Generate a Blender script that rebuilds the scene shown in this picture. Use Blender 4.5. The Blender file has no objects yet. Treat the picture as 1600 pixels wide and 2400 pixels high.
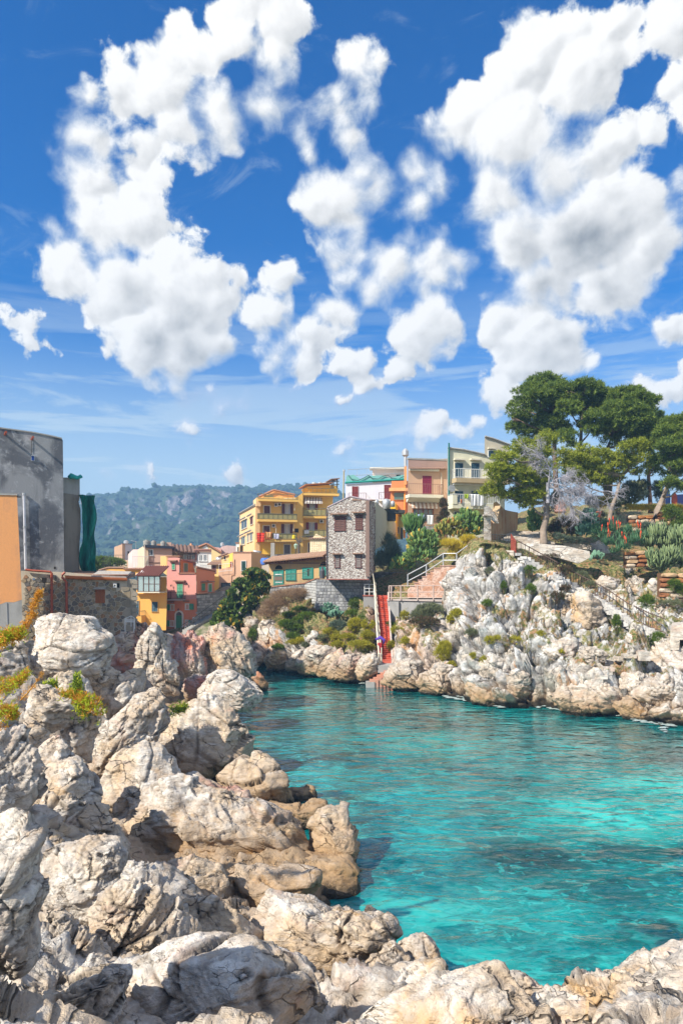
import bpy, bmesh, math, random
import numpy as np
from mathutils import Vector, Matrix

scene = bpy.context.scene
COL = scene.collection
R = math.radians

# ---------------------------------------------------------------- camera
F_PX, HOR, CX, CAM_H = 1600.0, 1340.0, 800.0, 8.0     # focal length, horizon row, centre column (of 1600 x 2400), eye height
cam_d = bpy.data.cameras.new('camera')
cam = bpy.data.objects.new('camera', cam_d)
COL.objects.link(cam)
cam.location = (0, 0, CAM_H)
cam.rotation_euler = (R(90), 0, 0)
cam_d.sensor_fit = 'VERTICAL'
cam_d.sensor_height = 36.0
cam_d.lens = 36.0 * F_PX / 2400.0
cam_d.shift_y = (HOR - 1200.0) / 2400.0
cam_d.clip_start = 0.1
cam_d.clip_end = 20000
scene.camera = cam

# ---------------------------------------------------------------- light
SUN_EL, SUN_AZ = R(40), R(128)      # azimuth measured from the view direction (+Y) towards the left (-X)
sun_dir = Vector((-math.sin(SUN_AZ) * math.cos(SUN_EL), math.cos(SUN_AZ) * math.cos(SUN_EL), math.sin(SUN_EL)))
world = bpy.data.worlds.new('World')
scene.world = world
world.use_nodes = True
wn = world.node_tree
for n in list(wn.nodes): wn.nodes.remove(n)
w_out = wn.nodes.new('ShaderNodeOutputWorld')
w_bg = wn.nodes.new('ShaderNodeBackground')
w_sky = wn.nodes.new('ShaderNodeTexSky')
w_sky.sky_type = 'NISHITA'
w_sky.sun_disc = False
w_sky.sun_elevation = SUN_EL
w_sky.sun_rotation = -SUN_AZ
w_sky.altitude = 20
w_sky.air_density = 1.0
w_sky.dust_density = 0.6
w_sky.ozone_density = 2.5
w_hs = wn.nodes.new('ShaderNodeHueSaturation')
w_hs.inputs['Saturation'].default_value = 1.6
w_hs.inputs['Value'].default_value = 1.0
w_bg.inputs['Strength'].default_value = 0.095
wn.links.new(w_sky.outputs[0], w_hs.inputs['Color'])
w_tn = wn.nodes.new('ShaderNodeMix'); w_tn.data_type = 'RGBA'; w_tn.blend_type = 'MULTIPLY'; w_tn.inputs[0].default_value = 1.0
w_tn.inputs[7].default_value = (0.42, 0.90, 1.12, 1)
wn.links.new(w_hs.outputs[0], w_tn.inputs[6])
wn.links.new(w_tn.outputs[2], w_bg.inputs[0])
wn.links.new(w_bg.outputs[0], w_out.inputs[0])
sun_l = bpy.data.lights.new('sun', 'SUN')
sun_l.energy = 5.0
sun_l.angle = R(0.5)
sun_l.color = (1.0, 0.93, 0.80)
sun = bpy.data.objects.new('sun', sun_l)
COL.objects.link(sun)
sun.rotation_euler = sun_dir.to_track_quat('Z', 'Y').to_euler()
vs = scene.view_settings
vs.view_transform = 'Standard'
vs.look = 'None'
vs.exposure = 0.66
vs.gamma = 1
vs.use_curve_mapping = False
scene.cycles.max_bounces = 6
scene.cycles.diffuse_bounces = 3
scene.cycles.glossy_bounces = 3
scene.cycles.transmission_bounces = 2
scene.cycles.transparent_max_bounces = 12
scene.cycles.volume_bounces = 0
scene.cycles.use_denoising = True

# ---------------------------------------------------------------- numpy noise
def _hash(ix, iy, iz, seed):
 h = (ix.astype(np.int64) * 374761393 + iy.astype(np.int64) * 668265263 + iz.astype(np.int64) * 2147483647 + seed * 974634777) & 0xFFFFFFFF
 h = ((h ^ (h >> 13)) * 1274126177) & 0xFFFFFFFF
 h = ((h ^ (h >> 16)) * 2246822519) & 0xFFFFFFFF
 return (h ^ (h >> 15)) & 0xFFFFFFFF

def _hf(ix, iy, iz, seed):
 return _hash(ix, iy, iz, seed).astype(np.float64) / 4294967295.0

def vnoise(P, seed=0):
 """value noise, -1..1"""
 i = np.floor(P).astype(np.int64)
 f = P - i
 u = f * f * f * (f * (f * 6 - 15) + 10)
 x, y, z = i[:, 0], i[:, 1], i[:, 2]
 c = [[[_hf(x + a, y + b, z + d, seed) for d in (0, 1)] for b in (0, 1)] for a in (0, 1)]
 def L(p, q, t): return p + (q - p) * t
 x0 = L(L(c[0][0][0], c[0][0][1], u[:, 2]), L(c[0][1][0], c[0][1][1], u[:, 2]), u[:, 1])
 x1 = L(L(c[1][0][0], c[1][0][1], u[:, 2]), L(c[1][1][0], c[1][1][1], u[:, 2]), u[:, 1])
 return L(x0, x1, u[:, 0]) * 2 - 1

def fbm(P, seed=0, octaves=4, gain=0.5, lac=2.03):
 a, s, t = 1.0, np.zeros(len(P)), 0.0
 Q = P.copy()
 for o in range(octaves):
  s += a * vnoise(Q, seed + o * 17)
  t += a
  a *= gain
  Q = Q * lac + 13.7
 return s / t

def worley(P, seed=0):
 """F1, F2, id hash and the vector to the nearest feature point"""
 i = np.floor(P).astype(np.int64)
 n = len(P)
 f1 = np.full(n, 9e9); f2 = np.full(n, 9e9); idh = np.zeros(n, np.int64)
 vec = np.zeros((n, 3))
 for a in (-1, 0, 1):
  for b in (-1, 0, 1):
   for c in (-1, 0, 1):
    x, y, z = i[:, 0] + a, i[:, 1] + b, i[:, 2] + c
    h = _hash(x, y, z, seed)
    fx = x + (h & 1023) / 1023.0
    fy = y + ((h >> 10) & 1023) / 1023.0
    fz = z + ((h >> 20) & 1023) / 1023.0
    dx, dy, dz = P[:, 0] - fx, P[:, 1] - fy, P[:, 2] - fz
    d = dx * dx + dy * dy + dz * dz
    nb = d < f1
    f2 = np.where(nb, f1, np.minimum(f2, d))
    idh = np.where(nb, h, idh)
    vec[nb] = np.stack([dx, dy, dz], 1)[nb]
    f1 = np.where(nb, d, f1)
 return np.sqrt(f1), np.sqrt(f2), idh, vec

def smooth01(x, a, b):
 t = np.clip((x - a) / (b - a), 0, 1)
 return t * t * (3 - 2 * t)

# ---------------------------------------------------------------- pixel <-> world
def W(px, py, Y):
 return Vector(((px - CX) / F_PX * Y, Y, CAM_H + (HOR - py) / F_PX * Y))

def crop(ox, oy, s):
 return lambda x, y: (ox + x / s, oy + y / s)
c1 = crop(0, 980, 3.92); c2 = crop(200, 1180, 3.5636); c3 = crop(520, 1080, 4.126); c4 = crop(780, 1020, 3.733)
c5 = crop(1100, 860, 3.136); c6 = crop(560, 1320, 3.015); c7 = crop(1040, 1200, 2.8); c8 = crop(0, 1380, 2.45)
c9 = crop(0, 1700, 1.823); c10 = crop(700, 2000, 1.742); c11 = crop(200, 1240, 7.127); c12 = crop(400, 1240, 6.533)
c13 = crop(550, 1110, 6.817); c14 = crop(1360, 1080, 6.533)

# ---------------------------------------------------------------- objects
def link(o): COL.objects.link(o); return o

def tag(o, label=None, cat=None, group=None, kind=None):
 if label: o['label'] = label
 if cat: o['category'] = cat
 if group: o['group'] = group
 if kind: o['kind'] = kind
 return o

def thing(name, loc, label, cat, group=None):
 o = bpy.data.objects.new(name, None)
 o.location = loc
 o.empty_display_size = 0.2
 link(o)
 return tag(o, label, cat, group)

def wloc(o):
 v = Vector((0, 0, 0))
 while o is not None:
  v += Vector(o.location); o = o.parent
 return v

def np_mesh(name, V, Fc, mats, smooth=True, mat_idx=None, attrs=None):
 """V Nx3, Fc list of arrays of faces (each Mx3 or Mx4)"""
 me = bpy.data.meshes.new(name)
 V = np.asarray(V, np.float32)
 if not isinstance(Fc, (list, tuple)): Fc = [Fc]
 Fc = [np.asarray(f, np.int32) for f in Fc if len(f)]
 me.vertices.add(len(V)); me.vertices.foreach_set('co', V.ravel())
 nl = sum(f.size for f in Fc); nf = sum(len(f) for f in Fc)
 me.loops.add(nl); me.polygons.add(nf)
 me.loops.foreach_set('vertex_index', np.concatenate([f.ravel() for f in Fc]))
 st = np.concatenate([np.full(len(f), f.shape[1], np.int32) for f in Fc])
 ls = np.concatenate([[0], np.cumsum(st)[:-1]]).astype(np.int32)
 me.polygons.foreach_set('loop_start', ls)
 me.polygons.foreach_set('use_smooth', np.full(nf, smooth, bool))
 if mat_idx is not None: me.polygons.foreach_set('material_index', np.asarray(mat_idx, np.int32))
 for m in (mats if isinstance(mats, (list, tuple)) else [mats]): me.materials.append(m)
 if attrs:
  for k, a in attrs.items():
   at = me.attributes.new(k, 'FLOAT', 'POINT')
   at.data.foreach_set('value', np.asarray(a, np.float32))
 me.update(calc_edges=True)
 return me

def np_obj(name, V, Fc, mat, parent=None, smooth=True, origin=None, mat_idx=None, attrs=None):
 V = np.asarray(V, np.float64)
 if parent is not None: off = np.array(wloc(parent)); loc = (0, 0, 0)
 elif origin is not None: off = np.array(origin); loc = tuple(origin)
 else: off = np.zeros(3); loc = (0, 0, 0)
 o = bpy.data.objects.new(name, np_mesh(name, V - off, Fc, mat, smooth, mat_idx, attrs))
 o.location = loc
 o.parent = parent
 return link(o)

class MB:
 """collects simple solids; build() links them as ONE mesh"""
 def __init__(s): s.v = []; s.f = []
 def add(s, vs, fs):
  k = len(s.v); s.v.extend([tuple(v) for v in vs]); s.f.extend([tuple(i + k for i in f) for f in fs]); return s
 def hexa(s, p):      # 8 corners: bottom 4 ccw, top 4 ccw
  return s.add(p, [(0, 3, 2, 1), (4, 5, 6, 7), (0, 1, 5, 4), (1, 2, 6, 5), (2, 3, 7, 6), (3, 0, 4, 7)])
 def box(s, c, d, rz=0.0):
  c = Vector(c); hx, hy, hz = d[0] / 2, d[1] / 2, d[2] / 2
  cs, sn = math.cos(rz), math.sin(rz)
  p = []
  for z in (-hz, hz):
   for x, y in ((-hx, -hy), (hx, -hy), (hx, hy), (-hx, hy)):
    p.append((c.x + x * cs - y * sn, c.y + x * sn + y * cs, c.z + z))
  return s.hexa(p)
 def tube(s, pts, r, n=6, r2=None, cap=True):
  pts = [Vector(p) for p in pts]
  m = len(pts); rings = []
  for i, p in enumerate(pts):
   d = (pts[min(i + 1, m - 1)] - pts[max(i - 1, 0)])
   if d.length < 1e-6: d = Vector((0, 0, 1))
   d.normalize()
   a = d.cross(Vector((0, 0, 1)) if abs(d.z) < 0.95 else Vector((1, 0, 0))).normalized()
   b = d.cross(a)
   rr = r if r2 is None else r + (r2 - r) * i / max(1, m - 1)
   if isinstance(r, (list, tuple)): rr = r[i]
   rings.append([p + a * math.cos(6.2832 * k / n) * rr + b * math.sin(6.2832 * k / n) * rr for k in range(n)])
  vs = [v for ring in rings for v in ring]
  fs = [(i * n + k, i * n + (k + 1) % n, (i + 1) * n + (k + 1) % n, (i + 1) * n + k) for i in range(m - 1) for k in range(n)]
  if cap:
   fs.append(tuple(range(n - 1, -1, -1))); fs.append(tuple((m - 1) * n + k for k in range(n)))
  return s.add(vs, fs)
 def bar(s, a, b, w):
  return s.tube([a, b], w * 0.7071, 4)
 def prism(s, poly, off):     # poly: list of world points (planar), extruded by off
  n = len(poly); off = Vector(off)
  vs = [Vector(p) for p in poly] + [Vector(p) + off for p in poly]
  fs = [tuple(range(n)), tuple(range(2 * n - 1, n - 1, -1))]
  fs += [(i, n + i, n + (i + 1) % n, (i + 1) % n) for i in range(n)]
  return s.add(vs, fs)
 def build(s, name, mat, parent=None, smooth=False, origin=None):
  off = wloc(parent) if parent is not None else (Vector(origin) if origin is not None else Vector((0, 0, 0)))
  me = bpy.data.meshes.new(name)
  me.from_pydata([tuple(Vector(v) - off) for v in s.v], [], s.f)
  if smooth: me.polygons.foreach_set('use_smooth', [True] * len(me.polygons))
  for m in (mat if isinstance(mat, (list, tuple)) else [mat]): me.materials.append(m)
  bm = bmesh.new(); bm.from_mesh(me); bmesh.ops.recalc_face_normals(bm, faces=bm.faces); bm.to_mesh(me); bm.free()
  me.update()
  o = bpy.data.objects.new(name, me)
  o.location = (0, 0, 0) if parent is not None else off
  o.parent = parent
  return link(o)

# ---------------------------------------------------------------- material helpers
class NT:
 def __init__(s, name):
  s.m = bpy.data.materials.new(name); s.m.use_nodes = True
  s.t = s.m.node_tree
  for n in list(s.t.nodes): s.t.nodes.remove(n)
  s.out = s.n('ShaderNodeOutputMaterial')
 def n(s, typ, **kw):
  nd = s.t.nodes.new(typ)
  for k, v in kw.items():
   if k in nd.bl_rna.properties.keys() and not k.startswith('i_'): setattr(nd, k, v)
  return nd
 def l(s, a, b): s.t.links.new(a, b)
 def setin(s, nd, key, v):
  if v is None: return
  sock = nd.inputs[key]
  if isinstance(v, bpy.types.NodeSocket): s.l(v, sock)
  else:
   try: sock.default_value = v
   except Exception: sock.default_value = tuple(v) + (1.0,)
 def math(s, op, a, b=None, c=None, clamp=False):
  nd = s.n('ShaderNodeMath', operation=op); nd.use_clamp = clamp
  s.setin(nd, 0, a); s.setin(nd, 1, b); s.setin(nd, 2, c)
  return nd.outputs[0]
 def mix(s, f, a, b, blend='MIX'):
  nd = s.n('ShaderNodeMix', data_type='RGBA', blend_type=blend)
  s.setin(nd, 0, f); s.setin(nd, 6, a); s.setin(nd, 7, b)
  return nd.outputs[2]
 def ramp(s, x, a, b, interp='SMOOTHSTEP', lo=0.0, hi=1.0):
  nd = s.n('ShaderNodeMapRange', interpolation_type=interp)
  s.setin(nd, 0, x); s.setin(nd, 1, a); s.setin(nd, 2, b); s.setin(nd, 3, lo); s.setin(nd, 4, hi)
  return nd.outputs[0]
 def noise(s, vec, scale, detail=3, rough=0.5, dist=0.0, out=0):
  nd = s.n('ShaderNodeTexNoise')
  s.setin(nd, 'Vector', vec); s.setin(nd, 'Scale', scale); s.setin(nd, 'Detail', detail); s.setin(nd, 'Roughness', rough); s.setin(nd, 'Distortion', dist)
  return nd.outputs[out]
 def vor(s, vec, scale, feature='F1', out='Distance', rand=1.0):
  nd = s.n('ShaderNodeTexVoronoi', feature=feature)
  s.setin(nd, 'Vector', vec); s.setin(nd, 'Scale', scale); s.setin(nd, 'Randomness', rand)
  return nd.outputs[out]
 def mapping(s, vec, scale=(1, 1, 1), rot=(0, 0, 0), loc=(0, 0, 0)):
  nd = s.n('ShaderNodeMapping'); s.setin(nd, 'Vector', vec)
  nd.inputs['Scale'].default_value = scale; nd.inputs['Rotation'].default_value = rot; nd.inputs['Location'].default_value = loc
  return nd.outputs[0]
 def vadd(s, a, b, op='ADD'):
  nd = s.n('ShaderNodeVectorMath', operation=op); s.setin(nd, 0, a); s.setin(nd, 1, b); return nd.outputs[0]
 def vscale(s, a, k):
  nd = s.n('ShaderNodeVectorMath', operation='SCALE'); s.setin(nd, 0, a); s.setin(nd, 'Scale', k); return nd.outputs[0]
 def pos(s): return s.n('ShaderNodeNewGeometry').outputs['Position']
 def attr(s, name): 
  nd = s.n('ShaderNodeAttribute'); nd.attribute_name = name; return nd.outputs['Fac']
 def xyz(s, v):
  nd = s.n('ShaderNodeSeparateXYZ'); s.l(v, nd.inputs[0]); return nd.outputs
 def bump(s, h, strength=0.5, dist=0.05, normal=None):
  nd = s.n('ShaderNodeBump'); s.setin(nd, 'Height', h); s.setin(nd, 'Strength', strength); s.setin(nd, 'Distance', dist)
  if normal is not None: s.l(normal, nd.inputs['Normal'])
  return nd.outputs[0]
 def bsdf(s, color, rough=0.8, normal=None, spec=0.3, metallic=0.0, **kw):
  nd = s.n('ShaderNodeBsdfPrincipled')
  s.setin(nd, 'Base Color', color); s.setin(nd, 'Roughness', rough); s.setin(nd, 'Specular IOR Level', spec); s.setin(nd, 'Metallic', metallic)
  if normal is not None: s.l(normal, nd.inputs['Normal'])
  for k, v in kw.items(): s.setin(nd, k.replace('_', ' '), v)
  return nd.outputs[0]
 def done(s, shader): s.l(shader, s.out.inputs[0]); return s.m

def view_back(c, n, depth):
 v = Vector((c.x, c.y)).normalized()
 if abs(n.dot(v)) < 0.35: return Vector((-n.x * min(depth, .6), -n.y * min(depth, .6), 0))
 return Vector((v.x * depth, v.y * depth, 0))

def C(r, g, b): return (r, g, b, 1.0)
def hexc(h):
 h = h.lstrip('#'); v = [int(h[i:i + 2], 16) / 255 for i in (0, 2, 4)]
 return tuple(((x / 12.92) if x <= 0.04045 else ((x + 0.055) / 1.055) ** 2.4) for x in v) + (1.0,)

_mc = {}
def plaster(name, col=None, col2=None, stain=0.35, rough=0.9, scale=1.0):
 """painted render with blotches, vertical streaks and grain"""
 if name in _mc: return _mc[name]
 t = NT(name); p = t.pos()
 col2 = col2 or tuple(c * 0.7 for c in col[:3]) + (1,)
 a = t.noise(p, 0.9 * scale, 5, 0.6)
 st = t.noise(t.mapping(p, (3.0, 3.0, 0.25)), 1.0 * scale, 4, 0.6)
 f = t.math('MULTIPLY', t.ramp(t.math('MULTIPLY', a, st), 0.2, 0.42), stain)
 c = t.mix(f, col, col2)
 g = t.noise(p, 14, 3, 0.6)
 c = t.mix(t.ramp(g, 0.3, 0.8, 'LINEAR', 0.0, 0.14), c, C(0.1, 0.09, 0.08))
 _mc[name] = t.done(t.bsdf(c, rough, t.bump(g, 0.35, 0.02), 0.2))
 return _mc[name]

def simple(name, col=None, rough=0.7, metallic=0.0, var=0.15, scale=6.0, spec=0.3):
 if name in _mc: return _mc[name]
 t = NT(name); p = t.pos()
 n = t.noise(p, scale, 4, 0.6)
 c = t.mix(t.ramp(n, 0.3, 0.75, 'LINEAR', 0, var * 2), col, tuple(x * 0.45 for x in col[:3]) + (1,))
 _mc[name] = t.done(t.bsdf(c, rough, t.bump(n, 0.2, 0.01), spec, metallic))
 return _mc[name]
# ---------------------------------------------------------------- clouds on a dome (the sky behind stays the Nishita sky)
def build_sky():
 K = 1.0204
 bl = [(270,130,45),(300,210,80),(380,200,90),(470,150,70),(560,110,85),(640,60,70),(560,20,70),(690,50,30),(640,150,60),(600,250,70),
     (500,270,90),(400,290,70),(190,230,40),(190,320,60),(330,330,60),(420,360,45),(430,70,30),
     (180,420,85),(120,540,40),(230,520,100),(330,520,90),(390,430,50),(390,530,45),(160,630,90),(280,650,120),(420,680,120),(510,670,60),
     (350,780,110),(450,790,100),(520,800,60),(420,880,50),(540,930,55),(490,880,50),
     (880,140,30),(820,170,60),(770,240,50),(790,310,40),(850,230,35),(700,330,35),(790,430,90),(740,450,80),(850,440,60),(800,500,60),(690,420,50),
     (660,650,50),(620,720,65),(630,810,60),(720,770,40),(690,830,40),(780,720,60),(820,820,60),(850,860,40),
     (800,560,70),(900,600,90),(1000,600,80),(840,650,80),(980,760,90),(1030,720,60),(920,840,50),(1060,600,50),(940,400,45),(1000,420,60),(960,470,50),
     (1230,130,100),(1130,220,90),(1060,260,80),(1000,300,50),(1180,320,130),(1290,90,70),(1390,50,50),(1410,15,40),(1330,200,110),(1280,380,130),
     (1140,420,110),(1400,330,80),(1450,480,110),(1330,540,150),(1200,560,120),(1500,560,90),(1400,660,110),(1250,660,110),(1180,740,90),
     (1230,800,100),(1290,780,60),(1180,840,60),(1150,920,50),(1540,60,60),(1550,180,60),(1520,300,60),(1580,430,70),(1620,250,90),(1640,80,90),
     (1000,990,50),(960,1000,40),(1060,1000,35),(1470,900,50),(1530,910,60),(1568,880,40),(60,760,50),(30,750,32),(110,775,30),(110,340,25),
     (230,1085,22),(330,1085,20),(440,975,25),(780,920,22),(790,1025,16),(730,1080,18),(545,1095,22),(1530,760,35),(1600,760,40)]
 blobs = []
 for x, y, r in bl:
  px, py = x * K, y * K
  d = Vector(((px - CX) / F_PX, 1, (HOR - py) / F_PX))
  blobs.append((math.atan2(d.x, d.y), math.atan2(d.z, math.hypot(d.x, d.y)), r * K / F_PX / max(1.0, d.length) ** 1.5))
 rr = random.Random(5)
 for i in range(95):                      # the same kind of sky all round
  az = rr.uniform(-math.pi, math.pi); el = rr.uniform(0.05, 1.3)
  if abs(az) < 0.62 and el < 0.80: continue
  dv = Vector((math.sin(az) * math.cos(el), math.cos(az) * math.cos(el), math.sin(el)))
  if dv.dot(sun_dir) > 0.88: continue
  n = rr.randint(3, 7)
  for k in range(n):
   blobs.append((az + rr.gauss(0, 0.09) / math.cos(el), el + rr.gauss(0, 0.04), rr.uniform(0.03, 0.085)))
 fa = np.linspace(-0.56, 0.56, 330)
 ca = np.concatenate([np.linspace(-math.pi, -0.58, 150), fa, np.linspace(0.58, math.pi, 150)])
 ce = np.concatenate([np.linspace(-0.03, 0.78, 300), np.linspace(0.80, 1.5, 40)])
 A, E = np.meshgrid(ca, ce)
 a, e = A.ravel(), E.ravel()
 cosE = np.cos(e)
 Rr = 6000.0
 V = np.stack([np.sin(a) * cosE * Rr, np.cos(a) * cosE * Rr, np.sin(e) * Rr + CAM_H], 1)
 D = V / Rr
 wob = 0.018
 aw = a + wob * fbm(D * 14, 3, 4) + 0.5 * wob * fbm(D * 40, 9, 3)
 ew = e + wob * fbm(D * 14 + 40, 4, 4) + 0.5 * wob * fbm(D * 40 + 9, 7, 3)
 k = 0.010
 S = np.full(len(a), -0.3); H = np.zeros(len(a))
 for (ba, be, r) in blobs:
  da = (aw - ba + math.pi) % (2 * math.pi) - math.pi
  d = np.hypot(da * math.cos(be), (ew - be) * 1.08)
  sd = r - d
  h = np.clip(k - np.abs(S - sd), 0, k) / k
  S = np.maximum(S, sd) + h * h * k * 0.25
  H = np.maximum(H, np.sqrt(np.clip(r * r - d * d, 0, None)))
 dark = [(420,790,130,1.0),(300,660,110,.8),(500,720,80,.8),(380,860,70,.7),(1420,660,150,1.0),(1500,580,120,.8),(1300,560,150,.6),(1250,700,120,.7),(640,810,60,.8),
   (1040,740,70,.9),(980,760,60,.7),(860,850,50,.5),(1240,330,90,.35),(560,270,60,.3),(800,480,60,.3),(1100,600,70,.4),(1480,920,60,.5),(1000,1010,60,.5),(1230,820,90,.5)]
 DK = np.zeros(len(a))
 for x, y, r, s_ in dark:
  d3 = Vector(((x * K - CX) / F_PX, 1, (HOR - y * K) / F_PX))
  ba, be = math.atan2(d3.x, d3.y), math.atan2(d3.z, math.hypot(d3.x, d3.y)); rr_ = r * K / F_PX / d3.length
  d = np.hypot((aw - ba) * math.cos(be), ew - be) / rr_
  DK = np.maximum(DK, s_ * smooth01(-d, -1.7, 0.1))
 ny, nx = A.shape
 M = np.clip(S / 0.045, 0, 1).reshape(ny, nx)
 tau = np.zeros(len(a)); wsum = 0
 for s_ in range(1, 15):
  qa = a - s_ * 0.0065; qe = e + s_ * 0.0095
  ia = np.clip(np.interp(qa, ca, np.arange(nx)), 0, nx - 1.001); ie = np.clip(np.interp(qe, ce, np.arange(ny)), 0, ny - 1.001)
  i0, j0 = ia.astype(int), ie.astype(int); fa_, fe_ = ia - i0, ie - j0
  v = (M[j0, i0] * (1 - fa_) + M[j0, i0 + 1] * fa_) * (1 - fe_) + (M[j0 + 1, i0] * (1 - fa_) + M[j0 + 1, i0 + 1] * fa_) * fe_
  tau += v; wsum += 1
 tau = smooth01(tau / wsum, 0.35, 0.95)
 DK = np.clip(0.30 * DK + 0.85 * tau, 0, 1)
 Hg = H.reshape(ny, nx)
 for it in range(4):
  Hp = np.pad(Hg, 1, mode='edge')
  Hg = (Hp[:-2, 1:-1] + Hp[2:, 1:-1] + Hp[1:-1, :-2] + Hp[1:-1, 2:] + 2 * Hp[1:-1, 1:-1]) / 6
 gy = np.gradient(Hg, axis=0) / np.gradient(ce)[:, None]
 gx = np.gradient(Hg, axis=1) / np.gradient(ca)[None, :]
 nrm = np.sqrt(1 + gx ** 2 + gy ** 2)
 lam = (gx * 0.50 - gy * 0.62 + 0.62) / nrm            # light from upper left
 lit = np.clip(lam, 0, 1).ravel()
 dens = S / 0.035
 idx = np.arange(ny * nx).reshape(ny, nx)
 Fq = np.stack([idx[:-1, :-1], idx[1:, :-1], idx[1:, 1:], idx[:-1, 1:]], -1).reshape(-1, 4)
 t = NT('cloud_layer'); p = t.pos()
 g = t.n('ShaderNodeVectorMath', operation='NORMALIZE'); t.l(p, g.inputs[0]); d = g.outputs[0]
 hz = t.xyz(d)[2]
 w = t.vscale(t.vadd(t.noise(d, 9, 3, 0.5, out=1), (0.5, 0.5, 0.5), 'SUBTRACT'), 0.05)
 dw = t.vadd(d, w)
 def fn(v): 
  n1 = t.noise(v, 13, 10, 0.60)
  v1 = t.vor(v, 34, 'SMOOTH_F1')
  return t.math('ADD', n1, t.math('MULTIPLY', t.math('SUBTRACT', 0.5, v1), 0.30))
 n0 = fn(dw)
 n1 = fn(t.vadd(dw, (-0.010, 0.0, 0.012)))
 de = t.attr('dens')
 dd = t.math('ADD', de, t.math('MULTIPLY', t.math('SUBTRACT', n0, 0.485), 2.9))
 alpha = t.ramp(dd, -0.08, t.math('ADD', t.math('MULTIPLY_ADD', t.attr('dark'), 0.5, 0.20), t.ramp(t.noise(d, 5, 3, 0.5), 0.42, 0.66, hi=0.9)))
 # thin high veil and streaks toward the horizon
 st = t.noise(t.mapping(d, (2.0, 2.0, 16.0)), 1.6, 6, 0.6, 0.6)
 veil = t.math('MULTIPLY', t.ramp(st, 0.38, 0.60), t.ramp(hz, 0.44, 0.12, lo=0.0, hi=0.85))
 low = t.ramp(hz, 0.36, 0.04, lo=0.0, hi=0.90)
 wisp = t.math('MULTIPLY', t.ramp(t.noise(t.mapping(d, (5, 5, 9)), 1.7, 8, 0.68, 1.2), 0.56, 0.78), 0.22)
 veil = t.math('MAXIMUM', t.math('MAXIMUM', veil, low), wisp)
 lit_d = t.math('MULTIPLY', t.math('SUBTRACT', n0, n1), 1.9)
 lt = t.math('ADD', t.math('MULTIPLY_ADD', t.attr('lit'), 0.78, 0.12), lit_d)
 core = t.ramp(dd, 0.3, 2.4)
 lt2 = t.math('SUBTRACT', lt, t.math('MULTIPLY', t.math('MULTIPLY', t.attr('dark'), core), 1.22))
 lt2 = t.math('ADD', lt2, t.math('MULTIPLY', t.math('SUBTRACT', 1.0, core), 0.18))
 shade = t.mix(t.ramp(lt2, -0.75, 0.85, 'LINEAR'), C(0.16, 0.18, 0.20), C(0.82, 0.81, 0.79))
 colr = t.mix(alpha, C(0.56, 0.66, 0.70), shade)
 em = t.n('ShaderNodeEmission'); t.l(colr, em.inputs[0]); em.inputs[1].default_value = 0.86
 tr = t.n('ShaderNodeBsdfTransparent')
 a_all = t.math('MAXIMUM', alpha, veil)
 mx = t.n('ShaderNodeMixShader'); t.l(a_all, mx.inputs[0]); t.l(tr.outputs[0], mx.inputs[1]); t.l(em.outputs[0], mx.inputs[2])
 m = t.done(mx.outputs[0])
 m.cycles.emission_sampling = 'NONE'
 # keep the sun's own patch of sky clear so the sun lamp shines through
 sdv = np.array(sun_dir)
 keep = (D @ sdv)
 kq = keep[Fq].max(axis=1) < 0.94
 Fq = Fq[kq]
 o = np_obj('sky', V, Fq, m, smooth=True, attrs={'dens': np.clip(dens, -4, 6), 'lit': lit, 'dark': DK})
 tag(o, 'blue sky with tall white cumulus clouds over the cove', 'sky', kind='structure')
build_sky()

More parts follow.
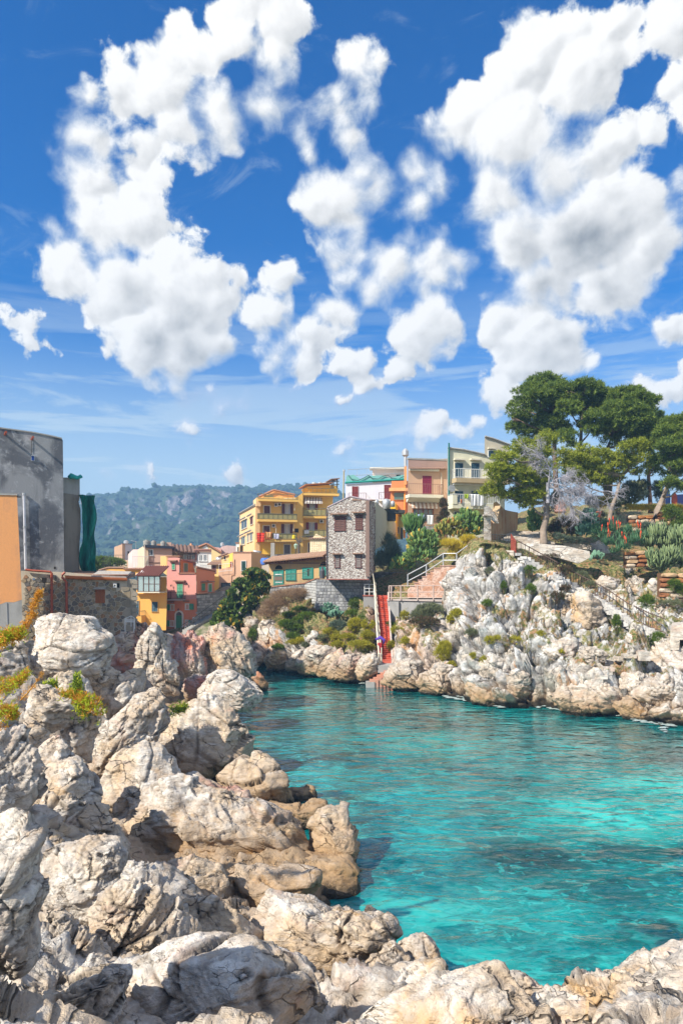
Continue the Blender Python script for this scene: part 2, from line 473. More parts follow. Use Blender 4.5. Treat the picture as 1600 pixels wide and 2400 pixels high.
# ---------------------------------------------------------------- sea
def build_water():
 t = NT('sea_water'); p = t.pos()
 # seabed seen through the water: pale sand, weed beds and rocks
 wv = t.vscale(t.vadd(t.noise(t.mapping(p, (1.0, 1.6, 1)), 1.5, 2, 0.5, out=1), (0.5, 0.5, 0.5), 'SUBTRACT'), 1.3)
 q = t.vadd(p, wv)
 def ell(cx, cy, rx, ry, a, b):
  m = t.mapping(q, (1 / rx, 1 / ry, 0.0), loc=(-cx / rx, -cy / ry, 0))
  nd = t.n('ShaderNodeVectorMath', operation='LENGTH'); t.l(m, nd.inputs[0])
  return t.ramp(nd.outputs['Value'], b, a)
 big = t.noise(q, 0.16, 4, 0.6)
 med = t.noise(t.mapping(q, (1.0, 1.3, 1.0)), 0.55, 5, 0.65, 0.6)
 def at(px, py):
  Y = F_PX * CAM_H / (py - HOR); return ((px - CX) / F_PX * Y, Y)
 deep = t.ramp(t.math('ADD', t.math('MULTIPLY', big, 0.55), t.math('MULTIPLY', med, 0.45)), 0.40, 0.62)
 for (px, py, rx, ry, s_) in ((1240, 2010, 2.3, 1.5, 1.0), (1180, 1890, 1.8, 1.6, 0.75), (1450, 2090, 1.9, 1.1, 0.75), (1130, 2180, 1.6, 0.9, 0.6), (820, 1660, 5, 4, 0.55), (1580, 1730, 5, 2.6, 0.6), (660, 1700, 2.2, 4.5, 0.6), (1000, 1800, 3.4, 2.0, 0.45)):
  x, y = at(px, py)
  deep = t.math('MAXIMUM', deep, t.math('MULTIPLY', ell(x, y, rx, ry, 0.3, 1.5), s_))
 sand = None
 for (px, py, rx, ry, s_) in ((1440, 1910, 3.2, 2.4, 1.0), (1560, 1850, 3.0, 3.2, 0.95), (700, 1640, 2.2, 5, 0.9), (1000, 2130, 2.2, 1.4, 0.6), (1020, 1740, 3.5, 3, 0.5)):
  x, y = at(px, py)
  e = t.math('MULTIPLY', ell(x, y, rx, ry, 0.1, 1.4), s_)
  sand = e if sand is None else t.math('MAXIMUM', sand, e)
 sand = t.math('MULTIPLY', sand, t.ramp(med, 0.35, 0.6))
 col = t.mix(deep, C(0.002, 0.33, 0.33), C(0.0, 0.055, 0.07))
 col = t.mix(sand, col, C(0.05, 0.72, 0.64))
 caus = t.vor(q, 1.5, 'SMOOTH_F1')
 col = t.mix(t.math('MULTIPLY', t.ramp(caus, 0.45, 0.85), 0.35), col, C(0.05, 0.72, 0.64))  # bright caustic light painted into the water colour
 el = t.noise(t.mapping(q, (0.7, 2.4, 1.0), rot=(0, 0, R(-30))), 0.9, 4, 0.6, 1.2)
 col = t.mix(t.math('MULTIPLY', t.ramp(el, 0.53, 0.60), 0.45), col, C(0.0, 0.10, 0.12))  # dark, then light refraction streaks painted into the same colour
 col = t.mix(t.math('MULTIPLY', t.ramp(el, 0.43, 0.36), 0.45), col, C(0.04, 0.60, 0.56))
 # waves
 n1 = t.noise(t.mapping(p, (0.85, 1.75, 1.0), rot=(0, 0, R(-28))), 1.05, 2, 0.5, 0.4)
 n2 = t.noise(t.mapping(p, (1.0, 1.9, 1.0), rot=(0, 0, R(-20))), 3.4, 3, 0.55, 0.3)
 n3 = t.noise(p, 12.0, 2, 0.5)
 h = t.math('ADD', t.math('MULTIPLY', n1, 1.0), t.math('ADD', t.math('MULTIPLY', n2, 0.13), t.math('MULTIPLY', n3, 0.018)))
 bmp = t.bump(h, 0.8, 0.13)
 fr = t.n('ShaderNodeFresnel'); fr.inputs['IOR'].default_value = 1.33; t.l(bmp, fr.inputs['Normal'])
 gl = t.n('ShaderNodeBsdfGlossy'); gl.inputs['Roughness'].default_value = 0.03; t.l(bmp, gl.inputs['Normal'])
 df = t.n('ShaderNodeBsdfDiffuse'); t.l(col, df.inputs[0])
 tr = t.n('ShaderNodeBsdfTransparent'); tr.inputs[0].default_value = C(0.25, 0.85, 0.80)
 m1 = t.n('ShaderNodeMixShader'); m1.inputs[0].default_value = 0.18; t.l(df.outputs[0], m1.inputs[1]); t.l(tr.outputs[0], m1.inputs[2])
 m2 = t.n('ShaderNodeMixShader'); t.l(t.math('MULTIPLY', fr.outputs[0], 1.9, clamp=True), m2.inputs[0]); t.l(m1.outputs[0], m2.inputs[1]); t.l(gl.outputs[0], m2.inputs[2])
 mat = t.done(m2.outputs[0])
 # real swell in the mesh: rows dense near the eye
 ys = np.geomspace(6, 130, 260); xs = np.linspace(-1, 1, 260)
 Yg, Xg = np.meshgrid(ys, xs, indexing='ij')
 X = Xg * (Yg * 0.75 + 6); P = np.stack([X.ravel(), Yg.ravel(), np.zeros(X.size)], 1)
 ca, sa = math.cos(R(28)), math.sin(R(28))
 Q = np.stack([(P[:, 0] * ca + P[:, 1] * sa) * 0.45, (-P[:, 0] * sa + P[:, 1] * ca) * 0.9, np.zeros(len(P))], 1)
 P[:, 2] = 0.05 * fbm(Q, 5, 3)
 idx = np.arange(260 * 260).reshape(260, 260)
 Fq = np.stack([idx[:-1, :-1], idx[:-1, 1:], idx[1:, 1:], idx[1:, :-1]], -1).reshape(-1, 4)
 V2 = np.array([[-9000, -9000, -1.2], [9000, -9000, -1.2], [9000, 9000, -1.2], [-9000, 9000, -1.2]])
 o = np_obj('sea_water', P, Fq, mat)
 tag(o, 'clear turquoise sea water filling the rocky cove', 'sea', kind='structure')
 sb = NT('sea_bed'); pp = sb.pos()
 cc = sb.mix(sb.ramp(sb.noise(pp, 0.5, 5, 0.6), 0.4, 0.6), C(0.30, 0.36, 0.28), C(0.05, 0.09, 0.07))
 sbm = sb.done(sb.bsdf(cc, 0.9))
 o = np_obj('sea_bed', np.array([[-9000, -9000, -3.0], [9000, -9000, -3.0], [9000, 9000, -3.0], [-9000, 9000, -3.0]]), np.array([[0, 1, 2, 3]]), sbm)
 tag(o, 'sand and weed bed under the clear water', 'sea bed', kind='structure')
build_water()
# ---------------------------------------------------------------- rock material
def rock_material(name, red=0.0, beige=0.8, tide=True, scale=1.0, white=1.0, ochre=0.5, strat=(0.25, -0.35, 0.9)):
 t = NT(name); p = t.pos(); z = t.xyz(p)[2]
 a = t.noise(p, 0.55 * scale, 6, 0.62)
 b = t.noise(p, 2.3 * scale, 6, 0.68, 0.5)
 c = t.noise(p, 9.0 * scale, 5, 0.7)
 base = t.mix(t.ramp(b, 0.38, 0.66), C(0.75, 0.70, 0.63), C(0.42, 0.36, 0.30))
 base = t.mix(t.ramp(a, 0.44, 0.60, hi=beige), base, C(0.60, 0.46, 0.31))
 sp = t.mapping(p, (0.9, 0.9, 5.0), rot=(0.42, -0.38, 0.2))
 sn = t.noise(sp, 1.5 * scale, 6, 0.62, 0.5)
 base = t.mix(t.ramp(sn, 0.52, 0.70, hi=0.6), base, C(0.27, 0.225, 0.19))
 base = t.mix(t.ramp(sn, 0.47, 0.32, hi=0.5), base, C(0.76, 0.74, 0.71))
 wq = t.vadd(p, t.vscale(t.vadd(t.noise(p, 1.7 * scale, 3, 0.6, out=1), (0.5, 0.5, 0.5), 'SUBTRACT'), 0.35 / scale))
 blk = t.vor(t.mapping(wq, (1.0, 1.0, 1.9), rot=(0.35, 0.3, 0)), 1.9 * scale, 'F1', 'Color')
 blk2 = t.vor(t.mapping(wq, (1.0, 1.2, 2.4), rot=(0.2, 0.5, 0.3)), 5.5 * scale, 'F1', 'Color')
 bv = t.math('ADD', t.math('MULTIPLY', t.xyz(blk)[0], 0.5), t.math('MULTIPLY', t.xyz(blk2)[1], 0.5))
 base = t.mix(t.ramp(bv, 0.25, 0.85, 'LINEAR', 0.0, 0.55), base, t.mix(t.xyz(blk2)[0], C(0.34, 0.30, 0.27), C(0.50, 0.36, 0.24)))
 # grey lichen and black specks
 base = t.mix(t.ramp(c, 0.55, 0.74, hi=0.72), base, C(0.13, 0.125, 0.13))
 # iron stains
 o = t.math('MULTIPLY', t.ramp(t.noise(t.mapping(p, (1, 1, 0.7)), 0.75 * scale, 5, 0.7, 0.8), 0.60 - 0.10 * ochre, 0.74), 0.25 + ochre * 0.7)
 base = t.mix(o, base, t.mix(b, C(0.50, 0.24, 0.07), C(0.60, 0.42, 0.20)))
 pk = t.math('MULTIPLY', t.ramp(t.noise(p, 0.9 * scale, 5, 0.65, 1.0), 0.56, 0.72), 0.35)
 base = t.mix(pk, base, C(0.55, 0.30, 0.22))
 if red > 0:
  r = t.ramp(t.noise(p, 0.5 * scale, 5, 0.62, 0.6), 0.62 - 0.25 * red, 0.72 - 0.12 * red)
  base = t.mix(t.math('MULTIPLY', r, min(1.0, 0.5 + 0.4 * red)), base, t.mix(t.ramp(b, .35, .65), C(0.62, 0.15, 0.07), C(0.52, 0.36, 0.34)))
 if white < 1: base = t.mix(1 - white, base, C(0.2, 0.19, 0.19))
 # fractures are coloured darker
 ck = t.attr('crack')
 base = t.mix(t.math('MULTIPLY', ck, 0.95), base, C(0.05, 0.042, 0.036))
 wv = t.vadd(p, t.vscale(t.vadd(t.noise(p, 1.7 * scale, 4, 0.6, out=1), (0.5, 0.5, 0.5), 'SUBTRACT'), 0.42 / scale))
 e1 = t.vor(t.mapping(wv, (1.0, 1.0, 1.7), rot=(0.35, 0.3, 0)), 1.5 * scale, 'DISTANCE_TO_EDGE')
 e2 = t.vor(t.mapping(wv, (1.0, 1.2, 2.1), rot=(0.2, 0.5, 0.3)), 4.6 * scale, 'DISTANCE_TO_EDGE')
 gate = t.ramp(t.noise(p, 1.1 * scale, 3, 0.5), 0.50, 0.64)
 l1 = t.math('MULTIPLY', t.ramp(e1, 0.030, 0.004), gate)
 l2 = t.math('MULTIPLY', t.ramp(e2, 0.03, 0.006), t.ramp(t.noise(p, 1.9 * scale, 3, 0.5), 0.54, 0.66))
 lines = t.math('MAXIMUM', l1, t.math('MULTIPLY', l2, 0.7))
 base = t.mix(t.math('MULTIPLY', lines, 0.85), base, C(0.06, 0.05, 0.042))
 if tide:
  nz = t.math('ADD', z, t.math('MULTIPLY', t.math('SUBTRACT', a, 0.5), 1.6))
  base = t.mix(t.ramp(nz, 2.1, 0.3, hi=0.85), base, t.mix(b, C(0.30, 0.15, 0.04), C(0.33, 0.23, 0.13)))
  base = t.mix(t.ramp(t.math('ADD', z, t.math('MULTIPLY', t.math('SUBTRACT', b, 0.5), 0.7)), 0.42, 0.12, hi=0.93), base, C(0.022, 0.018, 0.012))
 h = t.math('ADD', t.math('MULTIPLY', b, 0.6), t.math('MULTIPLY', c, 0.45))
 h = t.math('ADD', h, t.math('MULTIPLY', sn, 0.9))
 h = t.math('ADD', h, t.math('MULTIPLY', t.noise(p, 34 * scale, 4, 0.7), 0.14))
 h = t.math('SUBTRACT', h, t.math('MULTIPLY', lines, 0.7))
 bp = t.bump(h, 0.9, 0.085 / scale)
 rg = t.ramp(z, 0.5, 0.15, lo=0.88, hi=0.35) if tide else 0.9
 return t.done(t.bsdf(base, rg, bp, 0.25))

M_ROCK = rock_material('white_limestone', ochre=0.35)
M_OCHRE = rock_material('stained_limestone', ochre=1.15)
M_WHITE = rock_material('bleached_limestone', ochre=0.1, beige=0.3)
M_RED = rock_material('red_limestone', red=1.0, ochre=0.5, scale=0.8)
M_PINK = rock_material('pink_limestone', red=0.45, ochre=0.9, scale=0.7)
M_CLIFF = rock_material('cliff_limestone', ochre=0.3, beige=0.3, scale=0.62)
M_CLIFFO = rock_material('stained_cliff_limestone', ochre=1.0, scale=0.6)
M_DARK = rock_material('shore_limestone', ochre=0.7, white=0.92)
M_TAN = rock_material('warm_tan_limestone', ochre=1.0, beige=1.0)

# ---------------------------------------------------------------- rock geometry
_ico = {}
def ico(level):
 if level not in _ico:
  bm = bmesh.new(); bmesh.ops.create_icosphere(bm, subdivisions=level, radius=1.0)
  V = np.array([v.co[:] for v in bm.verts]); Fc = np.array([[v.index for v in f.verts] for f in bm.faces])
  bm.free(); _ico[level] = (V, Fc)
 return _ico[level]

def vnormals(V, Fc):
 t = Fc if Fc.shape[1] == 3 else np.concatenate([Fc[:, [0, 1, 2]], Fc[:, [0, 2, 3]]])
 n = np.cross(V[t[:, 1]] - V[t[:, 0]], V[t[:, 2]] - V[t[:, 0]])
 out = np.zeros_like(V)
 for k in range(3):
  for d in range(3): out[:, d] += np.bincount(t[:, k], n[:, d], len(V))
 l = np.linalg.norm(out, axis=1); l[l == 0] = 1
 return out / l[:, None]

def rot_to(axis):
 a = Vector(axis).normalized()
 q = a.rotation_difference(Vector((0, 0, 1)))
 return np.array(q.to_matrix())

def fracture(P, size, seed, strat=(0.3, -0.4, 0.85), amt=0.34, flat=2.2, crackw=0.07):
 """broken planar facets: every cell of a stretched cell pattern is a tilted plane; returns displacement and crack mask"""
 M = rot_to(strat)
 warp = np.stack([fbm(P / size * 0.9 + 5, seed + 1, 3), fbm(P / size * 0.9 + 50, seed + 2, 3), fbm(P / size * 0.9 + 90, seed + 3, 3)], 1) * 0.12
 Q = (P / size) @ M.T * np.array([1.0, 1.0, flat]) + warp
 f1, f2, h, vec = worley(Q, seed)
 nx = ((h & 255) / 127.5 - 1); ny = (((h >> 8) & 255) / 127.5 - 1); nz = (((h >> 16) & 255) / 127.5 - 1)
 lift = ((h >> 5) & 255) / 127.5 - 1
 d = (vec[:, 0] * nx + vec[:, 1] * ny + vec[:, 2] * nz) * 0.55 + lift * 0.32
 edge = f2 - f1
 gate = smooth01(fbm(P / size * 0.6 + 7, seed + 9, 2), -0.35, 0.25)
 cr = (1 - smooth01(edge, 0.0, crackw)) * gate
 return d * amt * size, cr

def strata(P, size, seed, strat, freq=4.0):
 """tilted layers: each bed juts out a different amount with a sharp undercut"""
 a = np.array(Vector(strat).normalized())
 t = (P @ a) / size * freq + 0.55 * fbm(P / size * 0.9, seed + 3, 3)
 i = np.floor(t); f = t - i
 r0 = _hf(i.astype(np.int64), np.zeros(len(P), np.int64), np.zeros(len(P), np.int64), seed)
 prof = smooth01(f, 0.0, 0.16) * (1 - 0.45 * f)
 return (r0 * 0.9 + 0.3) * prof, 1 - smooth01(f, 0.0, 0.10)

def rough_up(P, N, size, seed, strat, amt=1.0, k=(1.0, 0.42, 0.17)):
 d1, c1_ = fracture(P, size * k[0], seed, strat, 0.27, 2.4, 0.05)
 d2, c2_ = fracture(P, size * k[1], seed + 31, strat, 0.44, 2.8, 0.07)
 d3, c3_ = fracture(P, size * k[2], seed + 57, strat, 0.58, 3.0, 0.09)
 n = fbm(P / size * 1.1, seed + 77, 5, 0.55)
 rg = 1 - np.abs(fbm(P / size * 3.0 + 3, seed + 87, 4, 0.6)) * 2
 rug = smooth01(fbm(P / size * 0.8 + 33, seed + 5, 2), -0.35, 0.35)
 s1, e1 = strata(P, size, seed + 4, strat, 3.2)
 s2, e2 = strata(P, size, seed + 14, strat, 9.0)
 rs = smooth01(fbm(P / size * 0.7 + 63, seed + 15, 2), -0.3, 0.3)
 d = d1 + d2 * (0.5 + 0.5 * rug) + d3 * (0.35 + 0.65 * rug) + n * 0.07 * size + rg * 0.03 * size * rug
 d += (s1 * 0.13 + s2 * 0.05) * size * rs
 d4, c4_ = fracture(P, size * k[2] * 0.42, seed + 91, strat, 0.65, 2.6, 0.10)
 s3, e3 = strata(P, size, seed + 24, strat, 24.0)
 d += d4 * (0.3 + 0.7 * rug) + s3 * 0.022 * size * rs
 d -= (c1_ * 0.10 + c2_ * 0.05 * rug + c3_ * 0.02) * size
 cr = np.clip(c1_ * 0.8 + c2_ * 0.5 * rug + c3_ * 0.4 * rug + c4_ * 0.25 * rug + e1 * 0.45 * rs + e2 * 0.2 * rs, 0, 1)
 return P + N * (d * amt)[:, None], cr

def chisel(P, c, seed, n=13, lo=0.60, hi=0.86):
 """cut the solid with flat planes, mostly on its broad faces"""
 rr = random.Random(seed * 7 + 1)
 Q = P - np.array(c)
 for i in range(n):
  front = i < n * 0.7
  v = np.array([rr.gauss(0, 0.75), -1.0 if front else 0.8, rr.gauss(0.15, 0.7)])
  v /= np.linalg.norm(v)
  dd = Q @ v
  cut = dd.max() * rr.uniform(lo, hi)
  ex = np.clip(dd - cut, 0, None)
  Q = Q - v[None, :] * (ex * 0.93)[:, None]
 return Q + np.array(c)

def boulder(name, outline, Y, label, mat, thick=0.75, level=5, seed=0, strat=(0.3, -0.45, 0.8), amt=1.0, lean=0.0, lean_z=0.0,
   size=None, sharp=2.4, cat='rock', group=None, grow=1.0, parent=None, smooth=True, k=(1.0, 0.42, 0.17)):
 """outline: pixels traced round the stone; Y: its distance.  The solid has its own depth (thick x width) and broken faces."""
 pts = np.array(outline, float)
 s = Y / F_PX
 x2 = (pts[:, 0] - CX) * s; z2 = CAM_H + (HOR - pts[:, 1]) * s
 # polygon centroid
 xn, zn = np.roll(x2, -1), np.roll(z2, -1)
 cr = x2 * zn - xn * z2; A = cr.sum() / 2
 cx = ((x2 + xn) * cr).sum() / (6 * A); cz = ((z2 + zn) * cr).sum() / (6 * A)
 th = np.linspace(-math.pi, math.pi, 361)
 rad = np.zeros(361)
 for i, a in enumerate(th):
  dx, dz = math.cos(a), math.sin(a); best = 0.0
  for j in range(len(x2)):
   ax, az = x2[j] - cx, z2[j] - cz; bx, bz = xn[j] - cx, zn[j] - cz
   ex, ez = bx - ax, bz - az
   den = dx * ez - dz * ex
   if abs(den) < 1e-9: continue
   tt = (ax * ez - az * ex) / den; uu = (ax * dz - az * dx) / den
   if tt > 0 and -1e-6 <= uu <= 1 + 1e-6: best = max(best, tt)
  rad[i] = best
 ker = np.array([1, 2, 3, 2, 1.0]); ker /= ker.sum()
 rad = np.convolve(np.concatenate([rad[-4:-1], rad, rad[1:4]]), ker, 'same')[3:-3]
 w = math.sqrt(abs(A))
 V, Fc = ico(level)
 dx, dy, dz = V[:, 0], V[:, 1], V[:, 2]
 ang = np.arctan2(dz, dx)
 rr = np.interp(ang, th, rad) * grow * 1.04
 rho = np.hypot(dx, dz)
 pr = np.clip(rho, 0, 1)
 e = sharp
 nrm = (pr ** e + np.abs(dy) ** e) ** (1 / e)
 pr2 = pr / nrm; dy2 = dy / nrm
 D = w * thick * 0.62
 yy = dy2 * D
 P = np.stack([cx + np.cos(ang) * rr * pr2, Y + yy, cz + np.sin(ang) * rr * pr2], 1)
 P[:, 1] += lean * (P[:, 2] - cz) + 0.25 * D
 P = chisel(P, (cx, Y, cz), seed + 3)
 N = vnormals(P, Fc)
 sz = size or w * 0.8
 # keep the sheet in front of the outline plane in perspective
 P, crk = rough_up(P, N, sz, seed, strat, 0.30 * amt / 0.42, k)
 org = (cx, Y, float(P[:, 2].min()))
 if parent is not None:
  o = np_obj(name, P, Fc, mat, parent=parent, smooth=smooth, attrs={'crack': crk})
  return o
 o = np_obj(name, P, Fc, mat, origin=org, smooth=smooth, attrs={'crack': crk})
 return tag(o, label, cat, group)

def catmull(Pc, t):
 """Pc (n, ...) control points, t in 0..n-1"""
 n = len(Pc); i = np.clip(np.floor(t).astype(int), 0, n - 2); f = (t - i)
 f = f.reshape(f.shape + (1,) * (Pc.ndim - 1))
 p0 = Pc[np.clip(i - 1, 0, n - 1)]; p1 = Pc[i]; p2 = Pc[i + 1]; p3 = Pc[np.clip(i + 2, 0, n - 1)]
 return 0.5 * ((2 * p1) + (-p0 + p2) * f + (2 * p0 - 5 * p1 + 4 * p2 - p3) * f ** 2 + (-p0 + 3 * p1 - 3 * p2 + p3) * f ** 3)

def net(ctrl, nu, nv):
 """ctrl[row][col] = world points -> smooth sheet"""
 Pc = np.array(ctrl, float)
 a = catmull(Pc, np.linspace(0, Pc.shape[0] - 1, nv))
 b = catmull(a.transpose(1, 0, 2), np.linspace(0, Pc.shape[1] - 1, nu)).transpose(1, 0, 2)
 V = b.reshape(-1, 3)
 idx = np.arange(nv * nu).reshape(nv, nu)
 Fq = np.stack([idx[:-1, :-1], idx[:-1, 1:], idx[1:, 1:], idx[1:, :-1]], -1).reshape(-1, 4)
 return V, Fq

def pillow(P, size, seed, squash=(1, 1, 0.75), warp=0.35):
 """weathered karst lumps with dark joints"""
 w = np.stack([fbm(P / size * 0.8 + 5, seed + 1, 3), fbm(P / size * 0.8 + 50, seed + 2, 3), fbm(P / size * 0.8 + 90, seed + 3, 3)], 1) * warp
 f1, f2, h, vec = worley(P / size * np.array(squash) + w, seed)
 e = f2 - f1
 lift = (h & 255) / 255.0
 return (smooth01(e, 0, 0.38) * 0.30 + (0.55 - f1) * 0.30 + lift * 0.22) * size, 1 - smooth01(e, 0.0, 0.075), h

# ---------------------------------------------------------------- left shore: ground under the foreground stones
def left_ground():
 pts = []   # px, py, Y
 def row(Y, lst): pts.extend([(x, y, Y) for x, y in lst])
 row(5.0, [(-400, 2330), (0, 2480), (400, 2520), (800, 2540), (1200, 2520), (1600, 2390), (2000, 2300)])
 row(8.0, [(-400, 2100), (0, 2230), (250, 2300), (600, 2400), (900, 2400), (1100, 2390), (1300, 2340), (1500, 2285), (1800, 2200), (2200, 2120)])
 row(10.5, [(-400, 1900), (0, 2080), (300, 2180), (600, 2260), (850, 2290), (1020, 2330)])
 row(13.0, [(-400, 1800), (0, 1900), (300, 2080), (600, 2150), (800, 2240)])
 row(17.0, [(-400, 1720), (0, 1800), (250, 1960), (450, 2000), (650, 2000), (780, 2040)])
 row(22.0, [(-400, 1620), (0, 1720), (250, 1850), (400, 1880), (560, 1880), (650, 1860)])
 row(28.0, [(-400, 1500), (0, 1600), (200, 1680), (400, 1760), (520, 1770), (570, 1790)])
 row(36.0, [(-400, 1450), (0, 1500), (200, 1540), (300, 1600), (400, 1640), (480, 1660), (540, 1680)])
 row(44.0, [(-400, 1440), (0, 1455), (200, 1475), (400, 1540), (500, 1560), (560, 1590)])
 row(55.0, [(-400, 1435), (0, 1440), (200, 1450), (400, 1480), (480, 1500), (560, 1530)])
 row(70.0, [(-400, 1425), (0, 1430), (200, 1440), (400, 1475), (450, 1480), (520, 1500)])
 K = np.array([[(x - CX) / F_PX * Y, Y, CAM_H + (HOR - y) / F_PX * Y] for x, y, Y in pts])
 sea = []
 for Y, xs in ((9.5, (1150, 1250)), (13, (1000, 1100, 1250, 1400, 1700, 2000)), (17, (860, 950, 1200, 1600, 2000)), (22, (760, 900, 1300)), (28, (640, 750, 1000)), (36, (600, 700, 900)), (44, (620, 700)), (55, (600, 650))):
  for x in xs: sea.append([(x - CX) / F_PX * Y, Y, -1.6])
 K = np.concatenate([K, np.array(sea)])
 ys = np.geomspace(4.2, 75, 330); us = np.linspace(-600, 2150, 380)
 Yg, Ug = np.meshgrid(ys, us, indexing='ij')
 X = (Ug - CX) / F_PX * Yg
 P = np.stack([X.ravel(), Yg.ravel()], 1)
 num = np.zeros(len(P)); den = np.zeros(len(P))
 for kx, ky, kz in K:
  sc = 0.07 * ky + 0.25
  d2 = (((P[:, 0] - kx) / sc) ** 2 + ((P[:, 1] - ky) / (sc * 1.3)) ** 2)
  w = 1.0 / (d2 + 0.25) ** 2.2
  num += w * kz; den += w
 z = num / den
 z = z - 0.12 - 0.006 * P[:, 1]
 V = np.stack([P[:, 0], P[:, 1], z], 1)
 idx = np.arange(V.shape[0]).reshape(330, 380)
 Fq = np.stack([idx[:-1, :-1], idx[:-1, 1:], idx[1:, 1:], idx[1:, :-1]], -1).reshape(-1, 4)
 N = vnormals(V, Fq)
 near = smooth01(V[:, 1], 10, 30)
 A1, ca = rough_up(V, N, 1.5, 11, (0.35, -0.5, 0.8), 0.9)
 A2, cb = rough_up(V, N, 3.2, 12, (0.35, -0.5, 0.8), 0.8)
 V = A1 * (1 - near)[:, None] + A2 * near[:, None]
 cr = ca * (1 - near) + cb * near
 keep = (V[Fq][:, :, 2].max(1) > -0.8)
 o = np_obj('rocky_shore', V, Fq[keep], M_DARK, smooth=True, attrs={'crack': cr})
 tag(o, 'fractured limestone shore under the foreground boulders', 'shore', kind='structure')
left_ground()

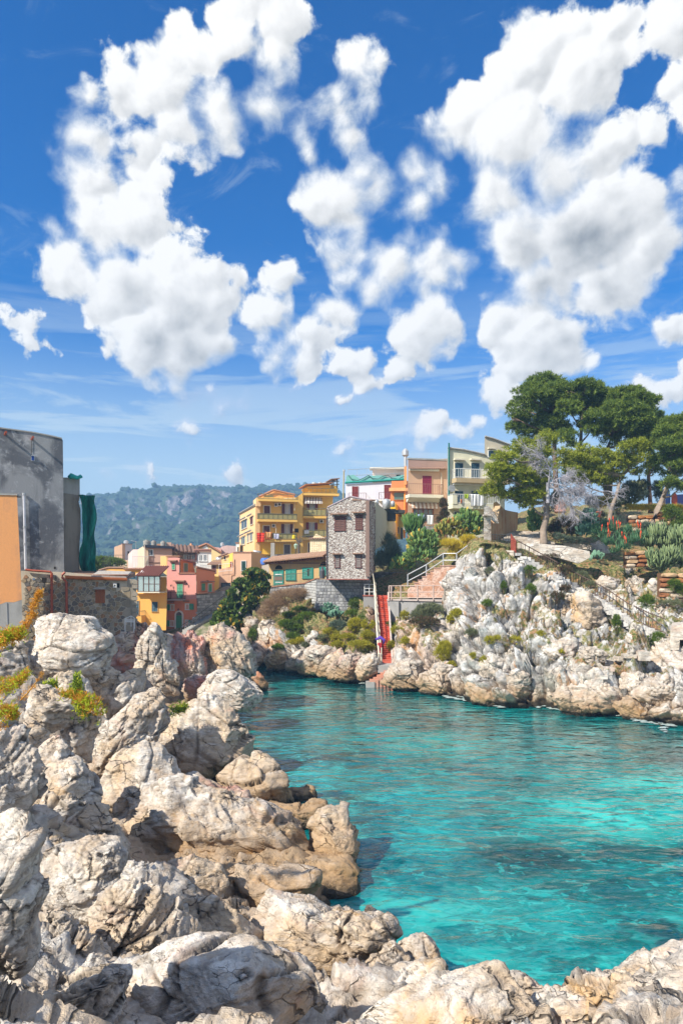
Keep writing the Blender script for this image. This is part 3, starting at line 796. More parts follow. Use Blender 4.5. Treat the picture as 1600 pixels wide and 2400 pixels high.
def C8(l): return [c8(*p) for p in l]
def C9(l): return [c9(*p) for p in l]
def C10(l): return [c10(*p) for p in l]
GF = 'limestone boulders of the near shore'
LS = [
 # name, outline, Y, label, material, kwargs
 ('boulder', C8([(105,330),(150,250),(190,195),(320,168),(400,188),(480,195),(510,265),(585,300),(602,370),(580,450),(590,520),(545,588),(500,560),(400,500),(330,500),(250,520),(180,500),(140,440)]), 25, 'huge bleached white boulder standing in front of the rubble stone wall', M_WHITE, dict(level=6, seed=1, thick=0.9, amt=0.8)),
 ('boulder', C8([(-150,320),(60,300),(110,340),(130,420),(120,520),(-150,600)]), 24, 'dark grey cracked rock behind the orange weed at the left edge', M_DARK, dict(seed=2)),
 ('boulder', C8([(340,500),(400,480),(470,520),(500,590),(480,640),(400,640),(300,640),(230,600),(280,540)]), 24, 'smooth pale stone wedged below the huge bleached white boulder', M_ROCK, dict(seed=3)),
 ('boulder', C8([(540,640),(560,560),(600,470),(640,448),(675,490),(660,600),(600,680)]), 25.5, 'small grey stone standing between the white boulder and the tall slab', M_ROCK, dict(seed=4)),
 ('boulder', C8([(560,740),(600,660),(660,540),(700,490),(810,455),(836,500),(830,580),(760,660),(660,780)]), 25.5, 'pointed upright slab leaning behind the tall slanted slab', M_ROCK, dict(seed=5, thick=0.6, amt=0.7, strat=(-0.6, -0.3, 0.6))),
 ('boulder', C8([(530,1120),(500,1000),(545,800),(640,730),(720,660),(780,590),(870,556),(940,600),(1012,690),(990,760),(890,850),(820,900),(700,960),(630,1080)]), 23.5, 'tall slanted pale slab rising in the middle of the boulders', M_ROCK, dict(level=6, seed=6, thick=0.75, amt=0.62, strat=(-0.7, -0.3, 0.6), lean=0.25)),
 ('boulder', C8([(890,880),(940,800),(1000,730),(1160,640),(1265,635),(1380,690),(1445,800),(1468,880),(1440,970),(1320,1010),(1200,1090),(1050,1090),(960,1050),(900,960)]), 26, 'broad domed grey boulder with dark pits beside the water', M_ROCK, dict(level=6, seed=7, thick=0.9, amt=0.7)),
 ('boulder', C8([(548,1180),(600,1080),(640,1000),(760,920),(840,878),(915,935),(925,980),(980,1010),(1020,1130),(1000,1240),(900,1300),(700,1290),(580,1250)]), 19.5, 'triangular boulder split by one dark vertical crack', M_ROCK, dict(level=6, seed=8, thick=0.7, amt=0.55, lean=0.3)),
 ('boulder', C8([(128,700),(150,590),(250,558),(330,615),(432,630),(435,690),(385,790),(275,825),(200,780),(140,760)]), 20, 'rounded white stone behind the yellow green weeds at the left', M_ROCK, dict(seed=9, amt=1.0)),
 ('boulder', C8([(330,840),(400,740),(460,690),(540,720),(548,800),(520,900),(495,1010),(430,990),(370,900)]), 20.5, 'grey stone squeezed left of the tall slanted slab', M_ROCK, dict(seed=10)),
 ('boulder', C8([(100,800),(200,765),(265,790),(260,860),(200,920),(130,900)]), 19, 'small brownish stone above a dark hollow at the left', M_DARK, dict(seed=13)),
 ('boulder', C8([(-180,760),(60,770),(130,850),(190,950),(250,1080),(245,1200),(200,1300),(-200,1350)]), 13, 'large pale rock with a rusty crack at the left edge', M_WHITE, dict(level=6, seed=14, thick=0.8, amt=0.7, strat=(-0.7, -0.2, 0.5))),
 ('boulder', C8([(190,1000),(220,930),(330,850),(400,920),(450,1000),(520,1040),(520,1120),(400,1100),(230,1080)]), 17.5, 'pink tinged stone above the ochre slab', M_PINK, dict(seed=15)),
 ('boulder', C8([(225,1120),(240,1060),(400,1010),(470,1080),(540,1160),(575,1270),(540,1330),(330,1400),(250,1300)]), 16, 'layered pale rock sloping down to the right of the rusty cracked rock', M_OCHRE, dict(seed=16, level=6, amt=0.95)),
 ('boulder', C9([(905,330),(930,230),(1010,150),(1060,165),(1090,120),(1120,98),(1160,135),(1172,182),(1225,220),(1245,340),(1180,370),(1080,330)]), 23, 'pale lumpy block on the shore right below the domed boulder', M_ROCK, dict(seed=17, level=5, amt=0.9)),
 ('boulder', C8([(1105,650),(1150,570),(1190,520),(1240,485),(1330,485),(1400,525),(1445,560),(1515,600),(1500,650),(1400,700),(1300,680),(1200,650)]), 34, 'wedge shaped grey boulder lying in the water by the far point', M_WHITE, dict(seed=18, level=6, amt=0.7, thick=1.0)),
 # ledges toward the tip
 ('rock_ledge', C9([(400,330),(480,310),(620,300),(760,245),(960,320),(1110,380),(1250,470),(1350,520),(1440,572),(1458,625),(1380,690),(1280,645),(1130,660),(960,640),(860,600),(700,600),(560,560),(480,500)]), 18, 'long layered ledge sloping down to the water with honeycomb pits', M_OCHRE, dict(level=6, seed=21, thick=0.45, amt=0.75, strat=(0.45, -0.3, 0.85), size=2.0)),
 ('boulder', C9([(750,250),(800,225),(900,265),(960,300),(1080,290),(1120,330),(1180,370),(1140,400),(1000,385),(860,330)]), 20, 'lumpy ridge of broken stones below the domed boulder', M_PINK, dict(level=5, seed=22, amt=1.1)),
 ('boulder', C9([(1190,360),(1300,360),(1395,352),(1402,400),(1350,440),(1280,470),(1200,430)]), 21.5, 'flat topped block at the back of the point', M_ROCK, dict(level=5, seed=23, thick=1.1, sharp=4)),
 ('boulder', C9([(1235,280),(1335,278),(1342,330),(1365,350),(1300,372),(1240,350)]), 24, 'small square stone beside the pale lumpy block', M_ROCK, dict(level=5, seed=24, sharp=4)),
 ('boulder', C9([(1330,450),(1370,400),(1470,398),(1500,450),(1518,550),(1500,620),(1400,640),(1340,560)]), 18.5, 'upright layered block forming the corner of the point', M_OCHRE, dict(level=5, seed=25, thick=1.2, sharp=4, amt=1.1, strat=(0.1, -0.1, 1))),
 ('boulder', C9([(1240,640),(1340,620),(1480,600),(1535,640),(1530,720),(1510,790),(1480,840),(1300,840),(1240,760)]), 17.2, 'wet brown foot of the point standing in the water', M_OCHRE, dict(level=5, seed=26, thick=1.2, sharp=3.5, strat=(0.1, -0.1, 1))),
 ('boulder', C9([(900,690),(960,640),(1080,640),(1230,650),(1340,665),(1362,700),(1320,750),(1280,790),(1100,800),(930,770)]), 15.5, 'flat ochre ledge under the long layered ledge', M_OCHRE, dict(level=5, seed=27, amt=1.0, strat=(0.1, -0.2, 1))),
 ('boulder', C9([(672,650),(720,605),(820,592),(880,620),(950,625),(965,680),(940,770),(850,790),(760,790),(690,720)]), 14.6, 'round stone with a grey cap and rusty sides in the hollow', M_OCHRE, dict(level=5, seed=28, amt=0.7)),
 ('boulder', C9([(500,620),(540,590),(620,600),(652,650),(640,700),(560,710),(500,680)]), 13.5, 'small yellowish stone beside the round capped stone', M_OCHRE, dict(level=5, seed=29)),
 ('boulder', C9([(235,470),(300,400),(380,345),(430,380),(480,450),(528,530),(532,600),(470,600),(380,560),(280,540)]), 14.5, 'ochre yellow slab sloping down toward the hollow', M_OCHRE, dict(level=5, seed=30, amt=0.8)),
 ('boulder', C9([(150,330),(200,290),(340,330),(400,300),(420,350),(330,420),(230,480),(130,470)]), 15.2, 'rough brown broken rock above the ochre yellow slab', M_DARK, dict(level=5, seed=31, amt=1.3)),
 ('boulder', C9([(100,560),(140,480),(220,470),(290,520),(280,600),(200,620),(110,640)]), 13, 'knobbly rusty stone behind the square faced boulder', M_OCHRE, dict(level=5, seed=32, amt=1.2)),
 ('boulder', C9([(115,640),(200,565),(350,522),(475,528),(508,600),(500,700),(470,750),(400,810),(340,880),(250,895),(175,850),(160,740)]), 10.6, 'square faced boulder with a bright top near the left edge', M_ROCK, dict(level=6, seed=33, amt=0.7, thick=0.9, strat=(0.2, -0.5, 0.8))),
 ('boulder', C9([(-160,300),(20,320),(70,380),(85,460),(145,500),(130,600),(110,680),(162,690),(160,740),(110,830),(95,1010),(0,1110),(-160,1150)]), 6.4, 'steep blue white rock face at the left edge', M_WHITE, dict(level=6, seed=34, amt=0.5, thick=0.7, strat=(-0.8, -0.1, 0.4))),
 ('boulder', C9([(340,880),(400,790),(500,700),(640,690),(740,770),(720,850),(815,930),(780,1000),(680,1010),(540,1080),(460,1080),(390,1000),(330,960)]), 9.9, 'broken stack of tilted slabs beside the square faced boulder', M_ROCK, dict(level=6, seed=35, amt=1.1, strat=(-0.35, -0.5, 0.75))),
 ('boulder', C9([(80,900),(200,860),(250,910),(330,960),(420,1020),(470,1080),(420,1130),(250,1180),(100,1180),(40,1080)]), 8.9, 'cracked fan of slabs below the square faced boulder', M_ROCK, dict(level=6, seed=36, amt=1.2, strat=(-0.3, -0.5, 0.8))),
 ('boulder', C9([(-60,1100),(60,1080),(200,1170),(400,1120),(528,1090),(530,1200),(520,1340),(-60,1340)]), 7.2, 'dark streaked slabs in the lower left corner', M_DARK, dict(level=6, seed=37, amt=1.0, strat=(-0.3, -0.4, 0.85))),
 ('boulder', C9([(520,1110),(640,1060),(820,1000),(1060,990),(1130,1040),(1200,1080),(1398,1195),(1340,1250),(1200,1310),(900,1380),(540,1380)]), 8.2, 'wide tilted slab pointing right at the bottom of the picture', M_TAN, dict(level=6, seed=38, amt=0.75, sharp=3.4, thick=0.8, strat=(0.35, -0.55, 0.75))),
 ('boulder', C9([(700,830),(760,770),(900,760),(1000,790),(1100,870),(1140,920),(1120,980),(1000,990),(860,1000),(780,960)]), 12, 'pale smooth slab dipping left of the long tan slab', M_TAN, dict(level=5, seed=39, amt=0.6)),
 ('boulder', C9([(900,790),(980,745),(1090,735),(1200,770),(1340,800),(1420,850),(1568,880),(1590,960),(1500,1030),(1400,1080),(1250,1070),(1140,980),(1040,900)]), 12.4, 'long tan slab reaching right toward the water', M_TAN, dict(level=6, seed=40, amt=0.7, thick=0.7, strat=(0.45, -0.4, 0.8))),
 ('boulder', C10([(0,235),(120,270),(250,275),(340,300),(392,325),(395,370),(330,420),(240,500),(130,520),(20,490)]), 12.2, 'rusty hollowed slab end above the water', M_OCHRE, dict(level=6, seed=41, amt=0.9, strat=(0.5, -0.4, 0.75))),
 ('boulder', C10([(395,370),(440,358),(520,352),(552,380),(575,420),(612,460),(600,492),(520,500),(440,480)]), 11.8, 'golden yellow stone at the water end of the slabs', M_OCHRE, dict(level=5, seed=42, amt=0.7)),
 ('boulder', C10([(230,500),(300,440),(400,380),(460,420),(475,480),(420,540),(300,560)]), 11.3, 'grey wedge of rock left of the golden yellow stone', M_DARK, dict(level=5, seed=43)),
 ('boulder', C10([(180,600),(270,560),(420,500),(560,485),(680,490),(700,515),(620,560),(480,600),(300,650)]), 10.6, 'thin layered ledge below the golden yellow stone', M_OCHRE, dict(level=5, seed=44, amt=1.2, strat=(0.4, -0.4, 0.85))),
 ('boulder', C9([(1300,1090),(1330,1065),(1370,1070),(1388,1110),(1350,1130),(1305,1125)]), 10.6, 'single knobbly cobble lodged on the long tan slab', M_ROCK, dict(level=4, seed=45)),
 ('boulder', C10([(470,620),(560,560),(640,520),(730,515),(782,555),(740,580),(640,620),(520,660)]), 8.8, 'rounded tan slab near the bottom edge', M_OCHRE, dict(level=5, seed=46, amt=0.7)),
 ('boulder', C10([(-20,540),(60,560),(120,620),(60,690),(-60,720),(-100,620)]), 9.2, 'blunt nose of pale stone beside the wide tilted slab', M_TAN, dict(level=5, seed=47)),
 ('boulder', C10([(100,700),(350,660),(620,600),(850,560),(1030,580),(1060,620),(1020,800),(100,800)]), 6.6, 'rugged orange tinged platform along the bottom edge', M_OCHRE, dict(level=6, seed=48, amt=0.9, sharp=3.4, thick=0.8, strat=(0.25, -0.6, 0.75))),
 ('boulder', C10([(780,560),(830,520),(930,515),(960,540),(1030,560),(1000,600),(880,610),(800,600)]), 9.4, 'rusty capped stone at the middle of the bottom edge', M_OCHRE, dict(level=5, seed=49)),
 ('boulder', C10([(1060,590),(1150,560),(1270,500),(1400,470),(1500,450),(1568,425),(1700,400),(1700,640),(1400,640),(1150,640)]), 9.2, 'pale bank of rock rising at the lower right', M_TAN, dict(level=6, seed=50, amt=0.7, sharp=3.4, thick=0.7, strat=(-0.5, -0.4, 0.75))),
 ('boulder', C10([(900,720),(1060,620),(1200,610),(1350,580),(1470,600),(1640,560),(1700,800),(900,830)]), 6.9, 'flat orange spotted rock in the lower right corner', M_OCHRE, dict(level=6, seed=51, amt=0.9, strat=(-0.2, -0.6, 0.8))),
 # the red rocks behind
 ('boulder', C8([(480,290),(520,230),(600,190),(690,165),(720,200),(715,270),(640,310),(540,300)]), 42, 'purple and red rock below the rubble stone wall', M_RED, dict(level=5, seed=61, sharp=3.4, thick=1.0)),
 ('boulder', C8([(715,260),(730,200),(780,185),(860,215),(850,270),(800,300),(730,300)]), 42, 'knobbly pinkish stone below the yellow house', M_RED, dict(level=5, seed=62)),
 ('boulder', C8([(590,420),(600,300),(680,270),(780,270),(830,300),(820,400),(780,480),(680,490),(600,470)]), 37, 'dark red block cut by horizontal joints', M_RED, dict(level=5, seed=63, sharp=4, amt=1.1, strat=(0, 0, 1))),
 ('boulder', C8([(780,440),(820,300),(870,222),(930,250),(960,400),(1000,440),(1030,500),(1030,600),(1000,665),(940,600),(870,540),(800,500)]), 34, 'tall narrow grey pinnacle in front of the red block', M_ROCK, dict(level=6, seed=64, thick=0.8, amt=1.0, strat=(0.9, 0, 0.3))),
 ('boulder', C8([(985,520),(990,330),(1010,270),(1080,235),(1160,235),(1170,330),(1180,520),(1080,540)]), 38, 'rust red rock wall with upright cracks', M_RED, dict(level=6, seed=65, thick=0.9, sharp=3, strat=(0.95, 0, 0.2))),
 ('boulder', C8([(1100,520),(1110,330),(1160,240),(1280,255),(1350,300),(1400,370),(1440,440),(1440,530),(1300,530),(1200,500)]), 39, 'grey pink rounded rock mass at the far end of the point', M_PINK, dict(level=6, seed=66, thick=1.0, strat=(0.8, 0, 0.4))),
 ('boulder', C8([(1040,620),(1040,540),(1100,500),(1200,500),(1240,530),(1160,600),(1100,640)]), 36.5, 'low brown red stone behind the wedge shaped boulder', M_RED, dict(level=5, seed=67)),
 ('boulder', C8([(1430,530),(1440,460),(1480,480),(1535,540),(1525,590),(1450,575)]), 46, 'small wet brown rock at the tip of the far point', M_RED, dict(level=4, seed=68)),
]
def lay_boulders():
 gcount = {}
 for nm, ol, Y, lab, mt, kw in LS:
  boulder(nm, ol, Y, lab, mt, group=GF, **kw)
lay_boulders()
# ---------------------------------------------------------------- right headland: cliff, slope and garden terraces as one sheet
def headland():
 cols = [
     (540, [(1562,60),(1530,62),(1500,64),(1470,68),(1440,72),(1420,76),(1420,90),(1420,120)]),
     (580, [(1562,57.5),(1520,59),(1490,61),(1455,64),(1430,67),(1405,71),(1400,85),(1400,120)]),
     (650, [(1576,54.3),(1530,56),(1480,58),(1445,61),(1420,63),(1395,66),(1380,85),(1380,120)]),
     (720, [(1588,51.8),(1540,53),(1500,55),(1460,58),(1435,60.5),(1415,62.5),(1360,80),(1350,120)]),
     (790, [(1600,49.3),(1560,50),(1520,52),(1480,55),(1450,58),(1422,61),(1345,75),(1340,120)]),
     (850, [(1608,47.8),(1570,48.5),(1530,50),(1490,52.5),(1450,55.5),(1420,59),(1345,68),(1330,120)]),
     (895, [(1614,46.8),(1575,47.8),(1540,48.5),(1490,50.5),(1440,53),(1402,56),(1335,66),(1325,120)]),
     (940, [(1622,45.4),(1580,46.3),(1540,47.3),(1480,49.8),(1430,52.5),(1402,55.5),(1315,68),(1310,120)]),
     (1000,[(1634,43.6),(1590,44.4),(1530,46),(1475,48.2),(1425,51.3),(1402,54.5),(1280,72),(1280,120)]),
     (1060,[(1644,42.1),(1600,42.9),(1530,44.6),(1460,47),(1410,49.5),(1395,53.5),(1270,70),(1270,120)]),
     (1110,[(1652,41),(1610,41.8),(1540,43.2),(1450,45.8),(1370,48.2),(1300,50.5),(1262,60),(1262,120)]),
     (1160,[(1660,40),(1615,40.7),(1550,42.0),(1460,44.6),(1370,47.4),(1290,50),(1262,58),(1240,120)]),
     (1220,[(1667,39.2),(1620,39.8),(1555,41),(1470,43.5),(1380,46.5),(1300,50),(1265,58),(1200,100)]),
     (1290,[(1674,38.3),(1630,38.8),(1565,39.9),(1480,42.5),(1395,46),(1330,50),(1262,60),(1185,95)]),
     (1340,[(1680,37.7),(1640,38.1),(1585,39),(1510,41),(1420,45.5),(1350,50),(1258,62),(1185,90)]),
     (1400,[(1688,36.8),(1650,37.3),(1595,38.2),(1540,40),(1450,45),(1360,50),(1256,62),(1180,85)]),
     (1470,[(1696,36),(1655,36.5),(1600,37.6),(1545,39.6),(1470,44),(1370,50),(1260,62),(1180,80)]),
     (1530,[(1701,35.5),(1650,36),(1590,37.2),(1530,39.2),(1460,43),(1380,49),(1265,60),(1180,80)]),
     (1600,[(1708,34.8),(1640,35.6),(1570,37.2),(1505,39.5),(1440,43),(1380,48),(1270,58),(1180,80)]),
     (1720,[(1720,33.7),(1650,34.6),(1580,36),(1500,38.5),(1440,42),(1380,47),(1270,58),(1180,80)]),
     (1900,[(1735,32.4),(1660,33.4),(1590,35),(1510,37.5),(1440,41),(1380,46),(1270,58),(1180,80)]),
     (2400,[(1760,30.5),(1680,32),(1600,34),(1520,37),(1440,41),(1380,46),(1270,58),(1180,80)]),
 ]
 nr = len(cols[0][1])
 ctrl = []
 base = []
 for px, lst in cols:
  py, Y = lst[0]; w = W(px, py, Y); base.append((w.x, w.y - 0.5, -2.2))
 ctrl.append(base)
 for r in range(nr):
  ctrl.append([tuple(W(px, *lst[r])) for px, lst in cols])
 nu, nv = 680, 330
 # parameter density: more rows on the cliff
 Pc = np.array(ctrl, float)
 vv = np.concatenate([np.linspace(0, 6, 270, endpoint=False), np.linspace(6, Pc.shape[0] - 1, 60)])
 uu_px = np.linspace(0, 1, nu); uu = np.interp(uu_px, [0, 0.78, 1], [0, 19, Pc.shape[1] - 1])
 a = catmull(Pc, vv)
 b = catmull(a.transpose(1, 0, 2), uu).transpose(1, 0, 2)
 nv = len(vv)
 V = b.reshape(-1, 3)
 idx = np.arange(nv * nu).reshape(nv, nu)
 Fq = np.stack([idx[:-1, :-1], idx[:-1, 1:], idx[1:, 1:], idx[1:, :-1]], -1).reshape(-1, 4)
 N = vnormals(V, Fq)
 vpar = np.repeat(vv, nu)
 cliff = 1 - smooth01(vpar, 5.6, 6.6)
 px = V[:, 0] / V[:, 1] * F_PX + CX
 right = smooth01(px, 1020, 1120)
 p1, e1, h1 = pillow(V, 3.4, 3, (1, 1, 0.7), 0.7)
 p2, e2, h2 = pillow(V + N * p1[:, None] * 0.5, 1.25, 4, (1, 1, 0.62), 0.45)
 p3, e3, h3 = pillow(V, 0.5, 5, (1.1, 1.1, 0.6), 0.5)
 d1, c1_ = fracture(V, 2.6, 21, (0.5, -0.3, 0.8), 0.6, 1.5, 0.07)
 d2, c2_ = fracture(V, 0.9, 22, (0.5, -0.3, 0.8), 0.65, 1.6, 0.08)
 d3, c3_ = fracture(V, 0.4, 23, (0.5, -0.3, 0.8), 0.65, 1.5, 0.08)
 n = fbm(V / 3.0, 6, 5)
 rg = smooth01(fbm(V / 6.0, 44, 2), -0.3, 0.3)
 p4, e4, h4 = pillow(V, 0.23, 8, (1.1, 1.1, 0.6), 0.5)
 d = (p1 * 0.7 + p2 * 0.5 + p3 * 0.35 + p4 * 0.25) * (0.6 + 0.4 * right) + d1 * 1.0 + d2 * (0.35 + 0.4 * rg) + d3 * 0.4 + n * 1.2
 d -= (e1 * 0.22 + e2 * 0.10)
 # undercut notch at the tide line
 zz = V[:, 2]
 notch = np.exp(-((zz - 0.1) / 0.35) ** 2) * 0.9
 d = d - np.percentile(d, 72) - notch
 amp = cliff * 0.95 + 0.16
 V2 = V + N * (d * amp)[:, None]
 # the gully the red stairs run down
 dirv = V2 - np.array([0, 0, CAM_H]); dirv /= np.linalg.norm(dirv, axis=1)[:, None]
 pxx = V2[:, 0] / V2[:, 1] * F_PX + CX
 sx = np.interp(V2[:, 2], [0, 6.5], [906, 893])
 g = np.exp(-((pxx - sx) / 24.0) ** 4) * smooth01(V2[:, 2], -1.2, 0.5)
 V2 = V2 + dirv * (g * 2.6)[:, None]
 # shelf for the platform right of the stairs
 g2 = smooth01(pxx, 905, 925) * (1 - smooth01(pxx, 1060, 1090)) * smooth01(V2[:, 2], 3.9, 5.2)
 V2 = V2 + dirv * (g2 * 1.6)[:, None]
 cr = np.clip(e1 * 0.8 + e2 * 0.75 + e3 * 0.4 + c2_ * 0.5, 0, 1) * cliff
 # where soil and scrub cover the stone
 soil = smooth01(vpar, 5.7, 6.4)
 left_slope = smooth01(vpar, 2.6, 3.6) * smooth01(px, 610, 660) * (1 - smooth01(px, 840, 880))
 ledge = smooth01(N[:, 2] + 0.25 * fbm(V / 1.2, 91, 3), 0.62, 0.8) * smooth01(vpar, 2.5, 3.5)
 t = NT('headland_rock_and_soil')
 global M_CLIFF
 sh_r = M_CLIFF.node_tree
 # soil mask lives on the mesh; the rock comes from the cliff material's group of nodes
 m = headland_mat()
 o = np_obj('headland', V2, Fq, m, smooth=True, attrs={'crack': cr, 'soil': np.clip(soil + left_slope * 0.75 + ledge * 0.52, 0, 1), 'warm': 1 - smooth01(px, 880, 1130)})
 tag(o, 'pale karst cliff and garden slope on the far side of the cove', 'cliff', kind='structure')
 bpy.data.materials.remove(t.m)
 globals()['HEAD'] = V2
 globals()['HEADP'] = (V2[:, 0] / V2[:, 1] * F_PX + CX, HOR - (V2[:, 2] - CAM_H) / V2[:, 1] * F_PX, V2[:, 1])

def headland_mat():
 t = NT('headland_rock_and_soil'); p = t.pos(); z = t.xyz(p)[2]
 sc = 0.62
 a = t.noise(p, 0.4, 6, 0.62); b = t.noise(p, 1.5, 6, 0.68, 0.1); c = t.noise(p, 6.0, 5, 0.7)
 base = t.mix(t.ramp(b, 0.38, 0.62), C(0.70, 0.69, 0.67), C(0.40, 0.38, 0.36))
 base = t.mix(t.ramp(a, 0.50, 0.64, hi=0.55), base, C(0.66, 0.54, 0.40))
 base = t.mix(t.ramp(c, 0.56, 0.74, hi=0.65), base, C(0.12, 0.115, 0.12))
 wq = t.vadd(p, t.vscale(t.vadd(t.noise(p, 1.0, 3, 0.6, out=1), (0.5, 0.5, 0.5), 'SUBTRACT'), 0.8))
 blk = t.vor(t.mapping(wq, (1, 1, 0.8)), 0.9, 'F1', 'Color'); blk2 = t.vor(t.mapping(wq, (1, 1, 0.7)), 2.6, 'F1', 'Color')
 bv = t.math('ADD', t.math('MULTIPLY', t.xyz(blk)[0], 0.4), t.math('MULTIPLY', t.xyz(blk2)[1], 0.6))
 base = t.mix(t.ramp(bv, 0.25, 0.9, 'LINEAR', 0.0, 0.6), base, t.mix(t.xyz(blk2)[0], C(0.30, 0.29, 0.28), C(0.50, 0.42, 0.34)))
 warm = t.attr('warm')
 base = t.mix(t.math('MULTIPLY', warm, t.ramp(t.noise(p, 0.3, 5, 0.6), 0.40, 0.58, hi=0.8)), base, t.mix(b, C(0.58, 0.32, 0.20), C(0.62, 0.48, 0.34)))
 o = t.ramp(t.noise(t.mapping(p, (1, 1, 0.6)), 0.42, 5, 0.7, 1.0), 0.565, 0.66, hi=0.85)
 base = t.mix(o, base, t.mix(c, C(0.50, 0.20, 0.05), C(0.56, 0.34, 0.16)))
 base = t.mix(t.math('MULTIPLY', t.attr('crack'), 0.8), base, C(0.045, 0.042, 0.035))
 wv = t.vadd(p, t.vscale(t.vadd(t.noise(p, 1.2, 4, 0.6, out=1), (0.5, 0.5, 0.5), 'SUBTRACT'), 1.1))
 e2 = t.vor(t.mapping(wv, (1.0, 1.0, 0.6)), 2.2, 'DISTANCE_TO_EDGE')
 ln = t.math('MULTIPLY', t.ramp(e2, 0.05, 0.01), t.ramp(t.noise(p, 0.8, 3, 0.5), 0.45, 0.6))
 base = t.mix(t.math('MULTIPLY', ln, 0.7), base, C(0.06, 0.055, 0.05))
 nz = t.math('ADD', z, t.math('MULTIPLY', t.math('SUBTRACT', a, 0.5), 1.8))
 base = t.mix(t.ramp(nz, 1.6, 0.3, hi=0.7), base, t.mix(b, C(0.36, 0.19, 0.06), C(0.42, 0.30, 0.17)))
 base = t.mix(t.ramp(t.math('ADD', z, t.math('MULTIPLY', t.math('SUBTRACT', b, 0.5), 1.0)), 0.62, 0.25, hi=0.95), base, C(0.02, 0.017, 0.012))
 # earth, dry grass and low green growth
 g1 = t.noise(p, 0.9, 5, 0.65); g2 = t.noise(p, 5, 4, 0.7)
 soilc = t.mix(t.ramp(g1, 0.42, 0.58), C(0.34, 0.19, 0.10), C(0.30, 0.26, 0.12))
 soilc = t.mix(t.ramp(g2, 0.42, 0.60), soilc, C(0.09, 0.12, 0.03))
 s = t.math('MULTIPLY', t.attr('soil'), 1.0)
 s = t.ramp(t.math('ADD', s, t.math('MULTIPLY', t.math('SUBTRACT', b, 0.5), 1.1)), 0.45, 0.60)
 base = t.mix(s, base, soilc)
 h = t.math('ADD', t.math('MULTIPLY', b, 0.7), t.math('MULTIPLY', c, 0.5))
 h = t.math('ADD', h, t.math('MULTIPLY', t.noise(p, 20, 4, 0.7), 0.2))
 h = t.math('SUBTRACT', h, t.math('MULTIPLY', ln, 0.6))
 return t.done(t.bsdf(base, 0.9, t.bump(h, 0.95, 0.16), 0.2))
headland()

def head_Y(px, py, default=None, rad=5.0):
 """distance of the headland surface seen at a pixel"""
 a, b, y = HEADP
 for r in (rad, rad * 2.5, rad * 5):
  m = (np.abs(a - px) < r) & (np.abs(b - py) < r)
  if m.any(): return float(np.percentile(y[m], 12))
 return default if default is not None else 50.0

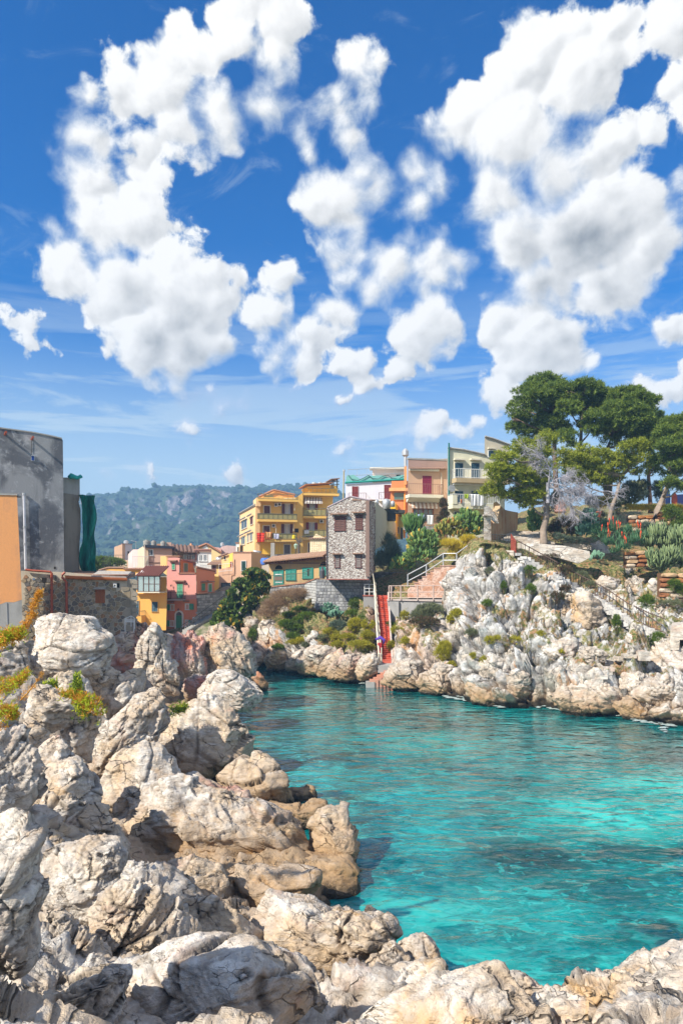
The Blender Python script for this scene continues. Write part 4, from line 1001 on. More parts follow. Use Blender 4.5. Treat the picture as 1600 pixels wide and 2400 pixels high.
def C6(l): return [c6(*p) for p in l]
def C7(l): return [c7(*p) for p in l]
GH = 'boulders at the foot of the headland'
HS = [
 (C6([(60,650),(120,625),(165,640),(165,700),(130,735),(70,720)]), 56, 'low stone at the far left foot of the headland', M_CLIFF, 5),
 (C6([(165,690),(200,650),(300,600),(345,590),(375,620),(340,700),(320,750),(230,750)]), 54.5, 'cream boulder with a brown foot left of the ribbed grey boulders', M_CLIFFO, 5),
 (C6([(320,720),(350,680),(430,620),(480,610),(490,680),(450,760),(340,770)]), 53, 'grey ribbed boulder third from the far left of the shore', M_CLIFF, 5),
 (C6([(410,740),(430,680),(520,590),(600,560),(650,590),(620,690),(560,780),(430,785)]), 51.5, 'tall leaning white boulder with parallel grooves', M_CLIFF, 5),
 (C6([(552,770),(560,720),(640,650),(720,600),(750,640),(700,740),(640,800),(570,800)]), 50.3, 'pinkish boulder beside the white grooved boulder', M_PINK, 5),
 (C6([(630,790),(680,700),(780,640),(840,620),(850,680),(835,800),(760,820),(640,815)]), 49, 'large orange pink boulder at the water left of the red stairs', M_PINK, 6),
 (C6([(835,780),(860,700),(900,640),(960,630),(985,700),(975,760),(930,820),(860,828)]), 47.8, 'tan boulder touching the left side of the red stairs', M_CLIFFO, 5),
 (C6([(1020,850),(1050,800),(1090,740),(1200,700),(1330,710),(1300,800),(1260,880),(1100,875)]), 45.6, 'smooth flat white boulder right of the landing steps', M_CLIFF, 6),
 (C6([(1265,860),(1300,800),(1400,740),(1490,730),(1530,800),(1500,900),(1440,940),(1290,925)]), 44.2, 'rounded white boulder with a brown waterline band', M_CLIFF, 6),
 (C7([(160,1230),(150,1150),(250,1120),(330,1160),(400,1150),(420,1220),(330,1290),(220,1280)]), 39.8, 'ochre footed bulge of rock right of the rounded white boulder', M_CLIFFO, 5),
 (C7([(625,1270),(680,1210),(800,1140),(950,1090),(1060,1110),(1130,1170),(1190,1240),(1100,1310),(900,1330),(700,1320)]), 37.2, 'broad low white slab of rock reaching into the water below the steps', M_CLIFF, 6),
 (C7([(1120,1280),(1200,1240),(1330,1225),(1430,1290),(1400,1360),(1280,1370),(1140,1330)]), 36.3, 'orange nosed rock at the waterline right of the low slab', M_CLIFFO, 5),
 (C7([(1200,1220),(1260,1180),(1400,1100),(1480,1060),(1520,1140),(1510,1240),(1420,1260),(1300,1230)]), 38, 'grey slab below the cave mouth with a diagonal crack', M_CLIFF, 5),
 (C7([(1280,1060),(1330,960),(1400,900),(1470,860),(1540,900),(1620,930),(1620,1020),(1490,1040),(1400,1130),(1330,1120)]), 38.6, 'big tilted slab with ochre edge at the right edge', M_CLIFFO, 6),
 (C7([(1170,1080),(1280,1060),(1390,1110),(1340,1180),(1240,1220),(1180,1180)]), 37.8, 'white rock between the carved steps and the tilted slab', M_CLIFF, 5),
 (C7([(820,640),(830,560),(860,500),(920,500),(975,560),(990,620),(1050,720),(1095,830),(1080,910),(960,900),(800,860),(720,790),(700,700),(780,660)]), 43.0, 'tall conical crag with a red brown hollow beside the slope railing', M_CLIFFO, 6),
 (C7([(880,900),(1000,890),(1060,940),(1030,1000),(960,1050),(890,1000)]), 40.3, 'white knob of rock left of the carved steps', M_CLIFF, 5),
 (C7([(640,880),(740,830),(860,840),(880,950),(780,1000),(680,960)]), 41.0, 'round grey white lump in the middle of the cliff', M_CLIFF, 5),
 (C7([(260,1000),(320,920),(420,980),(440,1080),(330,1120),(250,1080)]), 41.3, 'swollen white lump above the ochre foot of the cliff', M_CLIFF, 5),
 (C7([(400,1070),(470,1050),(560,1090),(560,1190),(460,1220),(400,1160)]), 40.6, 'egg shaped white lump low on the cliff', M_CLIFF, 5),
 (C7([(970,220),(1020,190),(1085,225),(1080,270),(1040,330),(960,280)]), 50, 'white knob of limestone under the red flowering aloes', M_CLIFF, 4),
 (C7([(990,440),(1060,420),(1150,450),(1170,540),(1100,560),(1020,520)]), 45.5, 'white rock outcrop behind the slope railing', M_CLIFF, 5),
 (C7([(1110,390),(1130,350),(1220,370),(1300,385),(1290,420),(1180,410)]), 48, 'row of white rock teeth under the dry stone wall', M_CLIFF, 4),
 (C7([(1190,440),(1250,420),(1330,460),(1340,540),(1270,550),(1200,520)]), 46.5, 'rust and white rock outcrop right of the big paddle cactus', M_CLIFFO, 5),
 (C7([(1340,450),(1380,430),(1450,490),(1440,550),(1370,550)]), 46.8, 'white rock beside the orange dry stone wall', M_CLIFF, 4),
 (C7([(1390,640),(1430,620),(1465,650),(1450,720),(1400,700)]), 42, 'small white rock right of the lower slope railing', M_CLIFF, 4),
 (C7([(1205,790),(1230,755),(1275,780),(1260,830),(1225,880),(1200,850)]), 41, 'white rock on the grassy bank above the carved steps', M_CLIFF, 4),
 (C6([(50,350),(90,300),(130,300),(100,380),(50,400)]), 61, 'pale rock at the foot of the big fig bush', M_CLIFF, 4),
 (C6([(40,440),(60,400),(130,400),(140,460),(80,480)]), 60, 'tan rock lower at the foot of the big fig bush', M_CLIFFO, 4),
 (C6([(80,600),(120,500),(170,430),(240,420),(280,480),(240,560),(170,640),(90,650)]), 57, 'orange streaked cliff face below the dry brush', M_CLIFFO, 6),
 (C6([(480,540),(520,480),(565,500),(560,550),(500,560)]), 55, 'grey boulder among the yellow bushes', M_CLIFF, 4),
 (C6([(285,380),(300,310),(340,310),(345,370)]), 60, 'small grey white rock under the dry brush', M_CLIFF, 4),
]
def lay_head():
 for i, (ol, Y, lab, mt, lv) in enumerate(HS):
  cxy = np.array(ol).mean(0); cq = head_Y(cxy[0], cxy[1], Y)
  if i > 8: Y = cq + 0.2
  boulder('boulder', ol, Y, lab, mt, level=lv, seed=200 + i, thick=0.9, amt=1.15, group=GH, k=(0.7, 0.34, 0.16))
lay_head()

# ---------------------------------------------------------------- far mountain
def mountain():
 ridge = [(-900,1215),(-300,1210),(100,1205),(215,1193),(250,1180),(300,1170),(350,1160),(400,1154),(470,1153),(530,1153),(580,1158),(620,1156),(680,1150),(740,1150),(820,1175),(950,1210),(1100,1250),(1400,1280),(2200,1290)]
 Yr = 1000.0
 cols = []
 for px, py in ridge:
  z = CAM_H + (HOR - py) / F_PX * Yr
  X = (px - CX) / F_PX * Yr
  f = 0.78
  cols.append([(X * 0.42, 420, 2), (X * 0.55, 560, 0.16 * z), (X * 0.70, 720, 0.42 * z), (X * 0.80, 800, 0.52 * z), (X * 0.86, 850, 0.80 * z), (X * 0.93, 930, 0.93 * z), (X, Yr, z), (X * 1.08, 1100, z * 1.0), (X * 1.3, 1400, 0)])
 ctrl = [[cols[c][r] for c in range(len(cols))] for r in range(9)]
 V, Fq = net(ctrl, 420, 220)
 N = vnormals(V, Fq)
 ridge_f = fbm(V * np.array([1 / 60, 1 / 60, 1 / 160]), 3, 5, 0.6)
 p1, e1, h = pillow(V, 45, 9, (1, 1, 0.4))
 mask = smooth01(V[:, 2], 30, 50) * (1 - smooth01(V[:, 2], 102, 112))
 V = V + N * ((ridge_f * 12 + p1 * 0.5) * (0.3 + 0.7 * mask))[:, None]
 t = NT('mountain_side'); p = t.pos(); z = t.xyz(p)[2]
 nz = t.xyz(t.n('ShaderNodeNewGeometry').outputs['Normal'])[2]
 n1 = t.noise(t.mapping(p, (1, 1, 0.35)), 0.035, 7, 0.65, 0.6); n2 = t.noise(p, 0.16, 5, 0.7)
 rock = t.mix(t.ramp(n2, 0.4, 0.6), C(0.36, 0.32, 0.31), C(0.17, 0.15, 0.15))
 grn = t.mix(t.ramp(n2, 0.40, 0.62), C(0.030, 0.060, 0.028), C(0.085, 0.12, 0.05))
 rk = t.math('MULTIPLY', t.ramp(n1, 0.46, 0.54), t.ramp(nz, 0.80, 0.45))
 col = t.mix(rk, grn, rock)
 m = t.done(t.bsdf(col, 0.95, t.bump(n2, 1.0, 6.0), 0.1))
 o = np_obj('mountain', V, Fq, m, smooth=True)
 tag(o, 'wooded limestone mountain fading to blue behind the village', 'mountain', kind='structure')
 # trees that cover it: one mass; ridge trees are things
 rr = np.random.RandomState(4)
 iv, if_ = ico(1)
 Vs = []; Fs = []; k = 0
 zz = V[:, 2]; sel = np.where((V[:, 1] < 1050) & (V[:, 1] > 430) & (np.abs(V[:, 0]) < 480))[0]
 pick = rr.choice(sel, 2600)
 for i in pick:
  c = V[i]
  s = rr.uniform(2.2, 5.0) * (0.7 + 0.3 * c[1] / 1000)
  dv = iv * (1 + 0.28 * rr.randn(len(iv), 1)) * np.array([s, s, s * 0.8]) + c + np.array([rr.randn() * 3, rr.randn() * 3, s * 0.3])
  Vs.append(dv); Fs.append(if_ + k); k += len(iv)
 tt = NT('distant_foliage'); q = tt.pos()
 rnd = tt.n('ShaderNodeNewGeometry').outputs['Random Per Island']
 cc = tt.mix(rnd, C(0.022, 0.045, 0.020), C(0.055, 0.085, 0.03))
 mf = tt.done(tt.bsdf(cc, 0.9, tt.bump(tt.noise(q, 0.8, 3, 0.7), 1.0, 1.0), 0.1))
 globals()['M_FARLEAF'] = mf
 o = np_obj('mountain_woods', np.concatenate(Vs), np.concatenate(Fs), mf, smooth=False)
 tag(o, 'dark scrub and woods covering the mountain side', 'woods', kind='stuff')
 G = 'trees standing on the mountain ridge'
 tr = [(598,1150,8,'small round tree leftmost on the bare ridge behind the yellow flats'),(615,1148,13,'large spreading tree highest on the ridge above the yellow flats'),(636,1150,11,'spreading tree right of the highest ridge tree'),(655,1153,8,'low tree between two spreading trees on the ridge'),
          (672,1156,9,'dark round tree on the ridge above the gabled terrace'),(692,1158,7,'thin tree at the right end of the ridge row'),(240,1186,6,'round tree on the ridge just right of the green net'),(262,1181,7,'second round tree on the ridge right of the green net'),
          (281,1180,5,'small round tree on the low ridge'),(318,1168,6,'round tree where the ridge starts to climb'),(350,1160,6,'round tree halfway up the ridge'),(372,1157,5,'small tree on the ridge above the rooftops'),(390,1153,5,'ridge tree above the water tanks'),(570,1154,6,'lone small tree on the ridge left of the yellow flats')]
 for px, py, s, lab in tr:
  Y = 960.0; c = W(px, py + 4, Y)
  root = thing('ridge_tree', (c.x, c.y, c.z - s), lab, 'tree', G)
  mb = MB(); mb.tube([(c.x, c.y, c.z - s * 1.3), (c.x + 1, c.y, c.z)], s * 0.12, 5, s * 0.05); mb.build('trunk', simple('far_bark', C(0.1, 0.08, 0.06)), root)
  vs_, fs_ = [], []
  kk = 0
  for j in range(7):
   cc2 = np.array([c.x + rr.randn() * s * 0.5, c.y + rr.randn() * s * 0.4, c.z + rr.uniform(-0.1, 0.55) * s])
   r2 = s * rr.uniform(0.35, 0.6)
   vs_.append(iv * (1 + 0.2 * rr.randn(len(iv), 1)) * np.array([r2, r2, r2 * 0.7]) + cc2); fs_.append(if_ + kk); kk += len(iv)
  np_obj('crown', np.concatenate(vs_), np.concatenate(fs_), mf, parent=root, smooth=False)
mountain()

# village ground: a gently rising sheet the houses stand on
def village_ground():
 ctrl = [[(-60, 42, 5.2), (-30, 42, 4.6), (-22, 46, 3.8), (-18, 50, -1.5), (-10, 56, -1.5)],
   [(-70, 66, 5), (-36, 66, 2.5), (-24, 68, 1.2), (-17, 66, 0.0), (-8, 64, 0.5)],
   [(-80, 78, 5), (-40, 78, 2.5), (-26, 78, 1.6), (-16, 76, 3.0), (-4, 72, 6)],
   [(-120, 100, 8), (-60, 100, 7), (-30, 100, 7), (-12, 98, 8), (10, 96, 9)],
   [(-300, 240, 10), (-150, 240, 10), (-50, 240, 12), (10, 240, 12), (80, 240, 14)],
   [(-400, 600, 4), (-200, 600, 5), (-60, 600, 6), (60, 600, 6), (220, 600, 6)]]
 V, Fq = net(ctrl, 120, 160)
 V[:, 2] += 0.25 * fbm(V / 4, 8, 4)
 t = NT('village_ground'); p = t.pos()
 n = t.noise(p, 0.8, 6, 0.65)
 col = t.mix(t.ramp(n, 0.4, 0.6), C(0.30, 0.25, 0.19), C(0.10, 0.12, 0.05))
 m = t.done(t.bsdf(col, 0.95, t.bump(n, 0.6, 0.1), 0.1))
 o = np_obj('village_ground', V, Fq, m)
 tag(o, 'stony ground rising under the village houses', 'ground', kind='structure')
 # land behind everything out to the horizon
 V = np.array([[-6000, 380, -0.6], [6000, 380, -0.6], [6000, 9000, -0.6], [-6000, 9000, -0.6], [60, 118, 8.4], [900, 118, 8.4], [900, 700, 6], [60, 700, 6]], float)
 o = np_obj('back_land', V, np.array([[0, 1, 2, 3], [4, 5, 6, 7]]), m, smooth=False)
 tag(o, 'flat land behind the houses and the garden terraces', 'ground', kind='structure')
village_ground()

def foam():
 rs = np.random.RandomState(2); V = HEAD; px = V[:, 0] / V[:, 1] * F_PX + CX
 c = V[(np.abs(V[:, 2] - 0.03) < .05) & (px > 600) & (px < 1640) & (V[:, 1] < 60)]
 c = c[fbm(c / 1.5, 4, 3) > -.15]; c = c[rs.permutation(len(c))[:300]]
 mb = MB()
 for q in c:
  k = 7; r = rs.uniform(.04, .16); a0 = rs.uniform(0, 6); d = np.array([q[0], q[1]]); d = -d / np.linalg.norm(d) * rs.uniform(.0, .5)
  ring = [(q[0] + d[0] + math.cos(a0 + 6.283 * i / k) * r * 1.8 * rs.uniform(.6, 1.2), q[1] + d[1] + math.sin(a0 + 6.283 * i / k) * r * rs.uniform(.6, 1.2), .065) for i in range(k)]
  mb.add(ring + [(q[0] + d[0], q[1] + d[1], .10)], [(i, (i + 1) % k, k) for i in range(k)])
 t = NT('sea_foam'); m = t.done(t.bsdf(C(.36, .44, .43), .8, t.bump(t.noise(t.pos(), 25, 4, .7), 1.0, .05)))
 tag(mb.build('foam', m, smooth=True), 'thin white foam where the swell meets the far rocks', 'foam', kind='stuff')
foam()
# ---------------------------------------------------------------- facade helpers
class Fac:
 """a vertical wall plane between two plan points, each given as (pixel column, distance)"""
 def __init__(s, a, b):
  s.A = Vector(((a[0] - CX) / F_PX * a[1], a[1])); s.B = Vector(((b[0] - CX) / F_PX * b[1], b[1]))
  s.L = (s.B - s.A).length; s.t = (s.B - s.A) / s.L
  n = Vector((s.t.y, -s.t.x))
  if n.dot(-s.A) < 0: n = -n
  s.n = n
 def s_of(s, px):
  d = Vector(((px - CX) / F_PX, 1.0))
  det = d.x * (-s.t.y) + d.y * s.t.x          # solve k*d - u*t = A
  k = (s.A.x * (-s.t.y) + s.A.y * s.t.x) / det
  u = (d.x * s.A.y - d.y * s.A.x) / det
  return -u if False else (Vector((d.x * k, d.y * k)) - s.A).dot(s.t)
 def Y(s, px): return (s.A + s.t * s.s_of(px)).y
 def z(s, px, py): return CAM_H + (HOR - py) / F_PX * s.Y(px)
 def p(s, px, py, out=0.0): return s.at(s.s_of(px), s.z(px, py), out)
 def at(s, u, z, out=0.0):
  q = s.A + s.t * u + s.n * out
  return Vector((q.x, q.y, z))
 def rect(s, x0, y0, x1, y1):
  """-> s0, s1, z0, z1"""
  xm = (x0 + x1) / 2
  s0, s1 = s.s_of(x0), s.s_of(x1)
  za, zb = s.z(xm, y1), s.z(xm, y0)
  return min(s0, s1), max(s0, s1), min(za, zb), max(za, zb)
 def box(s, mb, s0, s1, z0, z1, o0, o1):
  return mb.hexa([s.at(s0, z0, o1), s.at(s1, z0, o1), s.at(s1, z0, o0), s.at(s0, z0, o0), s.at(s0, z1, o1), s.at(s1, z1, o1), s.at(s1, z1, o0), s.at(s0, z1, o0)])

P_ = plaster
M_TRIM = simple('cream_trim', C(0.72, 0.66, 0.52), 0.8)
M_WHITE_P = simple('white_paint', C(0.78, 0.78, 0.76), 0.6)
M_IRON = simple('dark_iron', C(0.06, 0.06, 0.055), 0.6)
M_IRONG = simple('grey_green_iron', C(0.16, 0.16, 0.11), 0.6)
M_STEEL = simple('galvanised_steel', C(0.50, 0.51, 0.52), 0.45, 0.4)
M_BROWN = simple('brown_shutter_paint', C(0.13, 0.045, 0.04), 0.6)
M_MAROON = simple('maroon_shutter_paint', C(0.22, 0.035, 0.03), 0.6)
M_GREEN = simple('green_shutter_paint', C(0.09, 0.33, 0.20), 0.6)
M_TEAL = simple('teal_shutter_paint', C(0.02, 0.24, 0.19), 0.6)
M_BLUESH = simple('slate_blue_shutter_paint', C(0.035, 0.085, 0.12), 0.6)
M_TILE = simple('terracotta_tile', C(0.42, 0.20, 0.12), 0.85, 0, 0.35)
M_TILED = simple('weathered_roof_tile', C(0.33, 0.20, 0.14), 0.85, 0, 0.4)
M_CONC = plaster('grey_concrete', C(0.36, 0.35, 0.33), C(0.20, 0.19, 0.17), 0.6)
M_WOOD = simple('warm_timber', C(0.35, 0.12, 0.05), 0.7)
M_PVC = simple('rust_red_pipe', C(0.40, 0.09, 0.05), 0.5)
M_TANK = simple('fibre_cement', C(0.40, 0.38, 0.34), 0.85, 0, 0.3)
def glass_mat():
 t = NT('window_glass'); p = t.pos()
 n = t.noise(p, 1.3, 3, 0.5)
 return t.done(t.bsdf(t.mix(n, C(0.05, 0.07, 0.09), C(0.16, 0.19, 0.22)), 0.06, t.bump(n, 0.1, 0.02), 0.9))
M_GLASS = glass_mat()
M_MIRROR = NT('reflecting_glass'); M_MIRROR = M_MIRROR.done(M_MIRROR.bsdf(C(0.72, 0.78, 0.80), 0.03, None, 1.0, 0.85))
M_CURTAIN = simple('lace_curtain', C(0.50, 0.52, 0.56), 0.8, 0, 0.35, 14)
M_DARKIN = simple('dark_interior', C(0.025, 0.022, 0.02), 0.9)

def house(name, f, pts, depth, mat, label, cat='house', group=None, ground=True, wallname='wall', back=None):
 """pts: pixel outline of the front; the body runs back by depth"""
 w = [f.p(x, y) for x, y in pts]
 zmin = min(v.z for v in w)
 c = sum(w, Vector()) / len(w)
 root = thing(name, (c.x, c.y, zmin), label, cat, group)
 off = back if back is not None else view_back(c, f.n, depth)
 MB().prism(w, off).build(wallname, mat, root)
 return root

def wall_part(name, f, pts, depth, mat, root):
 w = [f.p(x, y) for x, y in pts]
 return MB().prism(w, view_back(sum(w, Vector()) / len(w), f.n, depth)).build(name, mat, root)

def slab(name, f, x0, y0, x1, y1, o0, o1, mat, root):
 s0, s1, z0, z1 = f.rect(x0, y0, x1, y1)
 return f.box(MB(), s0, s1, z0, z1, o0, o1).build(name, mat, root)

def shutter_leaf(f, s0, s1, z0, z1, mat, parent, o=0.03, name='shutter', slats=True):
 mb = MB(); w = s1 - s0; e = min(0.06, w * 0.14)
 f.box(mb, s0, s0 + e, z0, z1, o, o + 0.05); f.box(mb, s1 - e, s1, z0, z1, o, o + 0.05)
 f.box(mb, s0 + e, s1 - e, z1 - e, z1, o, o + 0.05); f.box(mb, s0 + e, s1 - e, z0, z0 + e, o, o + 0.05)
 f.box(mb, s0 + e, s1 - e, z0 + e, z1 - e, o, o + 0.012)
 if slats:
  n = max(3, min(9, int((z1 - z0) / 0.16)))
  dz = (z1 - z0 - 2 * e) / n
  for k in range(n):
   za = z0 + e + k * dz
   mb.hexa([f.at(s0 + e, za, o + 0.045), f.at(s1 - e, za, o + 0.045), f.at(s1 - e, za + dz * .3, o + 0.012), f.at(s0 + e, za + dz * .3, o + 0.012),
                     f.at(s0 + e, za + dz * .25, o + 0.05), f.at(s1 - e, za + dz * .25, o + 0.05), f.at(s1 - e, za + dz * .8, o + 0.012), f.at(s0 + e, za + dz * .8, o + 0.012)])
 return mb.build(name, mat, parent)

def window(root, f, x0, y0, x1, y1, kind='shut', sh=M_BROWN, frame=M_TRIM, fw=0.10, sill=True, lintel=False, name='window', leaves=2, label=None):
 s0, s1, z0, z1 = f.rect(x0, y0, x1, y1)
 mb = MB()
 f.box(mb, s0 - fw, s0, z0, z1, 0.0, 0.07); f.box(mb, s1, s1 + fw, z0, z1, 0.0, 0.07)
 f.box(mb, s0 - fw, s1 + fw, z1, z1 + fw, 0.0, 0.075)
 if sill: f.box(mb, s0 - fw * 1.5, s1 + fw * 1.5, z0 - fw * 0.8, z0, 0.0, 0.14)
 o = mb.build(name, frame, root)
 if label: o['label'] = label
 if lintel:
  mb = MB(); f.box(mb, s0 - 0.3, s1 + 0.3, z1 + 0.22, z1 + 0.34, 0.0, 0.38); mb.build('hood', M_TILED, o)
 if kind == 'shut':
  w = (s1 - s0) / leaves
  for k in range(leaves): shutter_leaf(f, s0 + k * w + 0.005, s0 + (k + 1) * w - 0.005, z0, z1, sh, o)
 elif kind == 'glass':
  mb = MB(); f.box(mb, s0, s1, z0, z1, 0.0, 0.015); mb.build('glass_pane', M_GLASS, o)
  mb = MB(); m = (s0 + s1) / 2; f.box(mb, m - 0.03, m + 0.03, z0, z1, 0.015, 0.05)
  f.box(mb, s0, s0 + 0.05, z0, z1, 0.015, 0.05); f.box(mb, s1 - 0.05, s1, z0, z1, 0.015, 0.05); f.box(mb, s0 + .05, s1 - .05, z1 - 0.05, z1, 0.015, 0.05); f.box(mb, s0 + .05, s1 - .05, z0, z0 + 0.05, 0.015, 0.05)
  mb.build('sash', frame, o)
 elif kind == 'open':      # french door with curtain and shutters folded back on the wall
  w = (s1 - s0)
  mb = MB(); f.box(mb, s0, s1, z0, z1, 0.0, 0.015); mb.build('curtain', M_CURTAIN, o)
  mb = MB(); m = (s0 + s1) / 2; f.box(mb, m - 0.03, m + 0.03, z0, z1, 0.015, 0.04); f.box(mb, s0, s1, z1 - 0.06, z1, 0.015, 0.04)
  mb.build('sash', M_TRIM, o)
  shutter_leaf(f, s0 - w * 0.52, s0 - 0.01, z0, z1, sh, o, 0.08); shutter_leaf(f, s1 + 0.01, s1 + w * 0.52, z0, z1, sh, o, 0.08)
 elif kind == 'dark':
  mb = MB(); f.box(mb, s0, s1, z0, z1, 0.0, 0.012); mb.build('opening', M_DARKIN, o)
 return o

def railing_mesh(mb, pts, h, bars=0.13, r=0.012, rails=(1.0, 0.08), n=4):
 """pts: polyline of world points at floor level"""
 for k in range(len(pts) - 1):
  a, b = Vector(pts[k]), Vector(pts[k + 1])
  for q in rails: mb.tube([a + Vector((0, 0, h * q)), b + Vector((0, 0, h * q))], r * 1.7, n)
  L = (b - a).length; m = max(1, int(L / bars))
  for i in range(m + 1):
   c = a.lerp(b, i / m); mb.tube([c, c + Vector((0, 0, h))], r, 3, cap=False)
 return mb

def balcony(root, f, x0, x1, yfloor, ytop, out=1.1, slabh=0.22, mat=None, rail=M_IRONG, bars=0.16, label=None, r=0.014):
 s0, s1, z0, z1 = f.rect(x0, ytop, x1, yfloor)
 mb = MB(); f.box(mb, s0, s1, z0 - slabh, z0, 0.0, out)
 o = mb.build('balcony', mat or M_TRIM, root)
 if label: o['label'] = label
 rb = MB(); h = z1 - z0
 railing_mesh(rb, [f.at(s0 + .04, z0, 0.02), f.at(s0 + .04, z0, out - .05), f.at(s1 - .04, z0, out - .05), f.at(s1 - .04, z0, 0.02)], h, bars, r)
 rb.build('railing', rail, o)
 return o

def roof_tiles(root, f, x0, x1, y, out, rise, depth, mat=M_TILED, name='roof', y1=None, tile=0.24, rmax=60, parts=True):
 """a lean-to of barrel tiles, the eave at pixel row y (to y1), projecting out and running back"""
 sa, sb = f.s_of(x0), f.s_of(x1); za, zb = f.z(x0, y), f.z(x1, y if y1 is None else y1)
 if sa > sb: sa, sb, za, zb = sb, sa, zb, za
 mb = MB()
 mb.hexa([f.at(sa, za - .05, out), f.at(sb, zb - .05, out), f.at(sb, zb - .05 + rise, -depth), f.at(sa, za - .05 + rise, -depth),
             f.at(sa, za, out), f.at(sb, zb, out), f.at(sb, zb + rise, -depth), f.at(sa, za + rise, -depth)])
 o = mb.build(name, mat, root)
 n = max(2, int(abs(sb - sa) / tile)); n = min(n, rmax)
 tm = MB()
 for i in range(n):
  u = sa + (i + 0.5) * (sb - sa) / n; zz = za + (zb - za) * (i + 0.5) / n; w = (sb - sa) / n * 0.42
  vs_, fs_ = [], []
  for (oo, z_) in ((out + 0.05, zz), (-depth, zz + rise)):
   for q in range(5):
    a_ = math.pi * q / 4
    vs_.append(f.at(u + math.cos(a_) * w, z_ + math.sin(a_) * w * 0.9, oo))
  fs_ = [(q, q + 1, q + 6, q + 5) for q in range(4)] + [(0, 1, 2, 3, 4)]
  tm.add(vs_, fs_)
 tm.build('tile_rows', mat, o)['kind'] = 'stuff'
 return o

def downpipe(root, f, pts, r=0.05, mat=M_STEEL, out=0.1, name='drainpipe'):
 return MB().tube([f.p(x, y, out) for x, y in pts], r, 6).build(name, mat, root)

def ac_unit(root, f, x0, y0, x1, y1):
 s0, s1, z0, z1 = f.rect(x0, y0, x1, y1)
 o = f.box(MB(), s0, s1, z0, z1, 0.12, 0.42).build('air_conditioner', M_WHITE_P, root)
 c = f.at(s0 + (s1 - s0) * 0.4, (z0 + z1) / 2, 0.42); r = (z1 - z0) * 0.36
 a = f.at(s0 + (s1 - s0) * 0.4, (z0 + z1) / 2, 0.435)
 MB().tube([c, a], r, 10).build('fan_grille', M_IRON, o)
 return o

def lamp_wall(root, f, x, y, s=0.16):
 b = f.p(x, y)
 mb = MB(); mb.tube([f.p(x, y, 0.0), f.p(x, y, s * 1.5)], 0.02, 4); mb.tube([f.p(x, y, s * 1.5) + Vector((0, 0, .02)), f.p(x, y, s * 1.5) - Vector((0, 0, s * 1.2))], 0.07, 6, 0.04)
 return mb.build('wall_lamp', M_IRON, root)

def towel(f, x0, y0, x1, y1, out, mat, label, name='towel', cat='towel', n=8, group=None):
 s0, s1, z0, z1 = f.rect(x0, y0, x1, y1)
 nx, nz = 14, 10; V = []; 
 for layer in (0, 0.02):
  for j in range(nz + 1):
   for i in range(nx + 1):
    u = i / nx; v = j / nz
    w = 0.045 * math.sin(u * n + v) * (1 - v * 0.2) + 0.03 * math.sin(u * 17 + 2)
    V.append(f.at(s0 + (s1 - s0) * u, z1 - (z1 - z0) * v * (1 + 0.03 * math.sin(u * 5)), out + w + layer))
 fs = []
 W_ = nx + 1; O = W_ * (nz + 1)
 for L in (0, O):
  for j in range(nz):
   for i in range(nx): fs.append((L + j * W_ + i, L + j * W_ + i + 1, L + (j + 1) * W_ + i + 1, L + (j + 1) * W_ + i))
 rim = [i for i in range(nx + 1)] + [j * W_ + nx for j in range(1, nz + 1)] + [nz * W_ + i for i in range(nx - 1, -1, -1)] + [j * W_ for j in range(nz - 1, 0, -1)]
 for a, b in zip(rim, rim[1:] + rim[:1]): fs.append((a, b, b + O, a + O))
 mb = MB().add(V, fs); c = f.at((s0 + s1) / 2, z0, out)
 o = mb.build(name, mat, origin=c, smooth=True)
 return tag(o, label, cat, group)

def stripes_mat(name, ca, cb, axis, freq, off=0.0):
 t = NT(name); p = t.pos(); v = t.xyz(p)[axis] if axis < 3 else t.math('ADD', t.xyz(p)[0], t.math('MULTIPLY', t.xyz(p)[1], 0.3))
 s = t.math('FRACT', t.math('ADD', t.math('MULTIPLY', v, freq), off))
 return t.done(t.bsdf(t.mix(t.math('GREATER_THAN', s, 0.5), ca, cb), 0.85))

def awning(root, f, x0, y0, x1, y1, out, mat):
 s0, s1, z0, z1 = f.rect(x0, y0, x1, y1)
 mb = MB(); d = (z1 - z0)
 mb.hexa([f.at(s0, z0, out), f.at(s1, z0, out), f.at(s1, z1 - .02, 0.02), f.at(s0, z1 - .02, 0.02), f.at(s0, z0 + .03, out + .02), f.at(s1, z0 + .03, out + .02), f.at(s1, z1 + .02, 0.02), f.at(s0, z1 + .02, 0.02)])
 f.box(mb, s0, s1, z0 - 0.18, z0 + 0.0, out, out + 0.02)
 return mb.build('awning', mat, root)

def parapet(root, f, pts, h, out0, out1, mat, name='parapet'):
 mb = MB()
 for a, b in zip(pts[:-1], pts[1:]):
  p0, p1 = f.p(*a), f.p(*b); s0, s1 = f.s_of(a[0]), f.s_of(b[0])
  mb.hexa([f.at(s0, p0.z, out1), f.at(s1, p1.z, out1), f.at(s1, p1.z, out0), f.at(s0, p0.z, out0), f.at(s0, p0.z + h, out1), f.at(s1, p1.z + h, out1), f.at(s1, p1.z + h, out0), f.at(s0, p0.z + h, out0)])
 return mb.build(name, mat, root)

